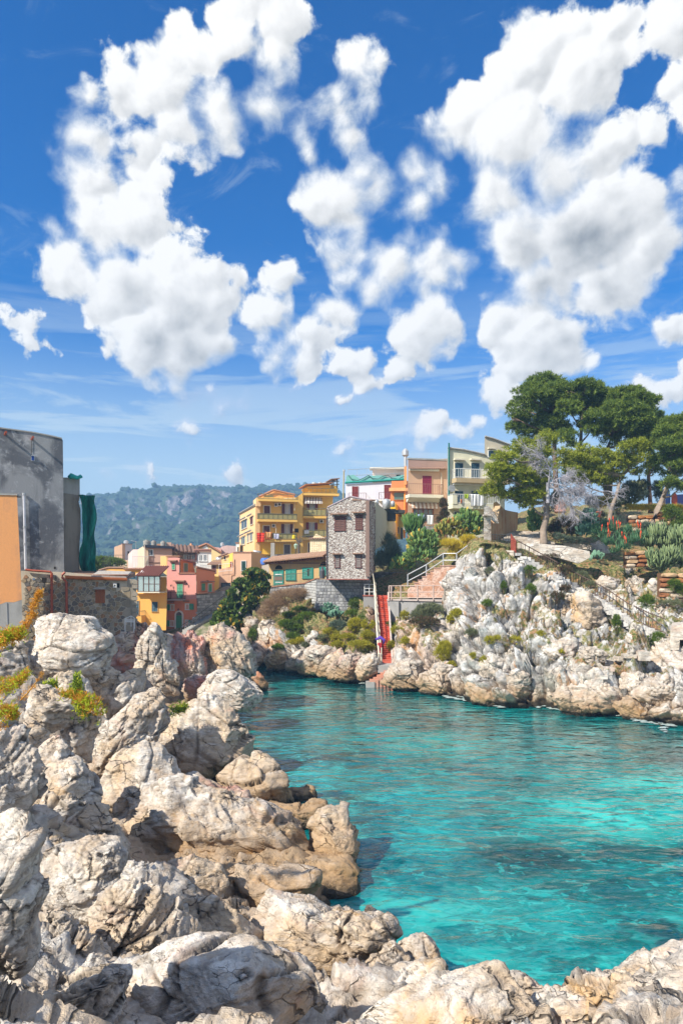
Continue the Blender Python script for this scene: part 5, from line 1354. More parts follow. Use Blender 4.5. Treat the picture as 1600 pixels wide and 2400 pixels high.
# ---------------------------------------------------------------- LEFT: grey building, stone house
def left_group():
 # big bare building, its side wall receding
 f = Fac((-260, 37), (150, 40.5))
 t = NT('blotched_grey_render'); p = t.pos()
 a = t.noise(p, 0.38, 6, 0.62, 0.6); b = t.noise(p, 1.6, 6, 0.7, 0.4); z = t.xyz(p)[2]
 col = t.mix(t.ramp(a, 0.42, 0.58), C(0.115, 0.12, 0.135), C(0.27, 0.275, 0.285))
 col = t.mix(t.math('MULTIPLY', t.ramp(b, 0.52, 0.66), 0.65), col, C(0.42, 0.43, 0.45))
 col = t.mix(t.ramp(t.noise(t.mapping(p, (2, 2, .25)), 1.0, 5, 0.6), 0.55, 0.75, hi=0.5), col, C(0.07, 0.07, 0.08))
 mg = t.done(t.bsdf(col, 0.92, t.bump(t.noise(p, 9, 4, .7), 0.5, 0.03), 0.2))
 top = [(-260, 940), c1(0, 95), c1(300, 135), c1(480, 170), c1(570, 192), c1(580, 205)]
 root = house('grey_building', f, [(-260, 1345)] + top + [c1(592, 1412)], 14, mg, 'tall bare grey rendered building with blotchy walls above the stone house', 'building')
 parapet(root, f, [(-260, 940), c1(0, 95), c1(300, 135), c1(480, 170), c1(572, 192)], 0.07, -0.3, 0.05, M_CONC, 'coping')
 for x, y in ((50, 150), (295, 195)):
  MB().tube([f.p(*c1(x, y), 0.0), f.p(*c1(x + 12, y - 6), 0.55)], 0.07, 7).build('spout', M_PVC, root)
 MB().bar(f.p(*c1(292, 210), .03), f.p(*c1(292, 350), .03), 0.02).build('cable', M_IRON, root)
 fr = slab('vent_frame', f, *c1(288, 340), *c1(322, 396), 0.0, 0.05, M_STEEL, root)
 slab('vent', f, *c1(292, 350), *c1(316, 390), 0.05, 0.07, simple('blue_tarp', C(0.01, 0.05, 0.25)), fr)
 slab('opening', f, *c1(498, 1365), *c1(516, 1386), 0.0, 0.02, M_DARKIN, root)
 pipe_w = simple('white_pipe', C(0.62, 0.62, 0.66), 0.5)
 downpipe(root, f, [c1(222, 690), c1(228, 860), c1(240, 1390)], 0.07, pipe_w, 0.13)
 for y in (710, 1010, 1165): q = f.p(*c1(222 + (y - 690) * 0.025, y), 0.13); MB().tube([q, q + Vector((0, 0, 0.12))], 0.095, 8).build('pipe_collar', M_STEEL, root)
 # orange end wall of the nearest house
 f2 = Fac((-160, 31), (51, 32))
 org = plaster('orange_render', C(0.76, 0.34, 0.13), C(0.55, 0.27, 0.14), 0.8)
 r2 = house('orange_house', f2, [(-160, 1158), c1(158, 695), c1(204, 1668), c1(130, 1692), c1(60, 1690), c1(0, 1712), (-160, 1420)], 5, org, 'orange rendered house wall with a bare grey foot at the left edge', 'house')
 wall_part('bare_footing', f2, [(-160, 1419), c1(0, 1713), c1(60, 1691), c1(130, 1693), c1(204, 1669), c1(212, 1990), (-160, 1560)], 4.9, M_CONC, r2)
 MB().prism([f2.p(*c1(66, 1700), 0.03), f2.p(*c1(68, 1695), 0.03), f2.p(*c1(76, 1960), 0.03), f2.p(*c1(72, 1960), 0.03)], Vector((0, 0.03, 0))).build('crack_strip', M_STEEL, r2)
 slab('coping', f2, -160, 1155, c1(158, 695)[0] + 1, 1158.5, -1.0, 0.04, M_CONC, r2)
 # half built tower with the green net
 f3 = Fac((140, 42), (196, 43))
 cm = plaster('raw_concrete_wall', C(0.27, 0.235, 0.20), C(0.15, 0.13, 0.11), 0.7)
 r3 = house('unfinished_tower', f3, [(140, 1345), (140, 1154), c1(580, 685), c1(710, 705), c1(722, 760), c1(742, 840), c1(745, 1000), c1(735, 1130), c1(728, 1300), c1(740, 1440), (190, 1352)], 5, cm, 'unfinished concrete block behind the grey building, draped with green net', 'building')
 wall_part('stair_head', f3, [(140, 1160), c1(560, 545), c1(625, 545), c1(735, 552), c1(736, 710), c1(580, 690)], 4, plaster('pale_block', C(0.40, 0.38, 0.36), C(0.25, 0.24, 0.22), 0.5), r3)
 net_m = NT('green_scaffold_net'); q = net_m.pos()
 nn = net_m.noise(net_m.mapping(q, (2, 2, 0.5)), 1.6, 5, 0.65, 0.5)
 net_m = net_m.done(net_m.bsdf(net_m.mix(net_m.ramp(nn, 0.35, 0.7), C(0.0, 0.075, 0.07), C(0.005, 0.21, 0.17)), 0.7, net_m.bump(nn, 0.8, 0.12)))
 ny, nx = 40, 12; V = []; 
 lf = [(710, 705), (722, 760), (742, 840), (745, 1000), (735, 1130), (722, 1200), (722, 1300), (728, 1380), (760, 1425), (800, 1440)]
 rt = [(828, 722), (832, 770), (843, 850), (850, 940), (840, 1050), (836, 1130), (834, 1200), (836, 1300), (840, 1400), (842, 1440)]
 lf = np.array(lf, float); rt = np.array(rt, float); tt = np.linspace(0, 1, len(lf))
 for layer in (0, 0.04):
  for j in range(ny + 1):
   v = j / ny
   lx, ly = np.interp(v, tt, lf[:, 0]), np.interp(v, tt, lf[:, 1]); rx, ry = np.interp(v, tt, rt[:, 0]), np.interp(v, tt, rt[:, 1])
   for i in range(nx + 1):
    u = i / nx
    q = f3.p(*c1(lx + (rx - lx) * u, ly + (ry - ly) * u), 0.25 + 0.5 * u ** 1.5 + 0.14 * math.sin(u * 9 + v * 5) + 0.12 * math.sin(v * 17 + u * 3) - layer)
    V.append(tuple(q))
 Wd = nx + 1; O = Wd * (ny + 1); fs = []
 for L in (0, O):
  for j in range(ny):
   for i in range(nx): fs.append((L + j * Wd + i, L + j * Wd + i + 1, L + (j + 1) * Wd + i + 1, L + (j + 1) * Wd + i))
 rim = [i for i in range(nx + 1)] + [j * Wd + nx for j in range(1, ny + 1)] + [ny * Wd + i for i in range(nx - 1, -1, -1)] + [j * Wd for j in range(ny - 1, 0, -1)]
 fs += [(a, b, b + O, a + O) for a, b in zip(rim, rim[1:] + rim[:1])]
 o = MB().add(V, fs).build('scaffold_net', net_m, origin=V[0], smooth=True)
 tag(o, 'dark green scaffold net hanging down the corner of the unfinished block', 'net')
 tn = simple('turquoise_net', C(0.02, 0.42, 0.38), 0.7, 0, 0.5, 3)
 mb = MB(); rr = random.Random(2)
 pts = [(620, 540), (650, 528), (700, 545), (735, 530)]
 for k in range(3):
  mb.tube([f3.p(*c1(x + rr.uniform(-6, 6), y + rr.uniform(-2, 6) + k * 6), 0.15 + 0.1 * k) for x, y in pts], [0.10, 0.14, 0.11, 0.09], 6)
 o = mb.build('bundled_net', tn, origin=f3.p(*c1(680, 545), .1), smooth=True); tag(o, 'turquoise net bundled along the top of the unfinished block', 'net')

 # rubble stone house with copper gutter
 f4 = Fac((50, 38.4), (306, 39.6))
 mortar = plaster('pale_mortar', C(0.56, 0.50, 0.40), C(0.40, 0.35, 0.27), 0.6)
 r4 = house('stone_house', f4, [c1(196, 1402), c1(600, 1415), c1(1172, 1480), c1(1255, 1486), c1(1252, 1950), c1(700, 2000), c1(200, 1960)], 9, mortar, 'rubble stone house with a copper gutter and small wooden shutter', 'house')
 # stones: relaxed cells
 rr = random.Random(12)
 s_lo, s_hi = f4.s_of(c1(200, 0)[0]), f4.s_of(c1(1165, 0)[0])
 def ztop(u):
  k = (u - s_lo) / (s_hi - s_lo)
  return f4.z(*[a for a in c1(200 + k * 965, 1412 + 70 * k)]) - 0.12
 zb = 3.1
 seeds = []
 step = 0.27
 j = 0; z = zb
 while z < 9:
  u = s_lo + (step / 2 if j % 2 else 0)
  while u < s_hi:
   seeds.append((u + rr.uniform(-.11, .11), z + rr.uniform(-.10, .10))); u += step
  z += step * 0.86; j += 1
 seeds.sort(key=lambda q: -q[1])
 S = np.array(seeds)
 stm = []
 for i, cc in enumerate((C(0.28, 0.24, 0.18), C(0.20, 0.18, 0.15), C(0.34, 0.27, 0.18), C(0.17, 0.16, 0.15), C(0.38, 0.33, 0.26), C(0.36, 0.21, 0.12))):
  stm.append(plaster('rubble_stone_tone_%d' % i, cc, tuple(x * .6 for x in cc[:3]) + (1,), 0.6, scale=4))
 holes = [f4.rect(*c1(875, 1560), *c1(975, 1700)), f4.rect(*c1(385, 1462), *c1(432, 1532)), f4.rect(*c1(1040, 1512), *c1(1102, 1562))]
 cnt = 0; rest = MB()
 for i, (u, z) in enumerate(S):
  if z > ztop(u) - 0.05 or u < s_lo + .1 or u > s_hi - .1: continue
  if any(h[0] - .05 < u < h[1] + .05 and h[2] - .05 < z < h[3] + .05 for h in holes): continue
  d = np.hypot(S[:, 0] - u, S[:, 1] - z); nb = np.argsort(d)[1:12]
  poly = [(-.4, -.4), (.4, -.4), (.4, .4), (-.4, .4)]
  for q in nb:           # clip by bisectors
   vx, vz = S[q, 0] - u, S[q, 1] - z; L = math.hypot(vx, vz); nx_, nz_ = vx / L, vz / L; lim = L / 2 - 0.020
   out = []
   for a in range(len(poly)):
    p0, p1 = poly[a], poly[(a + 1) % len(poly)]
    d0, d1 = p0[0] * nx_ + p0[1] * nz_ - lim, p1[0] * nx_ + p1[1] * nz_ - lim
    if d0 <= 0: out.append(p0)
    if d0 * d1 < 0:
     k = d0 / (d0 - d1); out.append((p0[0] + (p1[0] - p0[0]) * k, p0[1] + (p1[1] - p0[1]) * k))
   poly = out
   if len(poly) < 3: break
  if len(poly) < 3: continue
  oo = rr.uniform(0.025, 0.06)
  n = len(poly)
  vs_ = [f4.at(u + a * 1.0, z + b, 0.0) for a, b in poly] + [f4.at(u + a * 0.9, z + b * 0.9, oo) for a, b in poly] 
  fs_ = [tuple(range(n, 2 * n))] + [(k, (k + 1) % n, n + (k + 1) % n, n + k) for k in range(n)]
  if cnt < 290: MB().add(vs_, fs_).build('stone', stm[rr.randrange(6)], r4)
  else: rest.add(vs_, fs_)
  cnt += 1
 if rest.v:
  o = rest.build('rubble_stone', stm[0], r4); o['kind'] = 'stuff'
 # quoins on the corner pier
 wall_part('corner_pier', f4, [c1(1172, 1484), c1(1252, 1490), c1(1250, 1950), c1(1172, 1950)], 0.5, plaster('pier_render', C(0.32, 0.29, 0.24), C(0.2, 0.18, 0.14), .5), r4).location = (f4.n.x * .02, f4.n.y * .02, 0)
 for y in (1492, 1530, 1600, 1640, 1682, 1742, 1790, 1840):
  s0, s1, z0, z1 = f4.rect(*c1(1215, y), *c1(1258, y + 34)); f4.box(MB(), s0, s1 + .05, z0, z1, 0.02, 0.12).build('corner_stone', stm[4], r4)
 # gutter, pipes, sloped tiled top
 gm = simple('copper_gutter', C(0.55, 0.17, 0.06), 0.5)
 xs = [608, 660, 740, 830, 912, 992, 1072, 1172]
 for a, b in zip(xs[:-1], xs[1:]):
  ya, yb = 1453 + (a - 608) * 0.035, 1453 + (b - 608) * 0.035
  vs_ = []
  for (x, y) in ((a + 1, ya), (b - 1, yb)):
   for q in range(6):
    an = math.pi * q / 5 + math.pi
    c0 = f4.p(*c1(x, y), 0.16 + 0.13 * math.cos(an)); vs_.append(Vector((c0.x, c0.y, c0.z + 0.02 + 0.17 * math.sin(an))))
  for (x, y) in ((a + 1, ya), (b - 1, yb)):
   for q in range(6):
    an = math.pi * q / 5 + math.pi
    c0 = f4.p(*c1(x, y), 0.16 + 0.115 * math.cos(an)); vs_.append(Vector((c0.x, c0.y, c0.z + 0.03 + 0.15 * math.sin(an))))
  fs_ = [(q, q + 1, q + 7, q + 6) for q in range(5)] + [(12 + q, 18 + q, 19 + q, 13 + q) for q in range(5)] + [(0, 6, 18, 12), (5, 17, 23, 11)]
  MB().add(vs_, fs_).build('gutter', gm, r4)
 mb = MB()
 mb.hexa([f4.p(*c1(598, 1450), .1), f4.p(*c1(1172, 1478), .1), f4.p(*c1(1172, 1478), -5) + Vector((0, 0, .1)), f4.p(*c1(598, 1450), -5) + Vector((0, 0, .1)),
             f4.p(*c1(598, 1444), .1), f4.p(*c1(1172, 1470), .1), f4.p(*c1(1172, 1470), -5) + Vector((0, 0, .35)), f4.p(*c1(598, 1444), -5) + Vector((0, 0, .35))])
 rf = mb.build('roof', M_TILED, r4)
 for k in range(24):
  x = 850 + k * 13.2
  q0, q1 = f4.p(*c1(x, 1446 + (x - 600) * .035), .08), f4.p(*c1(x, 1446 + (x - 600) * .035), -3.0) + Vector((0, 0, .3))
  MB().tube([q0, q1], 0.075, 6).build('roof_tile', simple('pale_roof_tile', C(0.52, 0.47, 0.42), .85, 0, .3), rf)
 slab('ridge_board', f4, *c1(855, 1436), *c1(1176, 1444), -1.2, 0.0, M_TILE, r4)
 downpipe(r4, f4, [c1(243, 1392), c1(300, 1400), c1(470, 1412), c1(483, 1425), c1(484, 1860)], 0.07, M_PVC, 0.16)
 downpipe(r4, f4, [c1(605, 1415), c1(580, 1440), c1(578, 1462), c1(618, 1505), c1(622, 1870)], 0.07, M_PVC, 0.16)
 # openings
 w = window(r4, f4, *c1(885, 1572), *c1(962, 1698), kind='', frame=M_WOOD, fw=0.03, sill=False)
 s0, s1, z0, z1 = f4.rect(*c1(885, 1574), *c1(962, 1698))
 for k in range(6):
  a = s0 + (s1 - s0) * k / 6; f4.box(MB(), a + .006, a + (s1 - s0) / 6 - .006, z0, z1, 0.03, 0.075).build('plank', M_WOOD, w)
 slab('lintel', f4, *c1(868, 1556), *c1(980, 1572), 0.0, 0.28, M_CONC, r4)
 slab('opening', f4, *c1(386, 1466), *c1(430, 1530), 0.0, 0.02, M_DARKIN, r4)
 slab('opening', f4, *c1(1074, 1516), *c1(1100, 1558), 0.0, 0.02, M_DARKIN, r4)
 bx = slab('meter_box', f4, *c1(1044, 1516), *c1(1075, 1558), 0.0, 0.12, M_WHITE_P, r4)
 slab('meter_dial', f4, *c1(1052, 1530), *c1(1065, 1544), 0.12, 0.13, M_IRON, bx)
 slab('nameplate', f4, *c1(305, 1470), *c1(325, 1488), 0.03, 0.07, simple('blue_plate', C(.15, .22, .35)), r4)
 # wire chair behind the rocks
 root = thing('wire_chair', f4.p(*c1(1210, 1880), 1.2), 'white wire frame left beside the corner of the stone house', 'frame')
 mb = MB(); pts = [c1(1170, 1830), c1(1225, 1805), c1(1255, 1825), c1(1250, 1860), c1(1172, 1858)]
 pl = [f4.p(x, y, 1.2) for x, y in pts]
 for a, b in zip(pl, pl[1:] + pl[:1]): mb.bar(a, b, 0.03)
 for k in range(5): mb.bar(pl[4].lerp(pl[0], .2 * k) , pl[3].lerp(pl[2], .2 * k), 0.02)
 for q in pl: mb.bar(q, q - Vector((0, 0, .6)), 0.03)
 mb.build('frame', M_WHITE_P, root)
left_group()
# ---------------------------------------------------------------- village houses
def rail_line(root, f, pts, h, out=0.0, mat=M_IRONG, bars=0.25, name='railing', r=0.014):
 mb = MB(); railing_mesh(mb, [f.p(x, y, out) for x, y in pts], h, bars, r); return mb.build(name, mat, root)

def yellow_conservatory_house():
 f = Fac((255, 72), (393, 70.5))
 ym = plaster('golden_render', C(0.74, 0.40, 0.10), C(0.60, 0.32, 0.10), 0.25)
 r = house('yellow_house', f, [c11(850, 1050), c11(1368, 1062), c11(1350, 1690), c11(850, 1700)], 9, ym, 'golden yellow house with slate blue shutters and a mirrored glass veranda', 'house')
 wall_part('upper_wall', f, [c11(655, 665), c11(1000, 672), c11(1005, 1050), c11(655, 1050)], 8.5, ym, r)
 wall_part('terrace_wall', f, [c11(245, 705), c11(385, 652), c11(655, 655), c11(655, 1050), c11(245, 1050)], 8, ym, r)
 for a, b, c_, d in ((235, 690, 385, 645), (385, 645, 660, 648)):
  p0, p1 = f.p(*c11(a, b), .06), f.p(*c11(c_, d), .06)
  MB().bar(p0, p1, 0.14).build('coping', M_TILED, r)
 rail_line(r, f, [c11(270, 690), c11(400, 640)], 1.3, -.3, M_IRON, .12); rail_line(r, f, [c11(400, 640), c11(620, 640)], 1.3, -.3, M_IRON, .3)
 rail_line(r, f, [c11(625, 655), c11(890, 660)], 1.3, -2.0, M_STEEL, .2)
 roof_tiles(r, f, c11(655, 0)[0], c11(1005, 0)[0], c11(0, 672)[1], .25, .05, 1.0, M_TILE, 'eave')
 slab('hood', f, *c11(480, 732), *c11(580, 742), 0, .3, M_TILED, r)
 slab('floor_band', f, *c11(865, 1055), *c11(1370, 1082), 0, .5, ym, r)
 slab('floor_band', f, *c11(865, 1015), *c11(1000, 1054), .05, .4, ym, r)
 window(r, f, *c11(712, 772), *c11(910, 1010), sh=M_BLUESH, leaves=4, frame=ym, fw=.05, sill=False, name='door')
 window(r, f, *c11(1116, 1216), *c11(1216, 1380), sh=M_BLUESH, leaves=2, frame=ym, fw=.04)
 window(r, f, *c11(850, 1200), *c11(905, 1436), sh=M_BLUESH, leaves=2, frame=ym, fw=.04, name='door')
 balcony(r, f, c11(850, 0)[0], c11(1012, 0)[0], c11(0, 1446)[1], c11(0, 1360)[1], .9, .75, ym, M_IRON, .14)
 rail_line(r, f, [c11(905, 1010), c11(985, 1015)], 1.0, .35, M_IRON, .14)
 lamp_wall(r, f, *c11(795, 715), .25)
 # glass veranda
 s0, s1, z0, z1 = f.rect(*c11(1003, 785), *c11(1362, 1042))
 v = f.box(MB(), s0, s1, z0 - .1, z0, 0.0, 1.55).build('veranda', M_TRIM, r)
 n = 4
 for k in range(n):
  a = s0 + (s1 - s0) * k / n; b = s0 + (s1 - s0) * (k + 1) / n
  f.box(MB(), a + .03, b - .03, z0 + .03, z1 - .05, 1.44, 1.46).build('glass_pane', M_MIRROR, v)
 mb = MB()
 for k in range(n + 1):
  a = s0 + (s1 - s0) * k / n; f.box(mb, a - .04, a + .04, z0, z1, 1.40, 1.50)
 zm = (z0 + z1) / 2; f.box(mb, s0 + (s1 - s0) * .25, s1, zm - .03, zm + .03, 1.465, 1.505); f.box(mb, s0, s1, z1 - .06, z1 + .02, 1.38, 1.52); f.box(mb, s0, s1, z0, z0 + .05, 1.51, 1.54)
 for o_ in (0.5, 1.0): f.box(mb, s0, s0 + .04, z0, z1, o_, o_ + .05)
 mb.build('glazing_bars', simple('brown_metal', C(.10, .045, .03), .5), v)
 f.box(MB(), s0 + .04, s1 - .04, z0, z1 - .1, 0.02, 0.05).build('back_wall', ym, v)
 roof_tiles(v, f, c11(990, 0)[0], c11(1385, 0)[0], c11(0, 775)[1], 1.8, .95, 0.2, simple('maroon_tile', C(.22, .08, .06), .8, 0, .3), 'roof')
 MB().prism([f.p(*c11(965, 755), 1.5), f.p(*c11(1025, 690), .9), f.p(*c11(1140, 755), 1.5)], Vector((f.n.x * -.2, f.n.y * -.2, 0))).build('gable', M_WHITE_P, v)
yellow_conservatory_house()

def pink_house():
 f = Fac((391, 74), (463, 73)); g = Fac((463, 73.1), (505, 78))
 pm = plaster('pink_render', C(0.66, 0.30, 0.25), C(0.52, 0.30, 0.27), 0.5); om = plaster('salmon_render', C(0.74, 0.27, 0.15), C(0.62, 0.26, 0.16), .3)
 r = house('pink_house', f, [c2(690, 440), c2(790, 455), c2(795, 580), c2(925, 582), c2(935, 1050), c2(680, 1060), c2(682, 600)], 8, pm, 'narrow pink house with green shutters and a white framed arched door', 'house')
 wall_part('side_wall', Fac((378, 80), (391, 74.2)), [c2(628, 440), c2(680, 438), c2(682, 600), c2(628, 560)], .3, plaster('yellow_ochre_render', C(.66, .45, .18), None, .3), r)
 slab('coping', f, *c2(676, 436), *c2(792, 444), -.5, .1, M_TILE, r); slab('coping', f, *c2(780, 578), *c2(922, 586), -.2, .14, M_TILE, r)
 wall_part('lower_wall', f, [c2(690, 800), c2(932, 800), c2(934, 1050), c2(690, 1058)], .1, om, r).location = (f.n.x * .015, f.n.y * .015, 0)
 for q in ((725, 500, 752, 553), ): window(r, f, *c2(q[0], q[1]), *c2(q[2], q[3]), sh=M_GREEN, frame=pm, fw=.04, lintel=True)
 window(r, f, *c2(768, 668), *c2(818, 790), sh=M_GREEN, frame=pm, fw=.04, name='door', lintel=True)
 balcony(r, f, c2(716, 0)[0], c2(840, 0)[0], c2(0, 798)[1], c2(0, 738)[1], .9, .14, M_CONC, M_IRON, .14)
 for x0, y0, x1, y1, side in ((716, 845, 742, 892, -1), (840, 840, 868, 886, 1), (712, 980, 738, 1026, -1), (838, 975, 862, 1022, 1)):
  w = window(r, f, *c2(x0, y0), *c2(x1, y1), kind='glass', frame=M_WHITE_P, fw=.07)
  s0, s1, z0, z1 = f.rect(*c2(x0, y0), *c2(x1, y1)); ww = (s1 - s0) * 1.25
  if side < 0: shutter_leaf(f, s0 - ww - .08, s0 - .08, z0, z1 + .05, M_GREEN, w, .08)
  else: shutter_leaf(f, s1 + .08, s1 + .08 + ww * (.5 if y0 > 900 else 1), z0, z1 + .05, M_GREEN, w, .08)
 for x, y in ((722, 824), (850, 816)): slab('hood', f, *c2(x - 22, y - 4), *c2(x + 22, y + 4), 0, .35, M_TILED, r)
 # arched door
 s0, s1, z0, z1 = f.rect(*c2(762, 905), *c2(812, 1058)); cx_ = (s0 + s1) / 2; rw = (s1 - s0) / 2; zc = z1 - rw
 def arch(rad, n=12): return [(cx_ + math.cos(math.pi * k / n) * rad, zc + math.sin(math.pi * k / n) * rad) for k in range(n + 1)]
 fr = MB(); oa, ia = arch(rw + .16), arch(rw)
 for k in range(12):
  fr.hexa([f.at(*ia[k], .02), f.at(*oa[k], .02), f.at(*oa[k + 1], .02), f.at(*ia[k + 1], .02), f.at(*ia[k], .13), f.at(*oa[k], .13), f.at(*oa[k + 1], .13), f.at(*ia[k + 1], .13)])
 f.box(fr, s0 - .16, s0, z0, zc, .02, .13); f.box(fr, s1, s1 + .16, z0, zc, .02, .13)
 d = fr.build('arched_door', M_WHITE_P, r)
 MB().prism([f.at(u, z, .03) for u, z in ia], Vector((f.n.x * .03, f.n.y * .03, 0))).build('fanlight', M_GLASS, d)
 for k in range(2): shutter_leaf(f, s0 + k * rw + .01, s0 + (k + 1) * rw - .01, z0, zc - .02, M_GREEN, d, .03, 'door_leaf', slats=False)
 lamp_wall(r, f, *c2(786, 880)); lamp_wall(r, f, *c2(852, 668)); lamp_wall(r, f, *c2(726, 680))
 # roof terrace room behind, orange
 t = Fac((421, 75.5), (458, 77))
 wall_part('roof_room', t, [c2(790, 470), c2(900, 500), c2(918, 583), c2(795, 590)], 3, plaster('bright_orange_render', C(.80, .32, .06), None, .2), r)
 w = window(r, t, *c2(822, 500), *c2(854, 582), sh=M_GREEN, frame=M_TRIM, fw=.05, name='door')
 mb = MB(); mb.hexa([t.p(*c2(788, 468), .6), t.p(*c2(905, 502), .6), t.p(*c2(905, 498), -3), t.p(*c2(788, 462), -3), t.p(*c2(788, 464), .6), t.p(*c2(905, 498), .6), t.p(*c2(905, 492), -3), t.p(*c2(788, 455), -3)]); mb.build('roof', M_TILED, r)
 rail_line(r, f, [c2(795, 582), c2(915, 582)], 1.4, .05, simple('red_iron', C(.30, .07, .05)), .18)
 downpipe(r, f, [c2(795, 470), c2(795, 585)], .06, M_IRON, .1)
 # salmon wing, its face turned right
 rg = house('salmon_house', g, [c2(926, 530), c2(1082, 562), c2(1078, 745), c2(934, 756)], 6, om, 'salmon red house wing with arched green shutters beside the pink house', 'house')
 p0, p1 = g.p(*c2(924, 532), .05), g.p(*c2(1084, 564), .05); MB().bar(p0, p1, .16).build('coping', M_TILE, rg)
 window(rg, g, *c2(966, 668), *c2(996, 728), sh=M_GREEN, frame=om, fw=.05)
 window(rg, g, *c2(1026, 674), *c2(1052, 744), sh=M_GREEN, frame=M_WHITE_P, fw=.12, name='door', leaves=1, sill=False)
 slab('hood', g, *c2(962, 650), *c2(1060, 658), 0, .35, M_TILED, rg)
 lamp_wall(rg, g, *c2(1010, 645))
 # low yellow strip
 h = Fac((503, 79), (520, 80))
 house('yellow_lane_house', h, [c2(1078, 610), c2(1118, 612), c2(1116, 740), c2(1078, 745)], 4, plaster('ochre_yellow_render', C(.78, .48, .12), None, .2), 'narrow yellow wall between the salmon wing and the peach house', 'house')
pink_house()

def stone_face(mb, f, s0, s1, zlo, zhi, rr, step=0.42, hgt=0.30, out=0.05, keep=lambda u, z: True):
 z = zlo; j = 0
 while z < zhi:
  h = hgt * rr.uniform(.85, 1.15); u = s0 + rr.uniform(-.3, 0)
  while u < s1:
   w = step * rr.uniform(.7, 1.35)
   a, b = max(u, s0) + .015, min(u + w, s1) - .015
   if b - a > .06 and keep((a + b) / 2, z + h / 2):
    o = rr.uniform(out * .4, out); i_ = .025
    jj = [rr.uniform(-.025, .025) for _ in range(8)]
    vs_ = [f.at(a, z + .015, 0), f.at(b, z + .015, 0), f.at(b, z + h - .015, 0), f.at(a, z + h - .015, 0),
                       f.at(a + i_ + abs(jj[0]), z + .03 + abs(jj[1]), o), f.at(b - i_ - abs(jj[2]), z + .03 + abs(jj[3]), o), f.at(b - i_ - abs(jj[4]), z + h - .03 - abs(jj[5]), o), f.at(a + i_ + abs(jj[6]), z + h - .03 - abs(jj[7]), o)]
    mb.add(vs_, [(4, 5, 6, 7), (0, 1, 5, 4), (1, 2, 6, 5), (2, 3, 7, 6), (3, 0, 4, 7)])
   u += w
  z += h; j += 1
 return mb

def stone_mat(name, ca, cb):
 t = NT(name); p = t.pos(); rnd = t.n('ShaderNodeNewGeometry').outputs['Random Per Island']; n = t.noise(p, 6, 4, .7)
 c = t.mix(rnd, ca, cb); c = t.mix(t.ramp(n, .4, .75, hi=.5), c, tuple(x * .5 for x in ca[:3]) + (1,))
 return t.done(t.bsdf(c, .9, t.bump(n, .6, .03), .2))
M_GSTONE = stone_mat('grey_block_stone', C(.20, .20, .21), C(.46, .46, .46))
M_OSTONE = stone_mat('orange_field_stone', C(.34, .15, .06), C(.56, .36, .20))
M_GMORT = plaster('dark_mortar', C(.15, .145, .14), None, .4)

def stone_wall(name, f, pts, depth, label, step=.42, hgt=.3, mat=None, coping=None, seed=1, out=.05, cat='wall'):
 r = house(name, f, pts, depth, M_GMORT, label, cat, wallname='wall_core')
 P2 = [(f.s_of(x), f.z(x, y)) for x, y in pts]
 s0, s1 = min(a for a, b in P2), max(a for a, b in P2); z0, z1 = min(b for a, b in P2), max(b for a, b in P2)
 def inside(u, z):
  c = False
  for (xa, ya), (xb, yb) in zip(P2, P2[1:] + P2[:1]):
   if (ya > z) != (yb > z) and u < (xb - xa) * (z - ya) / (yb - ya) + xa: c = not c
  return c
 mb = stone_face(MB(), f, s0, s1, z0, z1, random.Random(seed), step, hgt, out, inside)
 mb.build('wall_stone', mat or M_GSTONE, r)['kind'] = 'stuff'
 if coping:
  for a, b in zip(coping[:-1], coping[1:]):
   p0, p1 = f.p(*a, 0), f.p(*b, 0); sa, sb = f.s_of(a[0]), f.s_of(b[0])
   mb = MB().hexa([f.at(sa, p0.z, .1), f.at(sb, p1.z, .1), f.at(sb, p1.z, -.3), f.at(sa, p0.z, -.3), f.at(sa, p0.z + .1, .1), f.at(sb, p1.z + .1, .1), f.at(sb, p1.z + .1, -.3), f.at(sa, p0.z + .1, -.3)])
   mb.build('coping', M_TILE, r)
 return r

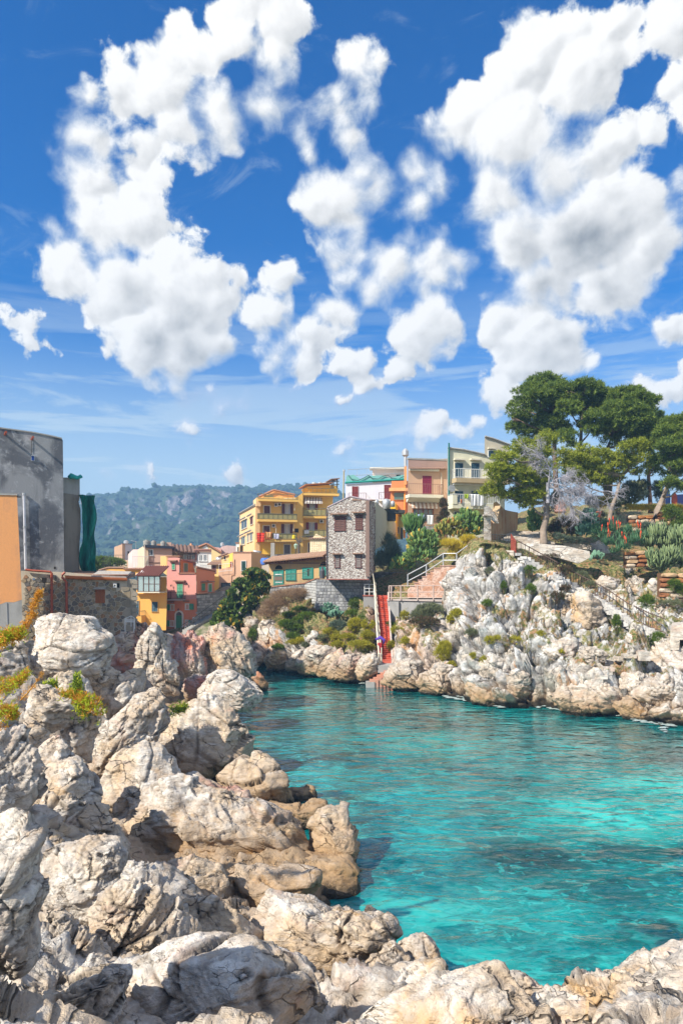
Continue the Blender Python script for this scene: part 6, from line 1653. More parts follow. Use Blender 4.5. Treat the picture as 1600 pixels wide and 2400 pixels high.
def walls_and_small():
 f = Fac((461, 72.5), (560, 78))
 stone_wall('lane_wall', f, [c2(934, 758), c2(1082, 745), c2(1190, 735), c2(1290, 735), c2(1290, 1000), c2(1060, 1090), c2(840, 1075), c2(830, 1040), c2(934, 930)], 2, 'grey stone wall with steps rising along it beside the pink house', .5, .3, seed=3, coping=[c2(934, 758), c2(1082, 745)])
 # stair rail along the wall
 r = thing('stair_handrail', f.p(*c2(760, 1040), .8), 'thin iron handrail climbing the grey stone wall from the arched door', 'railing')
 pts = [c2(755, 1020), c2(860, 960), c2(935, 900), c2(1035, 830), c2(1120, 765), c2(1165, 765)]
 ps = [f.p(x, y, .75) for x, y in pts]
 mb = MB()
 for a, b in zip(ps[:-1], ps[1:]): mb.tube([a, b], .03, 5); mb.tube([a - Vector((0, 0, .45)), b - Vector((0, 0, .45))], .018, 4)
 mb.build('handrail', M_IRON, r)
 for a in ps: MB().tube([a, a - Vector((0, 0, .95))], .025, 5).build('post', M_IRON, r)
 # steps
 st = thing('lane_steps', f.p(*c2(850, 1050), .5), 'stone steps climbing against the grey wall beside the pink house', 'steps')
 a, b = f.p(*c2(815, 1060), .1), f.p(*c2(1165, 860), .1); n = 22
 for k in range(n):
  q = a.lerp(b, k / n); mid = q + Vector((f.n.x * .4, f.n.y * .4, -.5))
  d = (b - a).to_2d(); MB().box(mid, (d.length / n * 1.02, .8, 1.2), math.atan2(d.y, d.x)).build('step', M_CONC, st)
 # peach building behind the fig
 g = Fac((519, 80), (580, 80)); g2 = Fac((580, 80), (624, 92))
 pe = plaster('peach_render', C(.74, .46, .30), None, .2); pe2 = plaster('light_peach_render', C(.82, .50, .26), None, .2)
 r = house('peach_house', g, [c12(735, 620), c12(955, 570), c12(960, 370), c12(1235, 340), c12(1235, 960), c12(740, 965)], 6, pe, 'plain peach block with one dark green window behind the fig bush', 'house')
 wall_part('side_wall', g2, [c12(1232, 340), c12(1420, 385), c12(1535, 470), c12(1535, 900), c12(1235, 960)], .4, pe2, r)
 window(r, g, *c12(1086, 492), *c12(1150, 636), sh=simple('dark_green_paint', C(.02, .07, .06)), frame=M_WHITE_P, fw=.06)
 window(r, g, *c12(784, 832), *c12(934, 958), kind='glass', frame=M_IRON, fw=.08, sill=False)
 slab('coping', g, *c12(955, 352), *c12(1236, 364), -.4, .06, M_TILE, r)
 downpipe(r, g, [c12(975, 460), c12(972, 700), c12(930, 710), c12(926, 960)], .04, simple('peach_pipe', C(.7, .42, .25)), .06)
 rail_line(r, g, [c12(745, 660), c12(945, 640)], .9, .3, M_WHITE_P, .6)
 ya = plaster('gold_render', C(.80, .50, .10), None, .2)
 h = Fac((518, 86), (546, 82.5))
 r = house('golden_annex', h, [c12(780, 420), c12(955, 360), c12(955, 640), c12(780, 660)], 6, plaster('ochre_side_render', C(.66, .46, .20), None, .3), 'ochre annex with a sloping roof left of the peach block', 'house')
 wall_part('bright_wall', Fac((537, 82.9), (546, 82)), [c12(895, 385), c12(955, 362), c12(952, 650), c12(890, 650)], .3, ya, r)
 window(r, h, *c12(822, 416), *c12(852, 466), kind='dark', fw=.05); window(r, Fac((537, 82.6), (546, 81.7)), *c12(918, 500), *c12(944, 650), sh=M_MAROON, fw=.03, leaves=1, sill=False, name='door')
 p0, p1 = h.p(*c12(770, 425), .3), h.p(*c12(905, 378), .3); MB().bar(p0, p1, .2).build('eave', M_TILED, r)
 # blue tank
 mb = MB(); t0, t1 = W(614, 1316, 79), W(638, 1316, 80); mb.tube([t0, t0.lerp(t1, .05), t0.lerp(t1, .95), t1], [.36, .43, .43, .36], 14)
 tag(mb.build('water_tank', simple('blue_plastic', C(.08, .20, .62), .4), origin=t0 - Vector((0, 0, .85)), smooth=True), 'blue cylindrical water tank on the wall behind the fig bush', 'tank')
 k = Fac((606, 78), (640, 77))
 house('raw_wall_house', k, [c12(1395, 560), c12(1568, 520), c12(1568, 880), c12(1395, 880)], 2, plaster('patchy_raw_render', C(.42, .36, .29), C(.28, .24, .2), .6), 'patchy unpainted wall under the blue tank', 'wall')
walls_and_small()

def far_cluster():
 # white and brick block with cistern
 f = Fac((268, 104), (287, 100)); f2 = Fac((287, 100), (309, 101))
 r = house('brick_sided_house', f2, [c11(620, 250), c11(785, 252), c11(780, 520), c11(620, 520)], 7, plaster('white_lilac_render', C(.72, .66, .68), None, .25), 'white block with a raw brick side and a cistern on its roof', 'house')
 wall_part('brick_side', f, [c11(485, 300), c11(620, 250), c11(620, 520), c11(485, 520)], .4, plaster('raw_brick', C(.52, .33, .22), C(.38, .25, .18), .8, scale=3), r)
 slab('coping', f2, *c11(616, 244), *c11(790, 252), -.3, .06, M_TILE, r)
 window(r, f2, *c11(706, 372), *c11(734, 440), kind='dark', fw=.03)
 mb = MB(); a = W(296, 1274, 102); mb.tube([a, a + Vector((0, 0, .1)), a + Vector((0, 0, .35)), a + Vector((0, 0, .5))], [.3, .36, .36, .15], 10)
 mb.build('cistern', M_STEEL, r)
 # pink white block
 f = Fac((301, 96), (323, 93))
 r = house('pale_pink_house', f, [c11(718, 420), c11(800, 340), c11(880, 340), c11(880, 650), c11(716, 650)], 6, plaster('faded_pink_render', C(.70, .50, .46), C(.70, .64, .64), .9), 'faded pink and white block between the brick sided house and the tank house', 'house')
 f = Fac((270, 97), (302, 96))
 r = house('low_brick_house', f, [c11(540, 520), c11(716, 518), c11(716, 640), c11(560, 640)], 3, plaster('tan_render', C(.55, .38, .26), None, .4), 'low tan house under the brick sided block', 'house')
 window(r, f, *c11(660, 565), *c11(690, 600), kind='glass', fw=.05, frame=M_TRIM)
 # tank house
 f = Fac((323, 92), (340, 86)); f2 = Fac((340, 86), (404, 86.5))
 tm_ = plaster('salmon_beige_render', C(.60, .38, .28), C(.5, .34, .27), .4)
 r = house('tank_roof_house', f2, [c11(1000, 310), c11(1452, 318), c11(1452, 560), c11(1255, 700), c11(1000, 690)], 8, tm_, 'salmon beige block with a black fascia and four cement tanks on top', 'house')
 wall_part('side_wall', f, [c11(878, 340), c11(1000, 270), c11(1010, 690), c11(825, 670), c11(880, 600)], .4, plaster('cream_beige_render', C(.72, .56, .40), None, .3), r)
 mb = MB(); s0, s1 = f2.s_of(c11(985, 0)[0]), f2.s_of(c11(1470, 0)[0])
 za, zb = f2.z(*c11(985, 262)), f2.z(*c11(1470, 290)); zc, zd = f2.z(*c11(985, 310)), f2.z(*c11(1470, 330))
 mb.hexa([f2.at(s0, zc, .5), f2.at(s1, zd, .5), f2.at(s1, zd, 0), f2.at(s0, zc, 0), f2.at(s0, za, .5), f2.at(s1, zb, .5), f2.at(s1, zb, -3), f2.at(s0, za, -3)]); mb.build('fascia', simple('black_fascia', C(.02, .025, .04)), r)
 slab('floor_band', f2, *c11(1010, 552), *c11(1252, 566), 0, .08, M_TILED, r)
 window(r, f2, *c11(1036, 342), *c11(1134, 445), kind='glass', frame=M_WHITE_P, fw=.05); window(r, f2, *c11(1030, 612), *c11(1120, 690), kind='glass', frame=M_WHITE_P, fw=.05, lintel=False)
 downpipe(r, f2, [c11(1005, 270), c11(1008, 500), c11(1005, 680)], .06, simple('pale_pipe', C(.6, .5, .42)), .55)
 G = 'cement water tanks on the black edged roof'
 for x0, x1, yt, yb, lab in ((955, 1065, 190, 262, 'leftmost and widest cement tank on the black edged roof'), (1085, 1170, 200, 268, 'second cement tank on the black edged roof'), (1245, 1330, 208, 280, 'third cement tank on the black edged roof')):
  c = f2.p(*c11((x0 + x1) / 2, yb), -1.0); rr_ = (x1 - x0) / 2 / 7.127 / F_PX * 87; h = (yb - yt) / 7.127 / F_PX * 87 + .3
  root = thing('water_tank', c - Vector((0, 0, .3)), lab, 'tank', G)
  b = c - Vector((0, 0, .3)); MB().tube([b, b + Vector((0, 0, h * .8)), b + Vector((0, 0, h * .82)), b + Vector((0, 0, h))], [rr_, rr_ * 1.05, rr_ * 1.12, rr_ * 1.0], 12).build('tank_body', M_TANK, root, smooth=False)
  MB().tube([b + Vector((0, 0, h)), b + Vector((0, 0, h + .12))], rr_ * .5, 8).build('tank_lid', M_TANK, root)
 slab('roof_kerb', f2, *c11(1340, 216), *c11(1420, 284), -2, -1.2, tm_, r)
 slab('roof_kerb', f2, *c11(1165, 235), *c11(1250, 276), -2.4, -2.0, plaster('brick_orange', C(.6, .3, .16)), r)
 ant = thing('antenna', W(319, 1290, 95), 'thin television antenna on the roof left of the cement tanks', 'antenna')
 mb = MB(); b = W(319, 1288, 95); mb.tube([b, W(319, 1268, 95)], .03, 4)
 mb.build('mast', M_STEEL, ant); mb = MB(); mb.bar(W(308, 1267, 95), W(321, 1270, 95), .05)
 for k in range(5): q = W(308 + 3 * k, 1267.2 + .6 * k, 95); mb.bar(q - Vector((0, .4, 0)), q + Vector((0, .4, 0)), .03)
 mb.build('boom', M_STEEL, ant)
 # tavern with dark verandah roof
 f = Fac((402, 90), (462, 91))
 r = house('veranda_house', f, [c12(25, 340), c12(395, 370), c12(395, 560), c12(25, 560)], 5, plaster('brown_grey_render', C(.36, .28, .20), None, .4), 'brown house with an open veranda under a corrugated roof', 'house')
 roof_tiles(r, f, c12(15, 0)[0], c12(435, 0)[0], c12(0, 345)[1], 1.2, .9, .5, simple('rusty_corrugated', C(.20, .12, .09), .7), y1=c12(0, 372)[1], tile=.45)
 for x in (60, 200, 330): window(r, f, *c12(x, 395), *c12(x + 45, 460), kind='glass', frame=M_TRIM, fw=.06)
 rail_line(r, f, [c12(230, 490), c12(390, 500)], .8, 1.0, M_STEEL, .3)
 mb = MB(); mb.hexa([f.p(*c12(150, 560), 2.5), f.p(*c12(400, 590), 2.5), f.p(*c12(400, 590), 0), f.p(*c12(150, 560), 0), f.p(*c12(150, 540), 2.5), f.p(*c12(400, 570), 2.5), f.p(*c12(400, 570), 0), f.p(*c12(150, 540), 0)]); mb.build('terrace', M_CONC, r)
 for x in (110, 380): MB().bar(f.p(*c12(x, 372), 1.1), f.p(*c12(x, 500), 1.1), .14).build('post', M_BROWN, r)
 # white glazed loggia house and yellow gable
 f = Fac((459, 90), (496, 90)); g = Fac((430, 101), (520, 101))
 r = house('gabled_house', g, [c12(380, 300), c12(555, 232), c12(770, 360), c12(770, 500), c12(380, 500)], 8, plaster('cream_yellow_render', C(.82, .62, .30), None, .2), 'cream yellow gabled house behind the white glazed loggia', 'house')
 for a, b in ((c12(370, 300), c12(555, 226)), (c12(555, 226), c12(780, 362))): MB().bar(g.p(*a, .2), g.p(*b, .2), .25).build('verge', M_TILE, r)
 MB().prism([g.p(*c12(480, 300), .05), g.p(*c12(540, 240), .05), g.p(*c12(580, 300), .05)], Vector((g.n.x * .04, g.n.y * .04, 0))).build('gable_panel', M_WHITE_P, r)
 r = house('white_loggia_house', f, [c12(388, 310), c12(625, 310), c12(625, 640), c12(388, 600)], 5, M_WHITE_P, 'white house with a glazed upper loggia in the village middle', 'house')
 for x0, x1 in ((440, 490), (505, 560)): window(r, f, *c12(x0, 395), *c12(x1, 490), kind='glass', frame=M_WHITE_P, fw=.06)
 slab('fascia', f, *c12(360, 305), *c12(628, 318), 0, .4, simple('pink_band', C(.5, .25, .2)), r); slab('fascia', f, *c12(360, 328), *c12(628, 340), 0, .3, simple('pink_band', C(.5, .25, .2)), r)
 rail_line(r, f, [c12(400, 590), c12(625, 620)], .9, .4, M_STEEL, .2)
 # dark shop front lane
 f = Fac((494, 89), (524, 87))
 r = house('lane_house', f, [c12(625, 490), c12(810, 490), c12(810, 680), c12(740, 700), c12(735, 740), c12(625, 700)], 4, plaster('tan_yellow_render', C(.66, .42, .16), None, .3), 'tan house with two dark shutters below the steel tank', 'house')
 window(r, f, *c12(632, 555), *c12(704, 680), sh=M_BROWN, fw=.03, sill=False, name='door'); window(r, f, *c12(752, 575), *c12(806, 660), sh=M_BROWN, fw=.03)
 roof_tiles(r, f, c12(620, 0)[0], c12(815, 0)[0], c12(0, 545)[1], .6, .5, .3, M_TILED, tile=.35)
 mb = MB(); a = W(507, 1313, 90); mb.tube([a, a + Vector((.8, .1, .2))], .4, 12); tag(mb.build('water_tank', M_STEEL, origin=a - Vector((0, 0, .7)), smooth=True), 'dented steel water tank lying above the tan lane house', 'tank')
 # pink rough block, white block
 f = Fac((515, 112), (553, 112))
 r = house('rough_pink_house', f, [c12(770, 270), c12(860, 250), c12(1000, 262), c12(1000, 350), c12(770, 400)], 6, plaster('pink_rough_render', C(.66, .46, .42), C(.5, .36, .33), .7), 'rough pinkish block left of the yellow flats', 'house')
 mb = MB(); a = W(521, 1279, 113); mb.tube([a, a + Vector((0, 0, .4)), a + Vector((0, 0, .55))], [.34, .32, .12], 8); mb.build('cistern', M_STEEL, r)
 f = Fac((552, 104), (561, 104)); r = house('slim_white_house', f, [c12(1000, 215), c12(1050, 205), c12(1050, 345), c12(1000, 345)], 4, M_WHITE_P, 'slim white house squeezed against the yellow flats', 'house')
 slab('coping', f, *c12(990, 205), *c12(1050, 220), -.4, .1, M_TILE, r); window(r, f, *c12(1024, 275), *c12(1040, 335), kind='dark', fw=.03)
 f = Fac((505, 108), (520, 108)); r = house('red_trim_house', f, [c12(680, 275), c12(775, 290), c12(775, 390), c12(680, 390)], 4, plaster('dusty_rose_render', C(.6, .36, .33), None, .3), 'dusty rose house with a red roof edge behind the gable', 'house')
 # chimney figure pots
 for i, (x, y, s_, lab) in enumerate(((90, 312, .55, 'small white dome left on the roof behind the veranda'), (215, 305, .5, 'pair of white roof vents in the middle of the veranda roof'), (258, 308, .55, 'white roof vent beside the tall chimney'), (310, 300, .4, 'tall carved chimney pot with an orange top'))):
  c = W(*c12(x, y + 20), 96); mb = MB()
  if i == 3: mb.tube([c - Vector((0, 0, .6)), c + Vector((0, 0, .2)), c + Vector((0, 0, .6)), c + Vector((0, 0, .95))], [.16, .18, .26, .08], 8)
  else: mb.tube([c - Vector((0, 0, .6)), c - Vector((0, 0, .1)), c + Vector((0, 0, s_ * .5)), c + Vector((0, 0, s_ * .9))], [.8 * s_, .8 * s_, .6 * s_, .1], 8)
  tag(mb.build('chimney' if i == 3 else 'roof_vent', [M_WHITE_P, M_WHITE_P, M_WHITE_P, plaster('brick_orange')][i], origin=c), lab, 'chimney' if i == 3 else 'vent')
 # red roof tank near peach house
 c = W(*c12(1265, 340), 88); mb = MB(); mb.tube([c, c + Vector((1.0, .2, -.15))], .17, 10); tag(mb.build('pipe_tank', M_STEEL, origin=c - Vector((0, 0, .4)), smooth=True), 'grey tank lying on the peach block roof', 'tank')
far_cluster()

# ---------------------------------------------------------------- the yellow flats
def yellow_flats():
 Y1 = 92.0
 f = Fac((598, Y1), (697, Y1 + 1.5)); fl = Fac((561, Y1 + 17), (598, Y1)); fr = Fac((697, Y1 + 2.6), (766, Y1 + 3.4)); fm = Fac((697, Y1 + 1.5), (710, Y1 + 2.6))
 ym = plaster('yellow_flats_render', C(.80, .50, .13), C(.66, .42, .13), .22); pm = plaster('apricot_flats_render', C(.84, .54, .27), C(.7, .46, .25), .2)
 r = house('yellow_apartment_building', f, [c13(330, 440), c13(345, 380), c13(985, 380), c13(1090, 300), c13(1090, 1300), c13(600, 1300), c13(480, 1290), c13(320, 1250)], 12, ym, 'long yellow apartment building with brown shutters, gabled roof room and balconies', 'apartment building')
 wall_part('left_wing_wall', fl, [c13(85, 640), c13(300, 520), c13(335, 500), c13(330, 1250), c13(70, 1245)], 3, pm, r)
 MB().bar(fl.p(*c13(80, 642), .1), fl.p(*c13(335, 500), .1), .25).build('coping', M_CONC, r)
 wall_part('roof_stair', fl, [c13(295, 430), c13(345, 390), c13(345, 520), c13(300, 530)], 1.5, pm, r)
 # gabled roof room set back
 g = Fac((596, Y1 + 3), (702, Y1 + 3.5))
 MB().prism([g.p(*c13(400, 372)), g.p(*c13(625, 275)), g.p(*c13(950, 345)), g.p(*c13(950, 420)), g.p(*c13(400, 420))], Vector((-g.n.x * 6, -g.n.y * 6, 0))).build('roof_room', plaster('deep_apricot_render', C(.80, .42, .16), None, .2), r)
 for a, b in (((380, 378), (625, 268)), ((625, 268), (965, 345))): MB().bar(g.p(*c13(*a), .3), g.p(*c13(*b), .3), .22).build('verge', M_TILE, r)
 slab('green_panel', g, *c13(470, 345), *c13(612, 400), .02, .08, simple('pale_green_panel', C(.35, .36, .22)), r)
 # upper terrace and three levels of balconies on the main front
 def balc(x0, x1, yf, yt, ff=f, out=1.3, lab=None): return balcony(r, ff, c13(x0, 0)[0], c13(x1, 0)[0], c13(0, yf)[1], c13(0, yt)[1], out, .30, ym, M_IRONG, .6, lab, .022)
 balc(355, 985, 425, 345); balc(350, 970, 745, 655); balc(340, 965, 1062, 965)
 for y in (675, 985):
  mb = MB()
  s0, s1, z0, z1 = f.rect(*c13(350, y - 20), *c13(965, y + 60)); f.box(mb, s0, s1, z0, z1, 1.20, 1.215)
  mb.build('balustrade_panel', simple('olive_mesh_panel', C(.34, .30, .13), .8), r)
 W1 = window
 W1(r, f, *c13(470, 518), *c13(562, 672), sh=M_BROWN, fw=.12); W1(r, f, *c13(462, 838), *c13(556, 960), sh=M_BROWN, fw=.12)
 W1(r, f, *c13(798, 486), *c13(886, 714), kind='open', sh=M_BROWN, fw=.08, name='french_door', sill=False); W1(r, f, *c13(790, 808), *c13(880, 1036), kind='open', sh=M_BROWN, fw=.08, name='french_door', sill=False)
 W1(r, f, *c13(790, 1138), *c13(884, 1290), sh=simple('grey_brown_shutter', C(.13, .10, .11)), fw=.12)
 W1(r, f, *c13(962, 882), *c13(1014, 938), kind='dark', frame=M_BROWN, fw=.04)
 for x0, y0, x1, y1, k in ((110, 738, 200, 880, 'glass'), (256, 690, 298, 812, 'shut'), (108, 1010, 168, 1136, 'glass'), (204, 965, 230, 1100, 'glass'), (248, 950, 286, 1080, 'glass')):
  W1(r, fl, *c13(x0, y0), *c13(x1, y1), kind=k, sh=M_BROWN, frame=M_TRIM, fw=.10)
 for x0, y0, x1, y1 in ((90, 755, 205, 700), (238, 682, 305, 645), (82, 1010, 178, 960), (195, 950, 300, 905)):
  MB().bar(fl.p(*c13(x0, y0), .35), fl.p(*c13(x1, y1), .35), .18).build('window_hood', M_CONC, r)
 ac_unit(r, f, *c13(632, 474), *c13(680, 532)); ac_unit(r, f, *c13(686, 470), *c13(738, 522)); ac_unit(r, f, *c13(590, 808), *c13(648, 864))
 mb = MB()
 for x0, y0, x1, y1 in ((668, 420, 940, 405), (940, 405, 935, 600), (668, 420, 670, 470), (660, 770, 925, 735), (925, 735, 918, 930), (660, 770, 660, 800), (645, 870, 640, 960)): mb.bar(f.p(*c13(x0, y0), .9), f.p(*c13(x1, y1), .9), .05)
 mb.build('awning_frame', M_TRIM, r)
 # right wing
 def balr(x0, x1, yf, yt, out=1.2): return balcony(r, fr, c13(x0, 0)[0], c13(x1, 0)[0], c13(0, yf)[1], c13(0, yt)[1], out, .30, ym, M_IRONG, .6, None, .022)
 wall_part('right_wing_wall', fr, [c13(1090, 350), c13(1480, 340), c13(1568, 300), c13(1568, 1300), c13(1020, 1300), c13(1020, 400)], 8, ym, r)
 balr(1085, 1640, 330, 250); balr(1075, 1500, 690, 570); balr(1070, 1480, 1030, 910)
 for y, x1 in ((620, 1490), (950, 1480)):
  s0, s1, z0, z1 = fr.rect(*c13(1085, y - 30), *c13(x1, y + 55)); fr.box(MB(), s0, s1, z0, z1, 1.11, 1.125).build('balustrade_panel', simple('olive_mesh_panel', C(.34, .30, .13), .8), r)
 W1(r, fr, *c13(1195, 474), *c13(1280, 670), kind='open', sh=M_MAROON, fw=.08, name='french_door', sill=False)
 w = W1(r, fr, *c13(1184, 782), *c13(1274, 1014), kind='open', sh=M_MAROON, fw=.08, name='french_door', sill=False)
 slab('door_panel', fr, *c13(1186, 965), *c13(1274, 1014), .03, .05, M_WOOD, r)
 W1(r, fr, *c13(1175, 1110), *c13(1200, 1262), sh=M_BROWN, frame=M_WHITE_P, fw=.1, leaves=1, name='door')
 aw = stripes_mat('grey_white_awning', C(.72, .70, .66), C(.36, .30, .26), 0, 2.6)
 awning(r, fr, c13(1100, 0)[0], c13(0, 382)[1], c13(1385, 0)[0], c13(0, 470)[1], .9, aw)
 ac_unit(r, fr, *c13(1352, 738), *c13(1416, 795))
 # penthouse
 h = Fac((712, Y1 + 4), (777, Y1 + 5))
 MB().prism([h.p(*c13(1150, 205)), h.p(*c13(1520, 180)), h.p(*c13(1640, 200)), h.p(*c13(1640, 340)), h.p(*c13(1215, 330))], Vector((-h.n.x * 4, -h.n.y * 4, 0))).build('penthouse', plaster('bright_yellow_render', C(.85, .50, .07), None, .15), r)
 mb = MB().prism([h.p(*c13(1100, 195), 1.4), h.p(*c13(1530, 168), 1.4), h.p(*c13(1530, 158), 1.4), h.p(*c13(1100, 183), 1.4)], Vector((-h.n.x * 5, -h.n.y * 5, 0))); mb.build('penthouse_roof', M_TILE, r)
 mb = MB().prism([h.p(*c13(1500, 112), 1.5), h.p(*c13(1640, 100), 1.5), h.p(*c13(1640, 90), 1.5), h.p(*c13(1500, 102), 1.5)], Vector((-h.n.x * 4, -h.n.y * 4, 0))); mb.build('pergola_roof', M_TILED, r)
 mb = MB()
 for x in (1510, 1540, 1600): mb.bar(h.p(*c13(x, 110), 1.3), h.p(*c13(x, 250), 1.3), .12)
 for y in (150, 200): mb.bar(h.p(*c13(1510, y), 1.3), h.p(*c13(1630, y - 10), 1.3), .08)
 mb.build('pergola_frame', M_IRON, r)
 GT = 'steel tanks on the penthouse roof'
 for x, lab in ((1308, 'leftmost of the round steel tanks on the yellow penthouse roof'), (1405, 'middle round steel tank on the yellow penthouse roof'), (1478, 'rightmost round steel tank on the yellow penthouse roof')):
  a = h.p(*c13(x, 168), -1.5); mb = MB(); mb.tube([a + Vector((0, -.7, 0)), a + Vector((0, .7, 0))], .42, 12); tag(mb.build('water_tank', M_STEEL, origin=a - Vector((0, 0, .4)), smooth=True), lab, 'tank', GT)
 downpipe(r, fr, [c13(1045, 390), c13(1035, 800), c13(1025, 1100), c13(1020, 1290)], .06, M_BROWN, .12)
 wall_part('front_plinth', f, [c13(320, 1100), c13(960, 1075), c13(960, 1300), c13(480, 1290), c13(320, 1250)], .2, plaster('vivid_yellow_render', C(.86, .54, .08), None, .12), r).location = (f.n.x * .02, f.n.y * .02, 0)
 # laundry
 red = stripes_mat('red_striped_towel', C(.85, .08, .03), C(.55, .03, .02), 2, 3.1)
 towel(f, *c13(332, 955), *c13(450, 1100), 1.42, red, 'large red striped towel hanging over the yellow flats balcony')
 towel(f, *c13(460, 942), *c13(570, 1062), 1.42, simple('orange_brown_cloth', C(.48, .15, .03), .85), 'orange brown towel hung beside the red striped towel')
 towel(f, *c13(484, 950), *c13(548, 1030), 1.50, simple('pale_orange_cloth', C(.80, .45, .18), .85), 'small pale orange towel laid over the orange brown towel')
 towel(f, *c13(600, 972), *c13(678, 1052), 1.40, simple('lilac_cloth', C(.62, .62, .78), .85), 'lilac sheet drying at the middle of the yellow flats balcony', 'sheet', 'sheet')
 towel(fr, *c13(1090, 915), *c13(1162, 968), 1.28, simple('white_cloth', C(.8, .8, .8), .85), 'white cloth drying on the right wing balcony', 'sheet', 'cloth')
 mb = MB(); c = f.p(*c13(915, 1010), 1.1); mb.tube([c - Vector((0, 0, .3)), c + Vector((0, 0, .1)), c + Vector((0, 0, .22))], [.3, .26, .1], 8); tag(mb.build('bucket', simple('yellow_plastic', C(.8, .6, .02), .4), origin=c), 'yellow bucket at the end of the lower balcony', 'bucket')
 return r
yellow_flats()

def tavern():
 f = Fac((626, 70), (768, 68)); l = Fac((620, 80), (630, 70))
 tm_ = plaster('weathered_ochre_render', C(.58, .38, .17), C(.40, .30, .20), .7)
 r = house('low_tavern', f, [c13(545, 1440), c13(1460, 1350), c13(1470, 1700), c13(1150, 1760), c13(560, 1815)], 9, tm_, 'low weathered tavern with a tiled roof and turquoise shutters', 'tavern')
 # tiled eave on rafters
 n = 58; rt_ = MB(); A, B = f.p(*c13(515, 1410), .8), f.p(*c13(1465, 1318), .8)
 sa, sb = f.s_of(c13(515, 0)[0]), f.s_of(c13(1465, 0)[0])
 mb = MB(); mb.hexa([f.at(sa, A.z - .12, .9), f.at(sb, B.z - .12, .9), f.at(sb, B.z + .5, -3), f.at(sa, A.z + .5, -3), f.at(sa, A.z - .04, .9), f.at(sb, B.z - .04, .9), f.at(sb, B.z + .6, -3), f.at(sa, A.z + .6, -3)])
 rf = mb.build('roof', M_TILE, r)
 for k in range(n):
  u = sa + (k + .5) * (sb - sa) / n; z = A.z + (B.z - A.z) * (k + .5) / n
  MB().tube([f.at(u, z, 1.0), f.at(u, z + .55, -1.4)], .075, 6).build('roof_tile', [simple('clay_tile_pale', C(.55, .38, .26), .85, 0, .4), simple('clay_tile_red', C(.48, .24, .14), .85, 0, .4)][k % 2], rf)
 for k in range(20):
  u = sa + (k + .5) * (sb - sa) / 20; z = A.z + (B.z - A.z) * (k + .5) / 20
  MB().bar(f.at(u, z - .22, .7), f.at(u, z - .12, -.1), .16).build('rafter', simple('old_rafter', C(.28, .13, .07), .8), r)
 slab('eave_board', f, *c13(545, 1425), *c13(1455, 1440), 0, .06, M_TILED, r)
 for x0, y0, x1, y1, op in ((826, 1538, 974, 1698, 0), (1090, 1512, 1246, 1672, 1)):
  w = window(r, f, *c13(x0, y0), *c13(x1, y1), sh=M_TEAL, frame=M_TEAL, fw=.06)
  if op: slab('gap', f, *c13(1165, y0 + 10), *c13(1190, y1 - 40), .085, .10, M_DARKIN, w)
 d = window(r, f, *c13(632, 1552), *c13(776, 1806), sh=M_TEAL, frame=M_TEAL, fw=.06, name='door', sill=False)
 slab('door_band', f, *c13(640, 1645), *c13(770, 1706), .085, .10, simple('weathered_wood', C(.20, .13, .10)), d); slab('door_bar', f, *c13(652, 1604), *c13(760, 1622), .085, .105, M_WHITE_P, d); slab('door_bar', f, *c13(652, 1730), *c13(766, 1742), .085, .105, M_WHITE_P, d)
 window(r, f, *c13(1360, 1500), *c13(1450, 1620), sh=M_TEAL, frame=M_TEAL, fw=.06, leaves=1)
 for cx_, y0, rad in ((710, 1525, 62), (1430, 1468, 64)):
  s0, s1, z0, z1 = f.rect(*c13(cx_ - rad, y0 - rad), *c13(cx_ + rad, y0)); m = (s0 + s1) / 2; rw = (s1 - s0) / 2
  pts = [f.at(m + math.cos(math.pi * k / 10) * rw, z0 + math.sin(math.pi * k / 10) * (z1 - z0), 0) for k in range(11)]
  MB().prism(pts, Vector((f.n.x * .04, f.n.y * .04, 0))).build('arched_opening', M_DARKIN, r)
  mb = MB(); 
  for k in range(10):
   a0, a1 = math.pi * k / 10, math.pi * (k + 1) / 10
   mb.hexa([f.at(m + math.cos(a) * rw * q, z0 + math.sin(a) * (z1 - z0) * q, o) for o in (0, .09) for a, q in ((a0, 1), (a0, 1.18), (a1, 1.18), (a1, 1))])
  mb.build('arch_surround', tm_, r)
 rail_line(r, f, [c13(560, 1805), c13(1150, 1765), c13(1290, 1700)], 1.1, 1.2, M_IRONG, .14)
 # roof terrace above: pillar, railing, clutter, brick wall
 t = Fac((636, 80), (766, 79))
 q = house('terrace_wall', t, [c13(600, 1290), c13(1460, 1270), c13(1460, 1380), c13(600, 1380)], 3, M_CONC, 'low terrace wall behind the tavern roof', 'wall')
 rail_line(q, t, [c13(640, 1310), c13(860, 1310), c13(1050, 1300)], 1.6, .1, M_IRON, .18)
 rail_line(q, t, [c13(1060, 1305), c13(1460, 1280)], 2.2, .1, M_IRONG, .2)
 mb = MB(); mb.box(W(*c13(608, 1240), 78), (.45, .45, 1.9)); tag(mb.build('terrace_pillar', M_CONC, origin=W(*c13(600, 1380), 78)), 'weathered concrete pillar at the left end of the tavern terrace', 'pillar')
 b = Fac((724, 82), (768, 81)); rb = house('cream_brick_wall', b, [c13(1205, 1060), c13(1240, 1030), c13(1300, 960), c13(1400, 1010), c13(1465, 1030), c13(1465, 1290), c13(1200, 1290)], 2, plaster('cream_block', C(.74, .60, .38), None, .3), 'cream block shed with a small gable beside the pebble clad house', 'shed')
 mb = stone_face(MB(), b, b.s_of(c13(1210, 0)[0]), b.s_of(c13(1460, 0)[0]), b.z(*c13(1300, 1285)), b.z(*c13(1300, 1090)), random.Random(4), .5, .22, .035); mb.build('block', stone_mat('cream_stone', C(.62, .50, .34), C(.80, .68, .46)), rb)['kind'] = 'stuff'
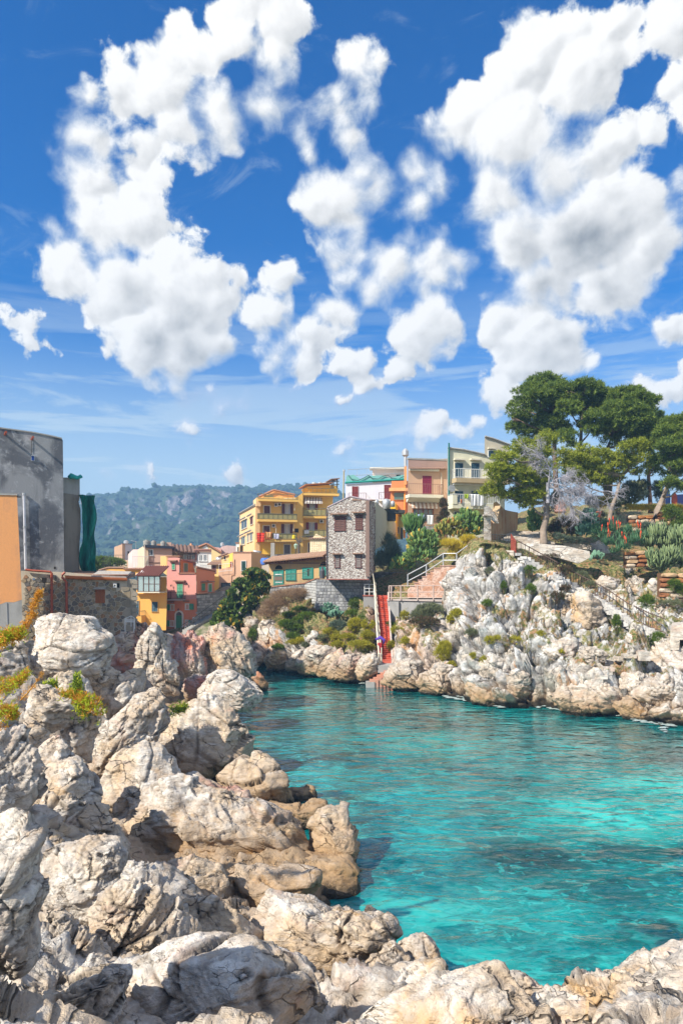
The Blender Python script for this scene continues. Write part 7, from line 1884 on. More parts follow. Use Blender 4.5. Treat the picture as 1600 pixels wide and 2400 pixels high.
 roof_tiles(rb, b, c13(1190, 0)[0], c13(1468, 0)[0], c13(0, 1045)[1], .3, .2, 1.0, M_TILED, tile=.3)
 rr = random.Random(8); mb = MB()
 for k in range(16): mb.box(W(*c13(rr.uniform(700, 990), rr.uniform(1300, 1345)), 78.4), (rr.uniform(.3, 1.0), rr.uniform(.3, .8), rr.uniform(.08, .3)), rr.uniform(0, 3))
 tag(mb.build('scrap_pile', simple('dark_scrap', C(.10, .085, .08), .8), origin=W(*c13(850, 1350), 78.4)), 'heap of dark scrap timber on the tavern terrace', 'scrap pile')
 l_ = W(*c13(975, 1200), 77.5); root = thing('terrace_lantern', l_ - Vector((0, 0, 1.6)), 'green street lantern standing on the tavern terrace', 'lamp')
 MB().tube([l_ - Vector((0, 0, 2.2)), l_], .05, 6).build('post', M_IRON, root); MB().tube([l_, l_ + Vector((0, 0, .35)), l_ + Vector((0, 0, .4)), l_ + Vector((0, 0, .6))], [.12, .24, .28, .04], 6).build('lantern', simple('verdigris', C(.35, .5, .4)), root)
 # bare pruned tree
 b0 = W(*c13(1022, 1290), 80); root = thing('pruned_tree', b0, 'bare pruned tree in front of the yellow flats', 'tree')
 mb = MB(); top = W(*c13(1022, 1110), 80); mb.tube([b0 - Vector((0, 0, 1)), top], .16, 7, .13)
 for dx, dy in ((-55, -70), (-30, -95), (45, -75), (20, -120), (60, -40)): mb.tube([top, W(*c13(1022 + dx * .5, 1110 + dy * .45), 80), W(*c13(1022 + dx, 1110 + dy), 80)], .09, 5, .04)
 mb.build('trunk', simple('grey_bark', C(.14, .11, .09), .9), root)
 # gas bottle / planter by the wall
 p0 = W(*c13(1398, 1680), 63.5); mb = MB(); mb.tube([p0, p0 + Vector((0, 0, .75)), p0 + Vector((0, 0, .95)), p0 + Vector((0, 0, 1.2))], [.25, .25, .1, .06], 8); tag(mb.build('garden_figure', simple('dark_bronze', C(.08, .08, .09), .5), origin=p0), 'dark bottle shaped ornament on the wall left of the pebble house', 'ornament')
 # retaining walls under it
 a = Fac((632, 66), (714, 64.5)); stone_wall('retaining_wall', a, [c13(560, 1820), c13(1120, 1755), c13(1120, 1900), c13(560, 2110)], 3, 'long grey block retaining wall below the tavern', .36, .26, seed=5, coping=[c13(560, 1820), c13(1120, 1755)])
 a = Fac((714, 64.5), (742, 60.5)); stone_wall('retaining_wall', a, [c3(800, 1190), c3(912, 1145), c3(908, 1430), c3(800, 1330)], 1, 'short angled retaining wall below the tavern, its sunlight painted as paler stone', .36, .26, seed=6, mat=stone_mat('sun_painted_block_stone', C(.40, .39, .37), C(.58, .57, .54)), coping=[c3(800, 1190), c3(912, 1145)])  # paler copy of the grey block stone paints in the sunlight
 a = Fac((741, 60.5), (858, 59.5)); stone_wall('retaining_wall', a, [c3(912, 1148), c3(1440, 1152), c3(1400, 1330), c3(1360, 1440), c3(1100, 1470), c3(908, 1440)], 3, 'tall grey block retaining wall under the pebble clad house', .36, .26, seed=7)
tavern()

def pebble_house():
 f = Fac((767, 58.5), (866, 57.5)); g = Fac((866, 57.5), (879, 61.5))
 pm = plaster('dark_red_mortar', C(.25, .165, .135), C(.17, .12, .10), .5)
 r = house('pebble_clad_house', f, [c3(1022, 455), c3(1238, 350), c3(1425, 385), c3(1422, 1145), c3(1012, 1145)], 8, pm, 'narrow two storey house clad in white pebbles on red mortar', 'house')
 wall_part('side_wall', g, [c3(1424, 385), c3(1475, 400), c3(1485, 470), c3(1480, 1060), c3(1424, 1120)], .3, pm, r)
 # pebbles
 rr = random.Random(3)
 P2 = [(f.s_of(x), f.z(x, y)) for x, y in (c3(1022, 455), c3(1238, 350), c3(1425, 385), c3(1422, 1145), c3(1012, 1145))]
 wins = [f.rect(*c3(*a), *c3(*b)) for a, b in (((1092, 540), (1195, 680)), ((1296, 524), (1358, 668)), ((1092, 905), (1142, 1035)), ((1292, 905), (1350, 1035)))]
 def inside(P2, u, z):
  c = False
  for (xa, ya), (xb, yb) in zip(P2, P2[1:] + P2[:1]):
   if (ya > z) != (yb > z) and u < (xb - xa) * (z - ya) / (yb - ya) + xa: c = not c
  return c
 def pebbles(ff, P2, n, avoid, fr_):
  mb = MB(); s0, s1 = min(p[0] for p in P2), max(p[0] for p in P2); z0, z1 = min(p[1] for p in P2), max(p[1] for p in P2)
  pts = []
  tries = 0
  while len(pts) < n and tries < n * 30:
   tries += 1
   u, z = rr.uniform(s0, s1), rr.uniform(z0, z1); ra = rr.uniform(.055, .14)
   if not inside(P2, u, z) or any(w[0] - .1 < u < w[1] + .1 and w[2] - .08 < z < w[3] + .1 for w in avoid): continue
   if any((u - a) ** 2 + (z - b) ** 2 < (ra + c) ** 2 * .72 for a, b, c in pts[-600:]): continue
   pts.append((u, z, ra))
  for u, z, ra in pts:
   k = rr.randint(5, 7); a0 = rr.uniform(0, 6); st_ = rr.uniform(.65, 1.0)
   ring = [(math.cos(a0 + 6.283 * i / k) * ra * rr.uniform(.8, 1.15), math.sin(a0 + 6.283 * i / k) * ra * st_ * rr.uniform(.8, 1.15)) for i in range(k)]
   vs_ = [ff.at(u + a, z + b, 0.0) for a, b in ring] + [ff.at(u + a * .7, z + b * .7, .045) for a, b in ring]
   mb.add(vs_, [tuple(range(k, 2 * k))] + [(i, (i + 1) % k, k + (i + 1) % k, k + i) for i in range(k)])
  return mb
 t = NT('white_pebbles'); rnd = t.n('ShaderNodeNewGeometry').outputs['Random Per Island']
 c = t.mix(t.ramp(rnd, .2, .95, 'LINEAR'), C(.66, .62, .57), C(.30, .23, .20)); mp = t.done(t.bsdf(c, .75, t.bump(t.noise(t.pos(), 20, 3, .6), .4, .02), .3))
 pebbles(f, P2, 3000, wins, .04).build('pebble_cladding', mp, r)['kind'] = 'stuff'
 G2 = [(g.s_of(x), g.z(x, y)) for x, y in (c3(1428, 390), c3(1476, 402), c3(1482, 1060), c3(1426, 1120))]
 pebbles(g, G2, 520, [], .04).build('pebble_cladding', mp, r)['kind'] = 'stuff'
 for a, b, lv in (((1097, 545), (1190, 674), 2), ((1300, 530), (1354, 662), 2)):
  w = window(r, f, *c3(*a), *c3(*b), sh=simple('faded_maroon_shutter', C(.15, .075, .062), .8), frame=simple('dull_maroon', C(.14, .05, .045)), fw=.06, leaves=lv)
  s0, s1, z0, z1 = f.rect(*c3(*a), *c3(*b)); f.box(MB(), s0 - .3, s1 + .3, z1 + .2, z1 + .3, 0, .5).build('hood', M_TILED, w); 
 for a, b in (((1099, 915), (1137, 1030)), ((1299, 912), (1345, 1030))):
  w = window(r, f, *c3(*a), *c3(*b), sh=simple('greyed_shutter', C(.22, .18, .165), .8), frame=simple('dull_maroon'), fw=.05, leaves=1)
  s0, s1, z0, z1 = f.rect(*c3(*a), *c3(*b)); f.box(MB(), s0 - .25, s1 + .25, z1 + .08, z1 + .17, 0, .4).build('hood', M_TILED, w)
 for a, b in ((c3(1022, 452), c3(1238, 347)), (c3(1238, 347), c3(1428, 383))): MB().bar(f.p(*a, .02), f.p(*b, .02), .12).build('verge', simple('lilac_cement', C(.34, .28, .30)), r)
 for x in (1016, 1430):
  downpipe(r, f, [c3(x, 470 if x < 1100 else 400), c3(x - 4 if x > 1100 else x, 1140)], .05, simple('iron_pipe', C(.16, .12, .12)), .12)
 slab('base_line', f, *c3(1010, 1143), *c3(1424, 1150), 0, .12, simple('red_kerb', C(.34, .10, .07)), r)
 roof_tiles(r, g, c3(1428, 0)[0], c3(1470, 0)[0], c3(0, 386)[1], .1, .1, 1.5, M_TILED, tile=.25)
 # cream building behind/right with slanted top
 h = Fac((879, 62), (931, 80))
 ch = plaster('cream_wall_render', C(.66, .63, .50), C(.52, .48, .36), .35)
 r2 = house('cream_side_house', h, [c4(370, 582), c4(440, 640), c4(530, 730), c4(552, 780), c4(552, 910), c4(372, 1000)], 6, ch, 'plain cream wall sloping down behind the pebble clad house', 'house')
 h2 = Fac((926, 81), (946, 92))
 r3 = house('golden_gap_house', h2, [c4(545, 595), c4(618, 655), c4(622, 790), c4(610, 910), c4(552, 900)], 3, plaster('strong_gold_render', C(.88, .56, .04), None, .1), 'small golden yellow wall between the cream wall and the brick villa', 'house')  # one strong golden render colour
 window(r3, h2, *c4(562, 805), *c4(575, 860), kind='dark', fw=.04); window(r3, h2, *c4(588, 810), *c4(606, 910), kind='dark', fw=.04, name='door', sill=False)
 GT = 'grey tanks behind the pebble house roof'
 for x, y, rx, lab in ((465, 600, 34, 'large grey round tank right of the pebble house gable'), (380, 588, 22, 'smaller grey tank tucked against the pebble house gable'), (522, 600, 20, 'grey tank partly hidden at the right of the large tank')):
  c = W(*c4(x, y), 70); q = rx / 3.733 / F_PX * 70
  mb = MB(); mb.tube([c - Vector((0, 0, q * 1.3)), c + Vector((0, 0, q * .7)), c + Vector((0, 0, q * 1.15)), c + Vector((0, 0, q * 1.3))], [q, q, q * .6, q * .2], 14)
  tag(mb.build('water_tank', M_STEEL, origin=c - Vector((0, 0, q * 1.3)), smooth=True), lab, 'tank', GT)
 mb = MB(); mb.box(W(*c4(490, 672), 71), (3.2, 1.6, .3)); mb.box(W(*c4(495, 700), 71), (1.2, 1.2, 1.2)); tag(mb.build('tank_platform', M_IRON, origin=W(*c4(490, 680), 71)), 'dark platform carrying the grey tanks', 'platform')
pebble_house()

def upper_row():
 # white house with sea green parapet
 f = Fac((806, 92), (922, 92))
 r = house('white_house', f, [c4(110, 430), c4(625, 395), c4(625, 700), c4(110, 640)], 8, plaster('white_lilac_wall', C(.74, .72, .78), None, .15), 'white house with a sea green parapet and maroon shutters', 'house')
 gm = simple('sea_green_paint', C(.20, .48, .44), .7); gd = simple('deep_green_gutter', C(.02, .28, .22), .6)
 wall_part('parapet', f, [c4(112, 412), c4(120, 355), c4(180, 345), c4(240, 385), c4(300, 355), c4(430, 350), c4(500, 372), c4(625, 345), c4(625, 388)], .3, gm, r)
 mb = MB(); mb.bar(f.p(*c4(105, 418), .2), f.p(*c4(625, 388), .2), .2); mb.build('gutter', gd, r)
 mb = MB(); pts = [f.p(*c4(x, y), .15) for x, y in ((135, 350), (160, 385), (215, 398), (270, 375), (310, 352), (345, 380), (395, 385), (440, 358), (480, 350), (510, 375), (570, 385), (620, 360))]
 mb.tube(pts, .05, 5); mb.build('cable_swag', simple('dark_green_cable', C(.05, .12, .10)), r)
 rail_line(r, f, [c4(130, 355), c4(625, 330)], .9, -.5, M_STEEL, 1.2, r=.02)
 window(r, f, *c4(166, 448), *c4(222, 562), sh=M_MAROON, frame=M_WHITE_P, fw=.03, name='door', sill=False, leaves=2); window(r, f, *c4(446, 434), *c4(506, 562), sh=M_MAROON, frame=M_WHITE_P, fw=.03, name='door', sill=False)
 balcony(r, f, c4(132, 0)[0], c4(292, 0)[0], c4(0, 585)[1], c4(0, 512)[1], .9, .2, M_WHITE_P, simple('maroon_iron', C(.16, .05, .05)), .22)
 balcony(r, f, c4(398, 0)[0], c4(510, 0)[0], c4(0, 568)[1], c4(0, 506)[1], .9, .2, M_WHITE_P, simple('maroon_iron', C(.16, .05, .05)), .22)
 # pole
 root = thing('roof_pole', W(*c4(92, 560), 88), 'tall thin metal flue pole between the yellow flats and the white house', 'pole')
 MB().tube([W(*c4(90, 560), 88), W(*c4(96, 315), 88)], .09, 6).build('shaft', simple('straw_pipe', C(.45, .36, .16)), root); MB().tube([W(*c4(96, 318), 88), W(*c4(96, 303), 88)], .16, 6).build('cap', M_STEEL, root)
 # pale room behind the parapet
 b = Fac((868, 100), (950, 100)); rb = house('rooftop_house', b, [c4(345, 300), c4(625, 290), c4(625, 400), c4(345, 400)], 6, plaster('peach_cream_render', C(.74, .60, .48), None, .2), 'pale peach rooftop house behind the sea green parapet', 'house')
 slab('roof_edge', b, *c4(322, 288), *c4(628, 300), -1, .9, M_TRIM, rb); window(rb, b, *c4(552, 345), *c4(590, 385), kind='dark', fw=.1)
 # orange block with glass bricks, chimney
 g = Fac((905, 84), (960, 84)); om = plaster('terracotta_render', C(.66, .26, .10), None, .25)
 ro = house('terracotta_house', g, [c4(512, 400), c4(655, 400), c4(655, 690), c4(560, 640), c4(500, 560)], 5, om, 'terracotta block with a green glass brick window', 'house')
 slab('ledge', g, *c4(490, 465), *c4(655, 492), 0, .6, plaster('apricot_ledge', C(.80, .45, .20)), ro)
 w = window(ro, g, *c4(533, 502), *c4(618, 566), kind='', frame=om, fw=.04)
 s0, s1, z0, z1 = g.rect(*c4(533, 502), *c4(618, 566)); mb = MB(); gb = simple('glass_brick', C(.12, .34, .32), .15, 0, .5, 3, .8)
 for i in range(7):
  for j in range(5): g.box(MB(), s0 + (s1 - s0) * i / 7 + .03, s0 + (s1 - s0) * (i + 1) / 7 - .03, z0 + (z1 - z0) * j / 5 + .03, z0 + (z1 - z0) * (j + 1) / 5 - .03, .02, .07).build('glass_brick', gb, w)
 slab('window_backing', g, *c4(533, 502), *c4(618, 566), 0, .02, M_CONC, w)
 ck = g.box(MB(), g.s_of(c4(622, 0)[0]), g.s_of(c4(640, 0)[0]), g.z(*c4(630, 440)), g.z(*c4(630, 280)), 0, .8).build('chimney', plaster('orange_render'), ro)
 c = g.p(*c4(630, 280), .4); MB().tube([c, c + Vector((0, 0, 1.2)), c + Vector((0, 0, 1.4)), c + Vector((0, 0, 1.9)), c + Vector((0, 0, 2.2))], [.2, .2, .42, .42, .15], 8).build('cowl', M_STEEL, ck)
 downpipe(ro, g, [c4(628, 430), c4(622, 900)], .12, plaster('bright_orange_render'), .25)
 # tan villa
 f = Fac((955, 76), (1047, 77)); tm_ = plaster('tan_villa_render', C(.60, .38, .25), C(.48, .33, .24), .4)
 r = house('tan_house', f, [c4(656, 215), c4(1000, 205), c4(1000, 960), c4(650, 960)], 8, tm_, 'tan house with a wine red door, two balconies and a striped awning', 'house')
 slab('attic_band', f, *c4(656, 222), *c4(990, 285), 0, .05, plaster('dusty_brown_render', C(.42, .27, .22), None, .3), r)
 slab('coping', f, *c4(654, 205), *c4(1000, 218), -.3, .1, M_CONC, r)
 roof_tiles(r, f, c4(658, 0)[0], c4(985, 0)[0], c4(0, 300)[1], .5, .2, .1, M_TILED, 'tile_hood')
 slab('awning_box', f, *c4(660, 296), *c4(918, 316), .1, .4, M_TRIM, r)
 window(r, f, *c4(780, 356), *c4(860, 516), sh=simple('wine_red_paint', C(.22, .015, .05)), frame=tm_, fw=.06, name='door', sill=False)
 balcony(r, f, c4(632, 0)[0], c4(925, 0)[0], c4(0, 530)[1], c4(0, 440)[1], 1.4, .35, M_TRIM, simple('rusty_iron', C(.30, .16, .12)), .22)
 mb = MB(); s0, s1, z0, z1 = f.rect(*c4(640, 548), *c4(920, 590)); mb.hexa([f.at(s0, z0, .2), f.at(s1, z0, .2), f.at(s1, z0, 0), f.at(s0, z0, 0), f.at(s0, z1, 1.4), f.at(s1, z1, 1.4), f.at(s1, z1, 0), f.at(s0, z1, 0)]); mb.build('balcony_bracket', M_TRIM, r)
 awning(r, f, c4(655, 0)[0], c4(0, 592)[1], c4(930, 0)[0], c4(0, 632)[1], .7, stripes_mat('peach_striped_awning', C(.78, .66, .55), C(.50, .30, .20), 0, 2.2))
 w = window(r, f, *c4(700, 645), *c4(785, 760), kind='glass', frame=M_WOOD, fw=.1, name='french_door', sill=False); window(r, f, *c4(790, 645), *c4(872, 760), kind='glass', frame=M_WOOD, fw=.1, name='french_door', sill=False)
 balcony(r, f, c4(615, 0)[0], c4(960, 0)[0], c4(0, 800)[1], c4(0, 700)[1], 1.2, .4, M_CONC, M_IRON, .25)
 downpipe(r, f, [c4(945, 330), c4(945, 520)], .04, M_TRIM, .1)
 towel(f, *c4(705, 702), *c4(762, 740), 1.26, simple('pale_blue_cloth', C(.45, .58, .78), .85), 'pale blue cloth drying on the lower balcony of the tan house', 'sheet', 'cloth'); towel(f, *c4(788, 708), *c4(838, 790), 1.3, simple('white_cloth'), 'white sheet drying on the lower balcony of the tan house', 'sheet', 'sheet')
 # cream tall house
 f = Fac((1048, 72), (1200, 74)); cm = plaster('cream_house_render', C(.74, .70, .52), C(.62, .55, .40), .35)
 r = house('cream_house', f, [c4(1002, 115), c4(1130, 130), c4(1440, 195), c4(1500, 200), c4(1500, 900), c4(1380, 960), c4(1002, 960)], 8, cm, 'tall cream house with slate shutters, white balconies and a slanting roof', 'house')
 wall_part('tower_wall', f, [c4(1325, 190), c4(1325, 15), c4(1400, 35), c4(1540, 88), c4(1540, 240), c4(1440, 200)], 3, plaster('beige_tower_render', C(.62, .55, .42), None, .3), r)
 for a, b in (((1000, 112), (1130, 127)), ((1130, 127), (1330, 172)), ((1325, 12), (1400, 32)), ((1400, 32), (1545, 86))): MB().bar(f.p(*c4(*a), .08), f.p(*c4(*b), .08), .16).build('coping', M_CONC, r)
 window(r, f, *c4(1357, 140), *c4(1408, 192), sh=M_BLUESH, frame=M_WHITE_P, fw=.06, leaves=3)
 slab('hood', f, *c4(1350, 112), *c4(1412, 122), 0, .3, M_TRIM, r)
 for x in (1064, 1206):
  window(r, f, *c4(x, 245), *c4(x + 70, 386), sh=M_BLUESH, frame=M_TRIM, fw=.07, name='door', sill=False); slab('hood', f, *c4(x - 12, 210), *c4(x + 82, 222), 0, .4, M_TRIM, r)
  window(r, f, *c4(x, 490), *c4(x + 70, 600), sh=M_BLUESH, frame=M_TRIM, fw=.07, name='door', sill=False)
 balcony(r, f, c4(1035, 0)[0], c4(1500, 0)[0], c4(0, 394)[1], c4(0, 315)[1], 1.2, .45, plaster('tan_slab', C(.5, .38, .22)), M_WHITE_P, .2, r=.02)
 slab('awning_box', f, *c4(1042, 430), *c4(1440, 442), .1, .45, M_WHITE_P, r)
 balcony(r, f, c4(1005, 0)[0], c4(1420, 0)[0], c4(0, 612)[1], c4(0, 532)[1], 1.2, .5, cm, M_WHITE_P, .2, r=.02)
 slab('balcony_wall', f, *c4(1004, 535), *c4(1042, 612), 0, 1.25, cm, r)
 window(r, f, *c4(1058, 668), *c4(1114, 760), sh=simple('blue_grey_door', C(.16, .22, .28)), frame=M_TRIM, fw=.05, leaves=1, name='door', sill=False)
 downpipe(r, f, [c4(1008, 70), c4(1008, 530)], .09, simple('teal_pipe', C(.02, .16, .14)), .15)
 towel(f, *c4(1154, 528), *c4(1200, 632), 1.3, simple('white_cloth'), 'long white sheet left on the cream house balcony', 'sheet', 'sheet'); towel(f, *c4(1206, 530), *c4(1264, 632), 1.3, simple('white_cloth'), 'wide white sheet right on the cream house balcony', 'sheet', 'sheet')
 towel(f, *c4(1100, 528), *c4(1134, 565), 1.3, simple('lime_cloth', C(.42, .55, .04), .85), 'lime green cloth on the cream house balcony', 'towel', 'cloth')
 towel(f, *c4(1066, 572), *c4(1078, 606), 1.3, simple('orange_cloth', C(.7, .2, .03), .85), 'small orange cloth on the cream house balcony', 'towel', 'cloth')
 c = f.p(*c4(1027, 468), .3); mb = MB(); mb.tube([c, c + Vector((f.n.x * .1, f.n.y * .1, 0))], .38, 12); mb.build('satellite_dish', M_STEEL, r)
upper_row()
# ---------------------------------------------------------------- red stairs, platforms, railings
def pipe_rail(name, posts, rails, mat, label, r=.035, cat='railing', post_h=1.0, group=None, pr=None):
 root = thing(name, posts[0], label, cat, group)
 for p in posts: MB().tube([p, Vector(p) + Vector((0, 0, post_h))], pr or r * 1.2, 6).build('post', mat, root)
 for h in rails:
  MB().tube([Vector(p) + Vector((0, 0, h)) for p in posts], r, 6).build('rail', mat, root)
 return root

def red_stairs():
 rs = plaster('red_concrete_paint', C(.55, .075, .035), C(.36, .06, .04), .4)
 rs2 = plaster('faded_red_concrete', C(.60, .13, .08), C(.42, .12, .09), .4)
 root = thing('red_staircase', W(900, 1565, 48.5), 'steep red painted staircase dropping from the platform to the sea', 'stairs')
 n = 34; x0, x1 = 968, 1050
 top = (c6(968, 226), c6(1048, 226), 57.5); bot = (c6(1012, 690), c6(1075, 690), 48.9)
 for k in range(n):
  u = k / n; u2 = (k + 1) / n
  def edge(u, side):
   a, b = (top[side], bot[side]); Y = top[2] + (bot[2] - top[2]) * u
   return W(a[0] + (b[0] - a[0]) * u, a[1] + (b[1] - a[1]) * u, Y)
  l0, r0, l1, r1 = edge(u, 0), edge(u, 1), edge(u2, 0), edge(u2, 1)
  z = l0.z
  MB().hexa([(l1.x, l1.y, z - .9), (r1.x, r1.y, z - .9), (r0.x, r0.y, z - .9), (l0.x, l0.y, z - .9), (l1.x, l1.y, z), (r1.x, r1.y, z), (r0.x, r0.y, z), (l0.x, l0.y, z)]).build('step', rs if k % 3 else rs2, root)
  # worn lighter nosing
  MB().hexa([(l1.x, l1.y - .02, z - .035), (r1.x, r1.y - .02, z - .035), (r1.x, r1.y + .05, z - .035), (l1.x, l1.y + .05, z - .035), (l1.x, l1.y - .02, z + .008), (r1.x, r1.y - .02, z + .008), (r1.x, r1.y + .05, z + .008), (l1.x, l1.y + .05, z + .008)]).build('nosing', rs2, root)
 # side walls
 cw = M_CONC
 for side, sgn in ((0, -1), (1, 1)):
  a = W(*top[side], top[2]); b = W(*bot[side], bot[2]); o = .12 * sgn
  MB().hexa([(b.x + o, b.y, b.z - 1.2), (b.x, b.y, b.z - 1.2), (a.x, a.y, a.z - 1.2), (a.x + o, a.y, a.z - 1.2), (b.x + o, b.y, b.z + .28), (b.x, b.y, b.z + .28), (a.x, a.y, a.z + .28), (a.x + o, a.y, a.z + .28)]).build('side_wall', simple('whitewashed_edge', C(.62, .52, .46), .85, 0, .4), root)
 # pale hand rail on the left
 pts = [c6(955, 90), c6(965, 220), c6(975, 420), c6(985, 560), c6(1000, 745)]; Ys = [57.5, 57.5, 53.5, 51, 48.6]
 rt = thing('stair_railing', W(*pts[-1], 48.6), 'pale rusty handrail down the left side of the red staircase', 'railing')
 ps = [W(x, y, Y) for (x, y), Y in zip(pts, Ys)]
 MB().tube([p + Vector((-.12, 0, 1.0 if i > 0 else .2)) for i, p in enumerate(ps)], .05, 6).build('rail', M_TRIM, rt); MB().tube([p + Vector((-.12, 0, .5)) for i, p in enumerate(ps) if i > 0], .035, 6).build('rail', M_TRIM, rt)
 for i in range(9):
  u = i / 8; a = W(c6(968, 226)[0] - 1.5, c6(968, 226)[1], 57.5).lerp(W(c6(1005, 700)[0], c6(1005, 700)[1], 48.9), u); MB().tube([a, a + Vector((0, 0, 1.05))], .04, 5).build('post', M_TRIM, rt)
 # towel tied to the rail
 f = Fac((876, 49.7), (900, 49.5))
 towel(f, *c6(984, 560), *c6(1010, 632), .2, simple('red_cloth', C(.50, .04, .05), .85), 'red cloth tied on the railing near the foot of the red staircase', 'cloth', 'cloth', 6)
 mb = MB(); c = W(*c6(996, 548), 49.4); mb.tube([c + Vector((-.3, 0, .1)), c + Vector((0, -.1, .25)), c + Vector((.3, 0, .05)), c + Vector((.25, -.1, -.2))], [.09, .14, .12, .07], 6); tag(mb.build('scarf', simple('violet_cloth', C(.12, .06, .40), .8), origin=c, smooth=True), 'violet scarf knotted above the red cloth on the stair railing', 'scarf')
 # landing steps in the water
 lp = plaster('worn_pink_concrete', C(.60, .26, .17), C(.42, .33, .26), .6)
 ls = thing('landing_steps', W(*c6(900, 860), 47.2), 'worn pink concrete steps turning left into the water below the red stairs', 'steps')
 n = 6
 for k in range(n):
  u = k / n; a = W(*c6(1055 - 150 * u, 752 + 92 * u), 48.0 - .3 * u)
  w = .6
  MB().box((a.x - .05, a.y + .2, a.z - .8), (w, 1.5 + .06 * k, 1.6)).build('step', lp if k < 5 else M_CONC, ls)
 mb = MB(); mb.box(W(*c6(1085, 738), 48.4), (2.2, 1.6, .5)); mb.build('landing', M_CONC, ls)
 # concrete block left of stair top and the railing on it
 pb = plaster('grey_platform', C(.34, .33, .32), C(.20, .20, .19), .6)
 f = Fac((850, 58.0), (878, 58.0))
 r = house('stair_head_block', f, [c6(877, 232), c6(958, 232), c6(958, 400), c6(880, 405)], 2.6, pb, 'grey concrete block left of the top of the red staircase', 'block')
 slab('red_edge', f, *c6(875, 226), *c6(960, 234), -2, .05, simple('red_kerb'), r)
 pipe_rail('platform_railing', [W(*c6(x, 228), 58.1) for x in (886, 920, 952)], (.3, .6, .94), M_WHITE_P, 'white pipe railing on the block left of the red stairs', .03, post_h=.98)
 # right platform with long wall
 g = Fac((897, 55.6), (1082, 52.6))
 r = house('platform_wall', g, [c6(1046, 268), c6(1120, 262), c6(1568, 262), c6(1568, 330), c6(1300, 345), c6(1130, 410), c6(1060, 420)], 4.5, pb, 'long grey concrete platform wall right of the red staircase', 'wall')
 slab('kerb', g, *c6(1048, 258), *c6(1568, 268), -.2, .12, simple('pale_kerb', C(.5, .42, .38), .85), r)
 slab('buttress', g, *c6(1070, 270), *c6(1135, 410), 0, .25, pb, r)
 fr = Fac((897, 55.4), (1082, 52.4))
 xs = (1060, 1076, 1142, 1260, 1372, 1500, 1560)
 posts = [fr.p(*c6(x, 262), 0) for x in xs]
 rr_ = simple('rust_white_pipe', C(.62, .47, .40), .6, 0, .4)
 pipe_rail('platform_railing', posts, (.2, .65, 1.16), rr_, 'long rusty white railing along the platform right of the red stairs', .035, post_h=1.2, pr=.06)
 pipe_rail('platform_railing', [W(*c6(x, 200), 60.5) for x in (1075, 1140, 1195)], (.0, .9), rr_, 'short pale railing behind the long platform railing', .035, post_h=1.0)
 # lower block wall behind the stair head
 b = Fac((876, 63.0), (960, 62.0)); stone_wall('retaining_wall', b, [c6(945, 66), c6(1212, 58), c6(1212, 100), c6(1190, 190), c6(1010, 230), c6(945, 190)], 2, 'pale grey block wall under the shrubs right of the pebble clad house', .38, .27, seed=9)
 # stair up to the right
 t_ = NT('pink_stair_wall'); p_ = t_.pos(); a_ = t_.noise(p_, 1.3, 6, .7, .5); b_ = t_.noise(p_, 6, 5, .7)
 c_ = t_.mix(t_.ramp(a_, .38, .62), C(.66, .47, .38), C(.52, .27, .17)); c_ = t_.mix(t_.ramp(b_, .48, .7, hi=.7), c_, C(.24, .15, .11))
 sm = t_.done(t_.bsdf(c_, .95, t_.bump(t_.math('ADD', a_, b_), 1.0, .12), .2))
 h = Fac((948, 57.0), (1134, 54.0))
 xs = [(650, 1355), (680, 1320), (710, 1320), (710, 1295), (745, 1295), (745, 1270), (780, 1270), (780, 1240), (815, 1240), (815, 1215), (850, 1215), (850, 1190), (880, 1190), (880, 1165), (935, 1165), (935, 1145), (1090, 1143), (1090, 1115), (1125, 1115), (1125, 1090), (1155, 1090), (1155, 1062), (1185, 1062), (1185, 1048), (1215, 1048), (1215, 1025), (1250, 1025), (1250, 1004), (1318, 1004)]
 poly = [c4(*p) for p in xs] + [c4(1318, 1150), c4(1240, 1300), c4(1200, 1420), c4(650, 1425)]
 r = house('upper_staircase', h, poly, 1.6, sm, 'pink plastered staircase climbing right to the ruined gate', 'stairs', wallname='stair_wall')
 tops = [(xs[i], xs[i + 1]) for i in range(1, len(xs) - 1) if xs[i][1] == xs[i + 1][1] or abs(xs[i][1] - xs[i + 1][1]) < 3]
 tm_ = simple('pinkish_tread', C(.60, .36, .30), .85, 0, .3)
 for a, b in tops:
  s0, s1 = h.s_of(c4(*a)[0]), h.s_of(c4(*b)[0]); z = h.z(*c4(*a)); h.box(MB(), s0 - .03, s1, z, z + .05, -1.62, .06).build('tread', tm_, r)
 # broken brick base
 rr = random.Random(6); bm_ = [plaster('old_brick_%d' % i, c, None, .5) for i, c in enumerate((C(.50, .20, .12), C(.56, .30, .20), C(.42, .16, .10)))]
 s0, s1 = h.s_of(c4(990, 0)[0]), h.s_of(c4(1215, 0)[0]); z0 = h.z(*c4(1100, 1420)); z1 = h.z(*c4(1100, 1235))
 z = z0; j = 0
 while z < z1:
  u = s0 + rr.uniform(0, .3)
  while u < s1:
   w = rr.uniform(.28, .5); k = (u - s0) / (s1 - s0); lim = z0 + (z1 - z0) * (.55 + .45 * k)
   if z < lim and rr.random() < .9: h.box(MB(), u + .015, u + w - .015, z + .012, z + .19, 0.0, rr.uniform(.02, .09)).build('brick', bm_[rr.randrange(3)], r)
   u += w
  z += .2; j += 1
 # its railing: two sloping runs
 P = [(650, 1325), (812, 1240), (960, 1143), (1078, 1143), (1278, 1000)]
 ps = [h.p(*c4(*p), -.1) for p in P]
 root = thing('upper_railing', ps[0], 'grey pipe railing climbing beside the pink plastered staircase', 'railing')
 for p in ps: MB().tube([p, p + Vector((0, 0, 1.05))], .06, 6).build('post', M_STEEL, root)
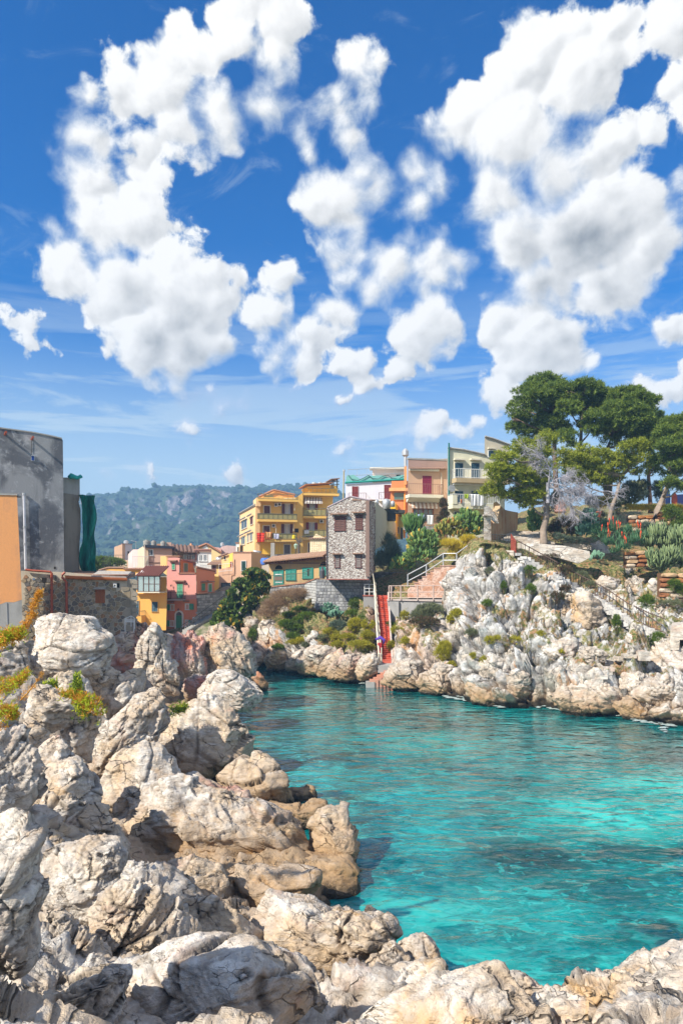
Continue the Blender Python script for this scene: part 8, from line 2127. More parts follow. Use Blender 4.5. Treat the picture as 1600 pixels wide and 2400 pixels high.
 for q in (.45, 1.0):
  for a, b in zip(ps[:-1], ps[1:]): MB().tube([a + Vector((0, 0, q)), b + Vector((0, 0, q))], .045, 6).build('rail', M_STEEL, root)

def gate_and_slope():
 gm = M_CLIFF
 om = plaster('ruined_ochre_plaster', C(.50, .36, .22), C(.40, .17, .08), .9, scale=1.2)
 f = Fac((1134, 52.5), (1150, 52.3)); Y = 52.5
 root = thing('ruined_gate', W(1142, 1300, Y), 'ruined limewashed gate pier with a broken arch beside the pines', 'gate')
 f0 = Fac((1130, 52.5), (1220, 53.5))
 wall_part('pier', f0, [c5(105, 1030), c5(130, 1015), c5(155, 1035), c5(158, 1340), c5(150, 1430), c5(103, 1430)], .9, gm, root)
 wall_part('broken_arch', f0, [c5(155, 1040), c5(172, 1060), c5(190, 1095), c5(205, 1120), c5(215, 1150), c5(200, 1150), c5(180, 1140), c5(165, 1125), c5(157, 1120)], .7, gm, root)
 wall_part('rear_pier', Fac((1150, 56), (1215, 58)), [c5(174, 1000), c5(195, 990), c5(222, 1010), c5(228, 1060), c5(205, 1160), c5(185, 1150), c5(172, 1090)], .8, om, root)
 mb = MB(); mb.box(W(*c5(131, 1090), 52.4), (.66, .5, .1)); mb.build('capital', gm, root)
 side = Fac((1160, 55), (1212, 60)); wall_part('garden_wall', side, [c5(157, 1130), c5(175, 1150), c5(200, 1140), c5(225, 1020), c5(260, 1050), c5(300, 1060), c5(355, 1070), c5(350, 1190), c5(300, 1250), c5(250, 1330), c5(157, 1335)], .6, om, root)
 # panels of the terrace wall under it
 w = Fac((1148, 51.0), (1212, 50.2)); house('gate_terrace_wall', w, [c5(155, 1342), c5(325, 1350), c5(326, 1400), c5(322, 1530), c5(240, 1570), c5(150, 1440)], 2, gm, 'blistered limewashed block under the ruined gate', 'wall')
 # red gate and fence
 g = Fac((1150, 52.0), (1216, 51.5))
 r = thing('gate_fence', g.p(*c5(160, 1335)), 'dark picket fence across the ruined gate opening', 'fence')
 mb = MB(); railing_mesh(mb, [g.p(*c5(160, 1336)), g.p(*c5(300, 1342))], 1.1, .16, .02); mb.build('pickets', M_IRON, r)
 rg = thing('red_gate', W(*c5(320, 1365), 50.6), 'narrow rusty red iron gate at the top of the slope path', 'gate')
 rm = simple('rusty_red_iron', C(.34, .07, .04), .7, 0, .4)
 a, b = W(*c5(305, 1360), 50.8), W(*c5(338, 1368), 50.4)
 for k in range(6): q = a.lerp(b, k / 5); MB().bar(q, q + Vector((0, 0, 1.35 - .08 * k)), .06).build('bar', rm, rg)
 for h_ in (.15, .9): MB().bar(a + Vector((0, 0, h_)), b + Vector((0, 0, h_)), .08).build('rail', rm, rg)
 # low terrace walls
 tw = Fac((1218, 52.0), (1382, 50)); house('terrace_parapet', tw, [c5(350, 1295), c5(480, 1296), c5(700, 1315), c5(880, 1355), c5(885, 1400), c5(800, 1445), c5(640, 1400), c5(470, 1380), c5(350, 1345)], 1.2, M_CLIFF, 'pale rough parapet wall behind the slope railing', 'wall')
 tw = Fac((1218, 55.0), (1300, 54)); house('garden_kerb', tw, [c5(340, 1274), c5(560, 1278), c5(625, 1288), c5(625, 1302), c5(340, 1296)], .8, gm, 'low pale kerb wall at the foot of the leaning pine', 'wall')
 tw = Fac((1310, 55.0), (1392, 54)); house('garden_kerb', tw, [c5(680, 1292), c5(760, 1296), c5(900, 1310), c5(890, 1345), c5(700, 1318)], .8, gm, 'grey stone kerb wall behind the pale parapet', 'wall')
 st = thing('garden_steps', W(*c5(390, 1260), 56), 'worn stone steps rising behind the ruined gate', 'steps')
 for k in range(7): MB().box(W(*c5(388 + k * 2, 1262 - k * 9), 55 + k * .7) - Vector((0, 0, .3)), (3.4 - .1 * k, .8, .6)).build('step', gm, st)
 # slope path: wall of stones, steps and the long railing
 pts = [(c5(345, 1365), 50.0), (c5(500, 1450), 47.8), (c5(640, 1530), 46.0), (c5(780, 1610), 44.2), (c7(1060, 590), 43.0), (c7(1200, 690), 41.6), (c7(1340, 760), 40.5), (c7(1450, 805), 39.6)]
 P = [W(*p, head_Y(*p, Y) - .25) for p, Y in pts]
 r = thing('slope_railing', P[0], 'long dark iron railing descending the cliff path to the right', 'railing')
 mi = simple('rusted_iron', C(.13, .085, .065), .8, 0, .4)
 for a, b in zip(P[:-1], P[1:]):
  for q in (.1, .92): MB().tube([a + Vector((0, 0, q)), b + Vector((0, 0, q))], .035, 5).build('rail', mi, r)
  m = max(2, int((b - a).length / .30))
  for i in range(m): c = a.lerp(b, i / m); MB().tube([c, c + Vector((0, 0, 1.0))], .02, 4).build('picket', mi, r)
 wl = thing('path_wall', P[0] - Vector((0, .4, 1)), 'dry white stone edging below the slope railing', 'wall')
 sm = [stone_mat('path_stone', C(.44, .42, .40), C(.70, .67, .63))]
 rr = random.Random(21); mb = MB()
 for a, b in zip(P[:-1], P[1:]):
  m = int((b - a).length / .34)
  for i in range(m):
   for j in range(3):
    c = a.lerp(b, (i + rr.random() * .5) / m) - Vector((rr.uniform(-.1, .1), .25 + .25 * j, .12 + .28 * j))
    mb.box(c, (rr.uniform(.25, .5), rr.uniform(.25, .5), rr.uniform(.18, .32)), rr.uniform(-.5, .5))
 mb.build('edging_stone', sm[0], wl)['kind'] = 'stuff'
 # carved steps by the water
 cs = thing('carved_steps', W(*c7(1100, 1000), 39.0), 'pale steps cut in the rock leading down toward the sea', 'steps')
 for i, (x0, x1, y, Yd) in enumerate(((1155, 1300, 925, 40.4), (1100, 1260, 945, 40.1), (1040, 1230, 968, 39.7), (1030, 1180, 990, 39.4), (1015, 1160, 1012, 39.1), (1000, 1140, 1035, 38.8), (960, 1120, 1062, 38.5), (930, 1080, 1085, 38.2), (905, 1060, 1105, 37.9))):
  Yd = head_Y(*c7((x0 + x1) / 2, y), Yd, 4) - .1; a, b = W(*c7(x0, y), Yd), W(*c7(x1, y), Yd)
  MB().box((a + b) / 2 + Vector((0, .35, -.2)), ((b - a).length * .5, .7, .2), rr.uniform(-.3, .1)).build('step', M_CLIFF, cs)
 us = thing('upper_carved_steps', W(*c7(1340, 900), 39.6), 'grey concrete steps rising right toward the cave', 'steps')
 for k in range(9):
  q = W(*c7(1285 + k * 22, 915 - k * 12.5), head_Y(*c7(1285 + k * 22, 915 - k * 12.5), 40, 4) - .1); MB().box(q + Vector((.2, .3, -.25)), (.6, 1.0, .5)).build('step', M_CLIFF, us)
 # pier and cave at the right edge
 f = Fac((1568, 38.6), (1640, 38)); house('cave_pier', f, [c7(1490, 745), c7(1600, 738), c7(1700, 738), c7(1700, 835), c7(1545, 840), c7(1540, 905), c7(1482, 905), c7(1482, 800)], 2.5, gm, 'limewashed pier and lintel over the cave mouth at the right edge', 'wall')
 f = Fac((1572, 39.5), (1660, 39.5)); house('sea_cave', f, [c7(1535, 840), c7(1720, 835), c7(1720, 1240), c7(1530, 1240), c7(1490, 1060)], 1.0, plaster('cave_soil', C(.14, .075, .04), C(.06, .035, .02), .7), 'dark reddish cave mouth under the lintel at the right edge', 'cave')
 # dry stone garden walls
 om_ = [plaster('field_stone_%d' % i, c, None, .6, scale=3) for i, c in enumerate((C(.40, .17, .06), C(.55, .36, .20), C(.30, .12, .05), C(.60, .48, .36)))]
 def drywall(pxa, pya, pxb, pyb, rows, Y, sw, sh, label, seed, drop=0.0):
  rr = random.Random(seed); a, b = W(pxa, pya, Y), W(pxb, pyb, Y)
  r = thing('dry_stone_wall', (a + b) / 2, label, 'wall')
  L = (b - a).length; d = (b - a).normalized()
  MB().hexa([a + Vector((0, .12, -sh * rows)), b + Vector((0, .12, -sh * rows)), b + Vector((0, .6, -sh * rows)), a + Vector((0, .6, -sh * rows)), a + Vector((0, .12, -.05)), b + Vector((0, .12, -.05)), b + Vector((0, .6, -.05)), a + Vector((0, .6, -.05))]).build('earth_core', plaster('wall_earth', C(.16, .08, .04)), r)
  for j in range(rows):
   u = rr.uniform(-.2, 0)
   while u < L:
    w = sw * rr.uniform(.6, 1.5); c = a + d * (u + w / 2) - Vector((0, 0, sh * (j + .5) + drop * 0))
    V, Fc = ico(2); h = sh * rr.uniform(.42, .52)
    Q = np.sign(V) * np.abs(V) ** .6 * np.array([w / 2 * .97, .25, h]) * (1 + .06 * np.random.RandomState(rr.randrange(9999)).randn(len(V), 1)); Q += np.array(c) + np.array([0, rr.uniform(-.05, .05), 0])
    np_obj('stone', Q, Fc, om_[rr.randrange(4)], parent=r, smooth=False)
    u += w
  return r
 drywall(*c14(745, 838), *c14(1110, 830), 4, 58, .62, .34, 'orange dry stone wall under the terrace pines', 1)
 drywall(*c14(1230, 1710), *c14(1640, 1720), 7, 46, .75, .34, 'reddish dry stone wall at the right edge above the cliff', 2)
 drywall(*c14(700, 1390), *c14(1050, 1370), 4, 50, .65, .30, 'broken dry stone wall below the red flowering aloes', 3)
 drywall(*c14(1180, 780), *c14(1640, 740), 4, 59, .7, .42, 'crumbling orange wall under the bright yellow terrace edge', 4)
red_stairs(); gate_and_slope()
# ---------------------------------------------------------------- plants
def leaf_mat(name, ca, cb, cc=None, thirdamt=0.0, trans=0.35, rough=0.6):
 t = NT(name); rnd = t.n('ShaderNodeNewGeometry').outputs['Random Per Island']; p = t.pos()
 f = t.math('ADD', t.math('MULTIPLY', rnd, .6), t.math('MULTIPLY', t.noise(p, 1.1, 3, .6), .5))
 c = t.mix(t.ramp(f, .25, .85, 'LINEAR'), ca, cb)
 if cc: 
  r2 = t.math('FRACT', t.math('MULTIPLY', rnd, 17.3)); c = t.mix(t.math('LESS_THAN', r2, thirdamt), c, cc)
 b = t.bsdf(c, rough, None, .25)
 tl = t.n('ShaderNodeBsdfTranslucent'); t.l(c, tl.inputs[0])
 m = t.n('ShaderNodeMixShader'); m.inputs[0].default_value = trans; t.l(b, m.inputs[1]); t.l(tl.outputs[0], m.inputs[2])
 return t.done(m.outputs[0])

L_PINE = leaf_mat('pine_needles', C(.10, .15, .018), C(.50, .52, .05))
L_PINED = leaf_mat('dark_pine_needles', C(.045, .10, .022), C(.27, .34, .05))
L_FIG = leaf_mat('fig_leaves', C(.035, .075, .015), C(.15, .22, .035), C(.50, .32, .04), .08)
L_DRY = leaf_mat('dry_brush', C(.30, .19, .11), C(.55, .40, .26))
L_GRN = leaf_mat('green_shrub', C(.045, .10, .015), C(.20, .28, .03))
L_YEL = leaf_mat('yellow_shrub', C(.22, .22, .02), C(.55, .48, .03))
L_OLI = leaf_mat('olive_shrub', C(.10, .12, .06), C(.28, .30, .16))
L_GRY = leaf_mat('grey_green_shrub', C(.075, .11, .075), C(.20, .25, .17))
L_BRN = leaf_mat('brown_shrub', C(.10, .06, .035), C(.20, .12, .07), C(.06, .10, .03), .3)
L_CAC = leaf_mat('cactus_green', C(.06, .14, .045), C(.22, .32, .08), C(.55, .38, .06), .06, .05)
L_CACB = leaf_mat('blue_cactus', C(.08, .19, .13), C(.18, .33, .22), None, 0, .05)
L_ALO = leaf_mat('aloe_green', C(.06, .16, .08), C(.16, .30, .14), None, 0, .1)
L_RED = leaf_mat('red_flower', C(.60, .03, .01), C(.85, .12, .04), None, 0, .2)
L_GRS = leaf_mat('yellow_grass', C(.45, .36, .04), C(.85, .68, .05))
M_BARK = simple('pine_bark', C(.22, .15, .11), .9, 0, .5, 3)
M_BARKP = simple('pale_pine_bark', C(.36, .28, .22), .9, 0, .4, 3)

def rnd_unit(rs, n):
 v = rs.randn(n, 3); return v / np.linalg.norm(v, axis=1)[:, None]

def lobe_points(rs, lobes, n, shell=.35, low=.25):
 C_ = np.array([l[0] for l in lobes], float); Rr = np.array([l[1] for l in lobes], float)
 w = (Rr[:, 0] * Rr[:, 2]) ** 1.0; w /= w.sum()
 k = rs.choice(len(lobes), n, p=w)
 d = rnd_unit(rs, n)
 d[:, 2] = np.where((d[:, 2] < 0) & (rs.rand(n) > low), -d[:, 2], d[:, 2])
 u = (1 - shell * rs.rand(n) ** 1.6)
 return C_[k] + d * Rr[k] * u[:, None], d

def tufts(rs, P, D, per, length, width, upbias=.3, spread=.9, radial=0.6):
 """every point carries a tuft of narrow leaves radiating outward"""
 n = len(P); m = n * per
 c = np.repeat(P, per, 0); o = np.repeat(D, per, 0)
 d = o * radial + rnd_unit(rs, m) * spread + np.array([0, 0, upbias]); d /= np.linalg.norm(d, axis=1)[:, None]
 s = np.cross(d, rnd_unit(rs, m)); s /= np.maximum(np.linalg.norm(s, axis=1), 1e-6)[:, None]
 L = length * (.6 + .8 * rs.rand(m))[:, None]; w = width * (.6 + .8 * rs.rand(m))[:, None]
 base = c + rs.randn(m, 3) * length * .25
 V = np.stack([base - s * w * .5, base + s * w * .5, base + d * L + s * w * .18], 1).reshape(-1, 3)
 return V, np.arange(m * 3).reshape(-1, 3)

def broad(rs, P, D, size, asp=1.7, face=.5):
 """one broad diamond leaf per point, facing mostly outward"""
 n = len(P)
 nr = D * face + rnd_unit(rs, n) * .7; nr /= np.linalg.norm(nr, axis=1)[:, None]
 a = np.cross(nr, rnd_unit(rs, n)); a /= np.maximum(np.linalg.norm(a, axis=1), 1e-6)[:, None]
 b = np.cross(nr, a); s = size * (.6 + .8 * rs.rand(n))[:, None]
 V = np.stack([P - a * s * asp * .5, P + b * s * .5, P + a * s * asp * .5, P - b * s * .5], 1).reshape(-1, 3)
 return V, np.arange(n * 4).reshape(-1, 4)

def px_lobes(f, lst, Y, flat=.8, jit=0, seed=0):
 """(x, y, rx, ry) in crop pixels -> world ellipsoids round distance Y"""
 out = []; rr = random.Random(seed)
 for l in lst:
  x, y, rx, ry = l[:4]; dy = l[4] if len(l) > 4 else rr.uniform(-jit, jit)
  x0, y0 = f(x, y); x1, y1 = f(x + rx, y + ry); s = (Y + dy) / F_PX
  out.append((tuple(W(x0, y0, Y + dy)), ((x1 - x0) * s, (x1 - x0) * s * flat, (y1 - y0) * s)))
 return out

def tree(name, label, f, lobes, Y, trunk, mat, n=1500, per=14, length=.34, width=.07, tr=.2, bark=M_BARK, group=None, seed=1, jit=1.6, branches=True, shell=.45):
 rs = np.random.RandomState(seed)
 tp = [W(*f(x, y), Y) for x, y in trunk]
 root = thing(name, tp[0], label, 'tree', group)
 lb = px_lobes(f, [(l[0], l[1], l[2] * 1.13, l[3] * 1.13) for l in lobes], Y, .9, jit, seed)
 n = int(n * 1.25)
 mb = MB(); k = len(tp); mb.tube([tp[0] - Vector((0, 0, .5))] + tp, [tr * 1.35] + [tr * (1 - .55 * i / max(1, k - 1)) for i in range(k)], 8)
 if branches:
  for c, r in lb:
   c = Vector(c); j = min(range(len(tp)), key=lambda i: (tp[i] - c).length + (2.0 if tp[i].z > c.z else 0)); a = tp[max(0, j)]
   m = a.lerp(c, .5) + Vector((0, 0, -.25)); mb.tube([a, m, c], [tr * .42, tr * .28, tr * .1], 5)
   for q in range(3):
    e = c + Vector(tuple(rnd_unit(rs, 1)[0] * np.array(r) * .8)); mb.tube([m.lerp(c, .6), e], [tr * .16, .02], 4)
 mb.build('trunk', bark, root, smooth=True)
 # boughs: each lobe breaks into many small rounded clumps that catch light on top
 K = len(lb) * 26
 Cc, Cd = lobe_points(rs, lb, K, .55, .55)
 keepc = fbm(Cc / 1.3, seed + 3, 2) > -.30; Cc = Cc[keepc]
 sub = []
 for c in Cc:
  r_ = rs.uniform(.30, .62); sub.append((tuple(c), (r_ * 1.25, r_ * 1.1, r_ * .72)))
 P, D = lobe_points(rs, sub, n, .5, .18)
 keep = fbm(P / .5, seed + 5, 2) > -.45
 V, Fc = tufts(rs, P[keep], D[keep], per, length * .72, width * .9)
 np_obj('crown', V, Fc, mat, parent=root, smooth=False)
 return root

def build_pines():
 G = 'pines on the garden terrace'
 tree('pine_tree', 'bright green pine with a leaning pale trunk beside the ruined gate', c5, [(250,720,90,80),(430,640,120,75),(560,570,80,60),(330,850,120,95),(480,870,90,110),(170,930,75,50),(380,970,120,65),(480,750,100,110),(270,650,50,40),(200,780,50,50),(520,620,60,50),(440,1000,60,40)], 54,
         [(545,1285),(540,1200),(565,1100),(562,1000),(540,900),(500,800),(470,700)], L_PINE, 4200, 13, .30, .060, .30, M_BARKP, G, 1, 1.8)
 tree('pine_tree', 'tallest dark pine rising at the left of the group', c5, [(560,130,110,70),(640,130,70,60),(420,190,60,60),(500,250,110,90),(400,320,90,80),(360,430,70,70),(600,300,110,90),(620,430,90,60),(540,440,100,70),(690,260,50,80),(430,520,80,45),(640,200,90,70),(320,370,30,40)], 63,
         [(640,1000),(630,800),(622,640),(620,480),(600,340),(580,220)], L_PINED, 4600, 13, .36, .072, .28, M_BARK, G, 2, 2.2)
 tree('pine_tree', 'umbrella shaped pine in the middle of the group against the sky', c5, [(830,175,110,55),(900,200,100,60),(760,210,90,60),(860,290,120,55),(940,300,90,70),(720,300,60,45),(920,400,90,60),(860,420,60,30),(720,520,55,50),(745,590,40,22),(980,240,50,50)], 61,
         [(822,900),(812,700),(814,560),(820,430),(835,320)], L_PINED, 3600, 13, .36, .072, .22, M_BARK, G, 3, 2.2)
 tree('pine_tree', 'wide spreading dark pine at the right of the middle group', c5, [(1150,215,90,50),(1230,270,100,70),(1090,280,70,60),(1060,360,80,80),(1200,370,120,90),(1110,430,110,80),(1010,470,80,60),(1150,520,100,55),(1300,300,45,50),(1250,480,70,60),(1030,560,70,40)], 60,
         [(1012,950),(1010,700),(1012,600),(1050,480),(1120,360)], L_PINED, 4600, 13, .36, .072, .26, M_BARK, G, 4, 2.2)
 tree('pine_tree', 'low bright pine with a curved slanting trunk and flat layered boughs', c5, [(760,650,90,42),(880,640,100,45),(960,690,90,42),(800,740,110,42),(930,780,110,45),(1060,680,60,50),(1190,600,70,42),(1110,740,80,38),(1210,680,70,50),(860,830,100,34),(1010,830,80,30),(720,800,60,45),(1240,760,50,30),(1120,690,60,40),(780,700,80,40),(880,730,90,36)], 57,
         [(1028,1115),(1040,1040),(1075,950),(1095,870),(1115,800),(1160,765)], L_PINE, 4400, 13, .30, .060, .20, M_BARKP, G, 5, 1.6)
 tree('pine_tree', 'slender pine with a tall bare reddish trunk', c5, [(1330,400,70,50),(1290,460,55,50),(1380,470,70,60),(1330,560,75,45),(1290,620,45,30),(1400,560,50,50),(1365,700,60,30),(1360,760,45,15)], 62,
         [(1328,1035),(1318,900),(1312,800),(1326,690),(1318,560),(1325,450)], L_PINED, 2200, 13, .34, .065, .20, simple('red_pine_bark', C(.32, .17, .11), .9, 0, .4, 3), G, 6, 1.5)
 tree('pine_tree', 'leaning dark pine with bare lower trunk at the right edge', c5, [(1560,400,60,45),(1480,500,80,50),(1570,540,80,60),(1440,600,80,45),(1540,660,90,55),(1400,690,50,28),(1460,740,60,25),(1540,780,80,30),(1450,860,70,20),(1530,900,80,28),(1640,500,80,140),(1650,760,80,80),(1500,440,60,50),(1560,480,70,60),(1500,620,80,50),(1560,740,70,50),(1500,560,70,40),(1420,520,50,40)], 56,
         [(1338,1150),(1370,1060),(1420,960),(1455,860),(1510,760),(1560,640)], L_PINED, 5200, 13, .34, .065, .24, M_BARKP, G, 7, 1.6)
 # two stubby cut trunks
 for x0, y0, x1, y1, lab in ((1025, 965, 1035, 820, 'cut reddish pine stump trunk behind the dry bush'), (995, 950, 985, 850, 'thin pale bare trunk left of the cut pine trunk')):
  a, b = W(*c5(x0, y0), 60), W(*c5(x1, y1), 60); o = MB().tube([a - Vector((0, 0, .4)), a, b], [.26, .24, .16] if x0 > 1000 else [.15, .13, .09], 7).build('tree_stump', M_BARKP, origin=a, smooth=True); tag(o, lab, 'tree')
 # dead grey tree
 rs = random.Random(5); Y = 53
 root = thing('dead_tree', W(*c5(575, 1000), Y), 'dead silver grey tree tangle hanging right of the bright pine', 'tree')
 mb = MB()
 def br(a, d, L, r, lev):
  pts = [a]; p = a.copy(); dd = d.copy(); m = 4
  for i in range(m):
   dd = (dd + Vector((rs.gauss(0, .16), rs.gauss(0, .16), rs.gauss(-.06, .14)))).normalized(); p = p + dd * L / m; pts.append(p.copy())
  mb.tube(pts, r, 4 if lev > 1 else 6, r * .35, cap=False)
  if lev < 4:
   for i in range((10, 8, 7, 4)[lev]):
    q = pts[rs.randint(1, m)]; nd = (dd + Vector((rs.gauss(0, .75), rs.gauss(0, .75), rs.gauss(-.15, .6)))).normalized(); br(q, nd, L * rs.uniform(.38, .62), r * .5, lev + 1)
 b = W(*c5(575, 1000), Y)
 for tx, ty in ((600, 620), (700, 760), (800, 900), (900, 840), (760, 1000)):
  t = W(*c5(tx, ty), Y + rs.uniform(-1, .5)); s = W(*c5(575, 880 if ty < 900 else 850), Y)
  br(s, (t - s).normalized(), (t - s).length, .07, 0)
 mb.tube([b, W(*c5(572, 850), Y)], .16, 6, .12)
 mb.build('trunk', simple('silver_deadwood', C(.44, .42, .46), .9, 0, .35, 5), root)
build_pines()

def bush(label, f, lobes, mat, n=500, kind='tuft', size=.16, Y=None, name='bush', cat='bush', group=None, seed=1, per=8, width=None, flat=.8, off=.1, up=.3, shell=.6, radial=.6, stem=True):
 rs = np.random.RandomState(seed)
 if Y is None:
  ys = [head_Y(*f(l[0], l[1] + l[3] * .6), 50) for l in lobes]
 else: ys = [Y] * len(lobes)
 lb = []
 for l, y in zip(lobes, ys): lb += px_lobes(f, [l], y - off, flat)
 P, D = lobe_points(rs, lb, n, shell, .3)
 keep = fbm(P / (size * 4), seed + 2, 2) > -.38; P, D = P[keep], D[keep]
 if kind == 'tuft': V, Fc = tufts(rs, P, D, per, size, width or size * .2, up, .8, radial)
 else: V, Fc = broad(rs, P, D, size)
 base = min((Vector(c) - Vector((0, 0, r[2])) for c, r in lb), key=lambda v: v.z)
 root = thing(name, base, label, cat, group)
 np_obj('foliage', V, Fc, mat, parent=root, smooth=False)
 if stem:
  mb = MB()
  for c, r in lb:
   for q in range(5):
    e = Vector(c) + Vector(tuple(rnd_unit(rs, 1)[0] * np.array(r) * .8)); mb.tube([Vector(c) - Vector((0, 0, r[2] * .9)), e], [.035, .01], 4, cap=False)
  mb.build('stem', simple('twig_bark', C(.18, .12, .08), .9), root)
 return root

def pad(mb, c, up, nrm, w, h, th=.035):
 up = Vector(up).normalized(); nrm = Vector(nrm).normalized(); s = up.cross(nrm).normalized(); nrm = s.cross(up).normalized(); c = Vector(c)
 n = 10; ring = [c + s * math.sin(6.283 * k / n) * w * .5 * (1.0 if math.cos(6.283 * k / n) < 0 else .82 + .18) + up * (-math.cos(6.283 * k / n) * h * .5 + h * .5) for k in range(n)]
 m = c + up * h * .5
 vs_ = ring + [m + nrm * th + (r - m) * 0 for r in ring[:1]] + [m - nrm * th]
 vs_ = ring + [m + (r - m) * .7 + nrm * th for r in ring] + [m + (r - m) * .7 - nrm * th for r in ring]
 fs = [tuple(range(n, 2 * n)), tuple(range(3 * n - 1, 2 * n - 1, -1))]
 fs += [(k, (k + 1) % n, n + (k + 1) % n, n + k) for k in range(n)] + [((k + 1) % n, k, 2 * n + k, 2 * n + (k + 1) % n) for k in range(n)]
 return mb.add(vs_, fs)

def prickly(label, f, lobes, mat, n, size=.34, seed=1, Y=None, off=.2, name='prickly_pear', group='prickly pears on the slopes', parts=False):
 rr = random.Random(seed); rs = np.random.RandomState(seed)
 ys = [Y if Y else head_Y(*f(l[0], l[1] + l[3] * .6), 55) for l in lobes]
 lb = []
 for l, y in zip(lobes, ys): lb += px_lobes(f, [l], y - off, .7)
 base = min((Vector(c) - Vector((0, 0, r[2])) for c, r in lb), key=lambda v: v.z)
 root = thing(name, base, label, 'cactus', group)
 P, D = lobe_points(rs, lb, n, .75, .45)
 mb = MB()
 for p, d in zip(P, D):
  s = size * rr.uniform(.7, 1.2); up = Vector(d) * .5 + Vector((rr.gauss(0, .3), rr.gauss(0, .3), .8)); nr = Vector((rr.gauss(0, 1), rr.gauss(-.6, .8), rr.gauss(0, .3)))
  if parts:
   pad(MB(), p, up, nr, s * .62, s).build('pad', mat, root, smooth=False)
  else: pad(mb, p, up, nr, s * .62, s)
 if not parts: mb.build('pads', mat, root)['kind'] = 'stuff'
 return root

def spikes_cluster(mb, c, n, L, w, rr, up=.4, curve=.15):
 for k in range(n):
  a = rr.uniform(0, 6.283); e = rr.uniform(.15, 1.25); d = Vector((math.cos(a) * math.cos(e), math.sin(a) * math.cos(e), math.sin(e))); l = L * rr.uniform(.7, 1.1)
  s = d.cross(Vector((0, 0, 1))).normalized() * w; m = c + d * l * .5; t = c + d * l + Vector((0, 0, l * curve))
  mb.add([c - s * .7, c + s * .7, m + s * .6, t, m - s * .6, m + Vector((0, 0, -.02))], [(0, 1, 2, 4), (4, 2, 3), (0, 5, 1), (4, 3, 5), (2, 5, 3)])

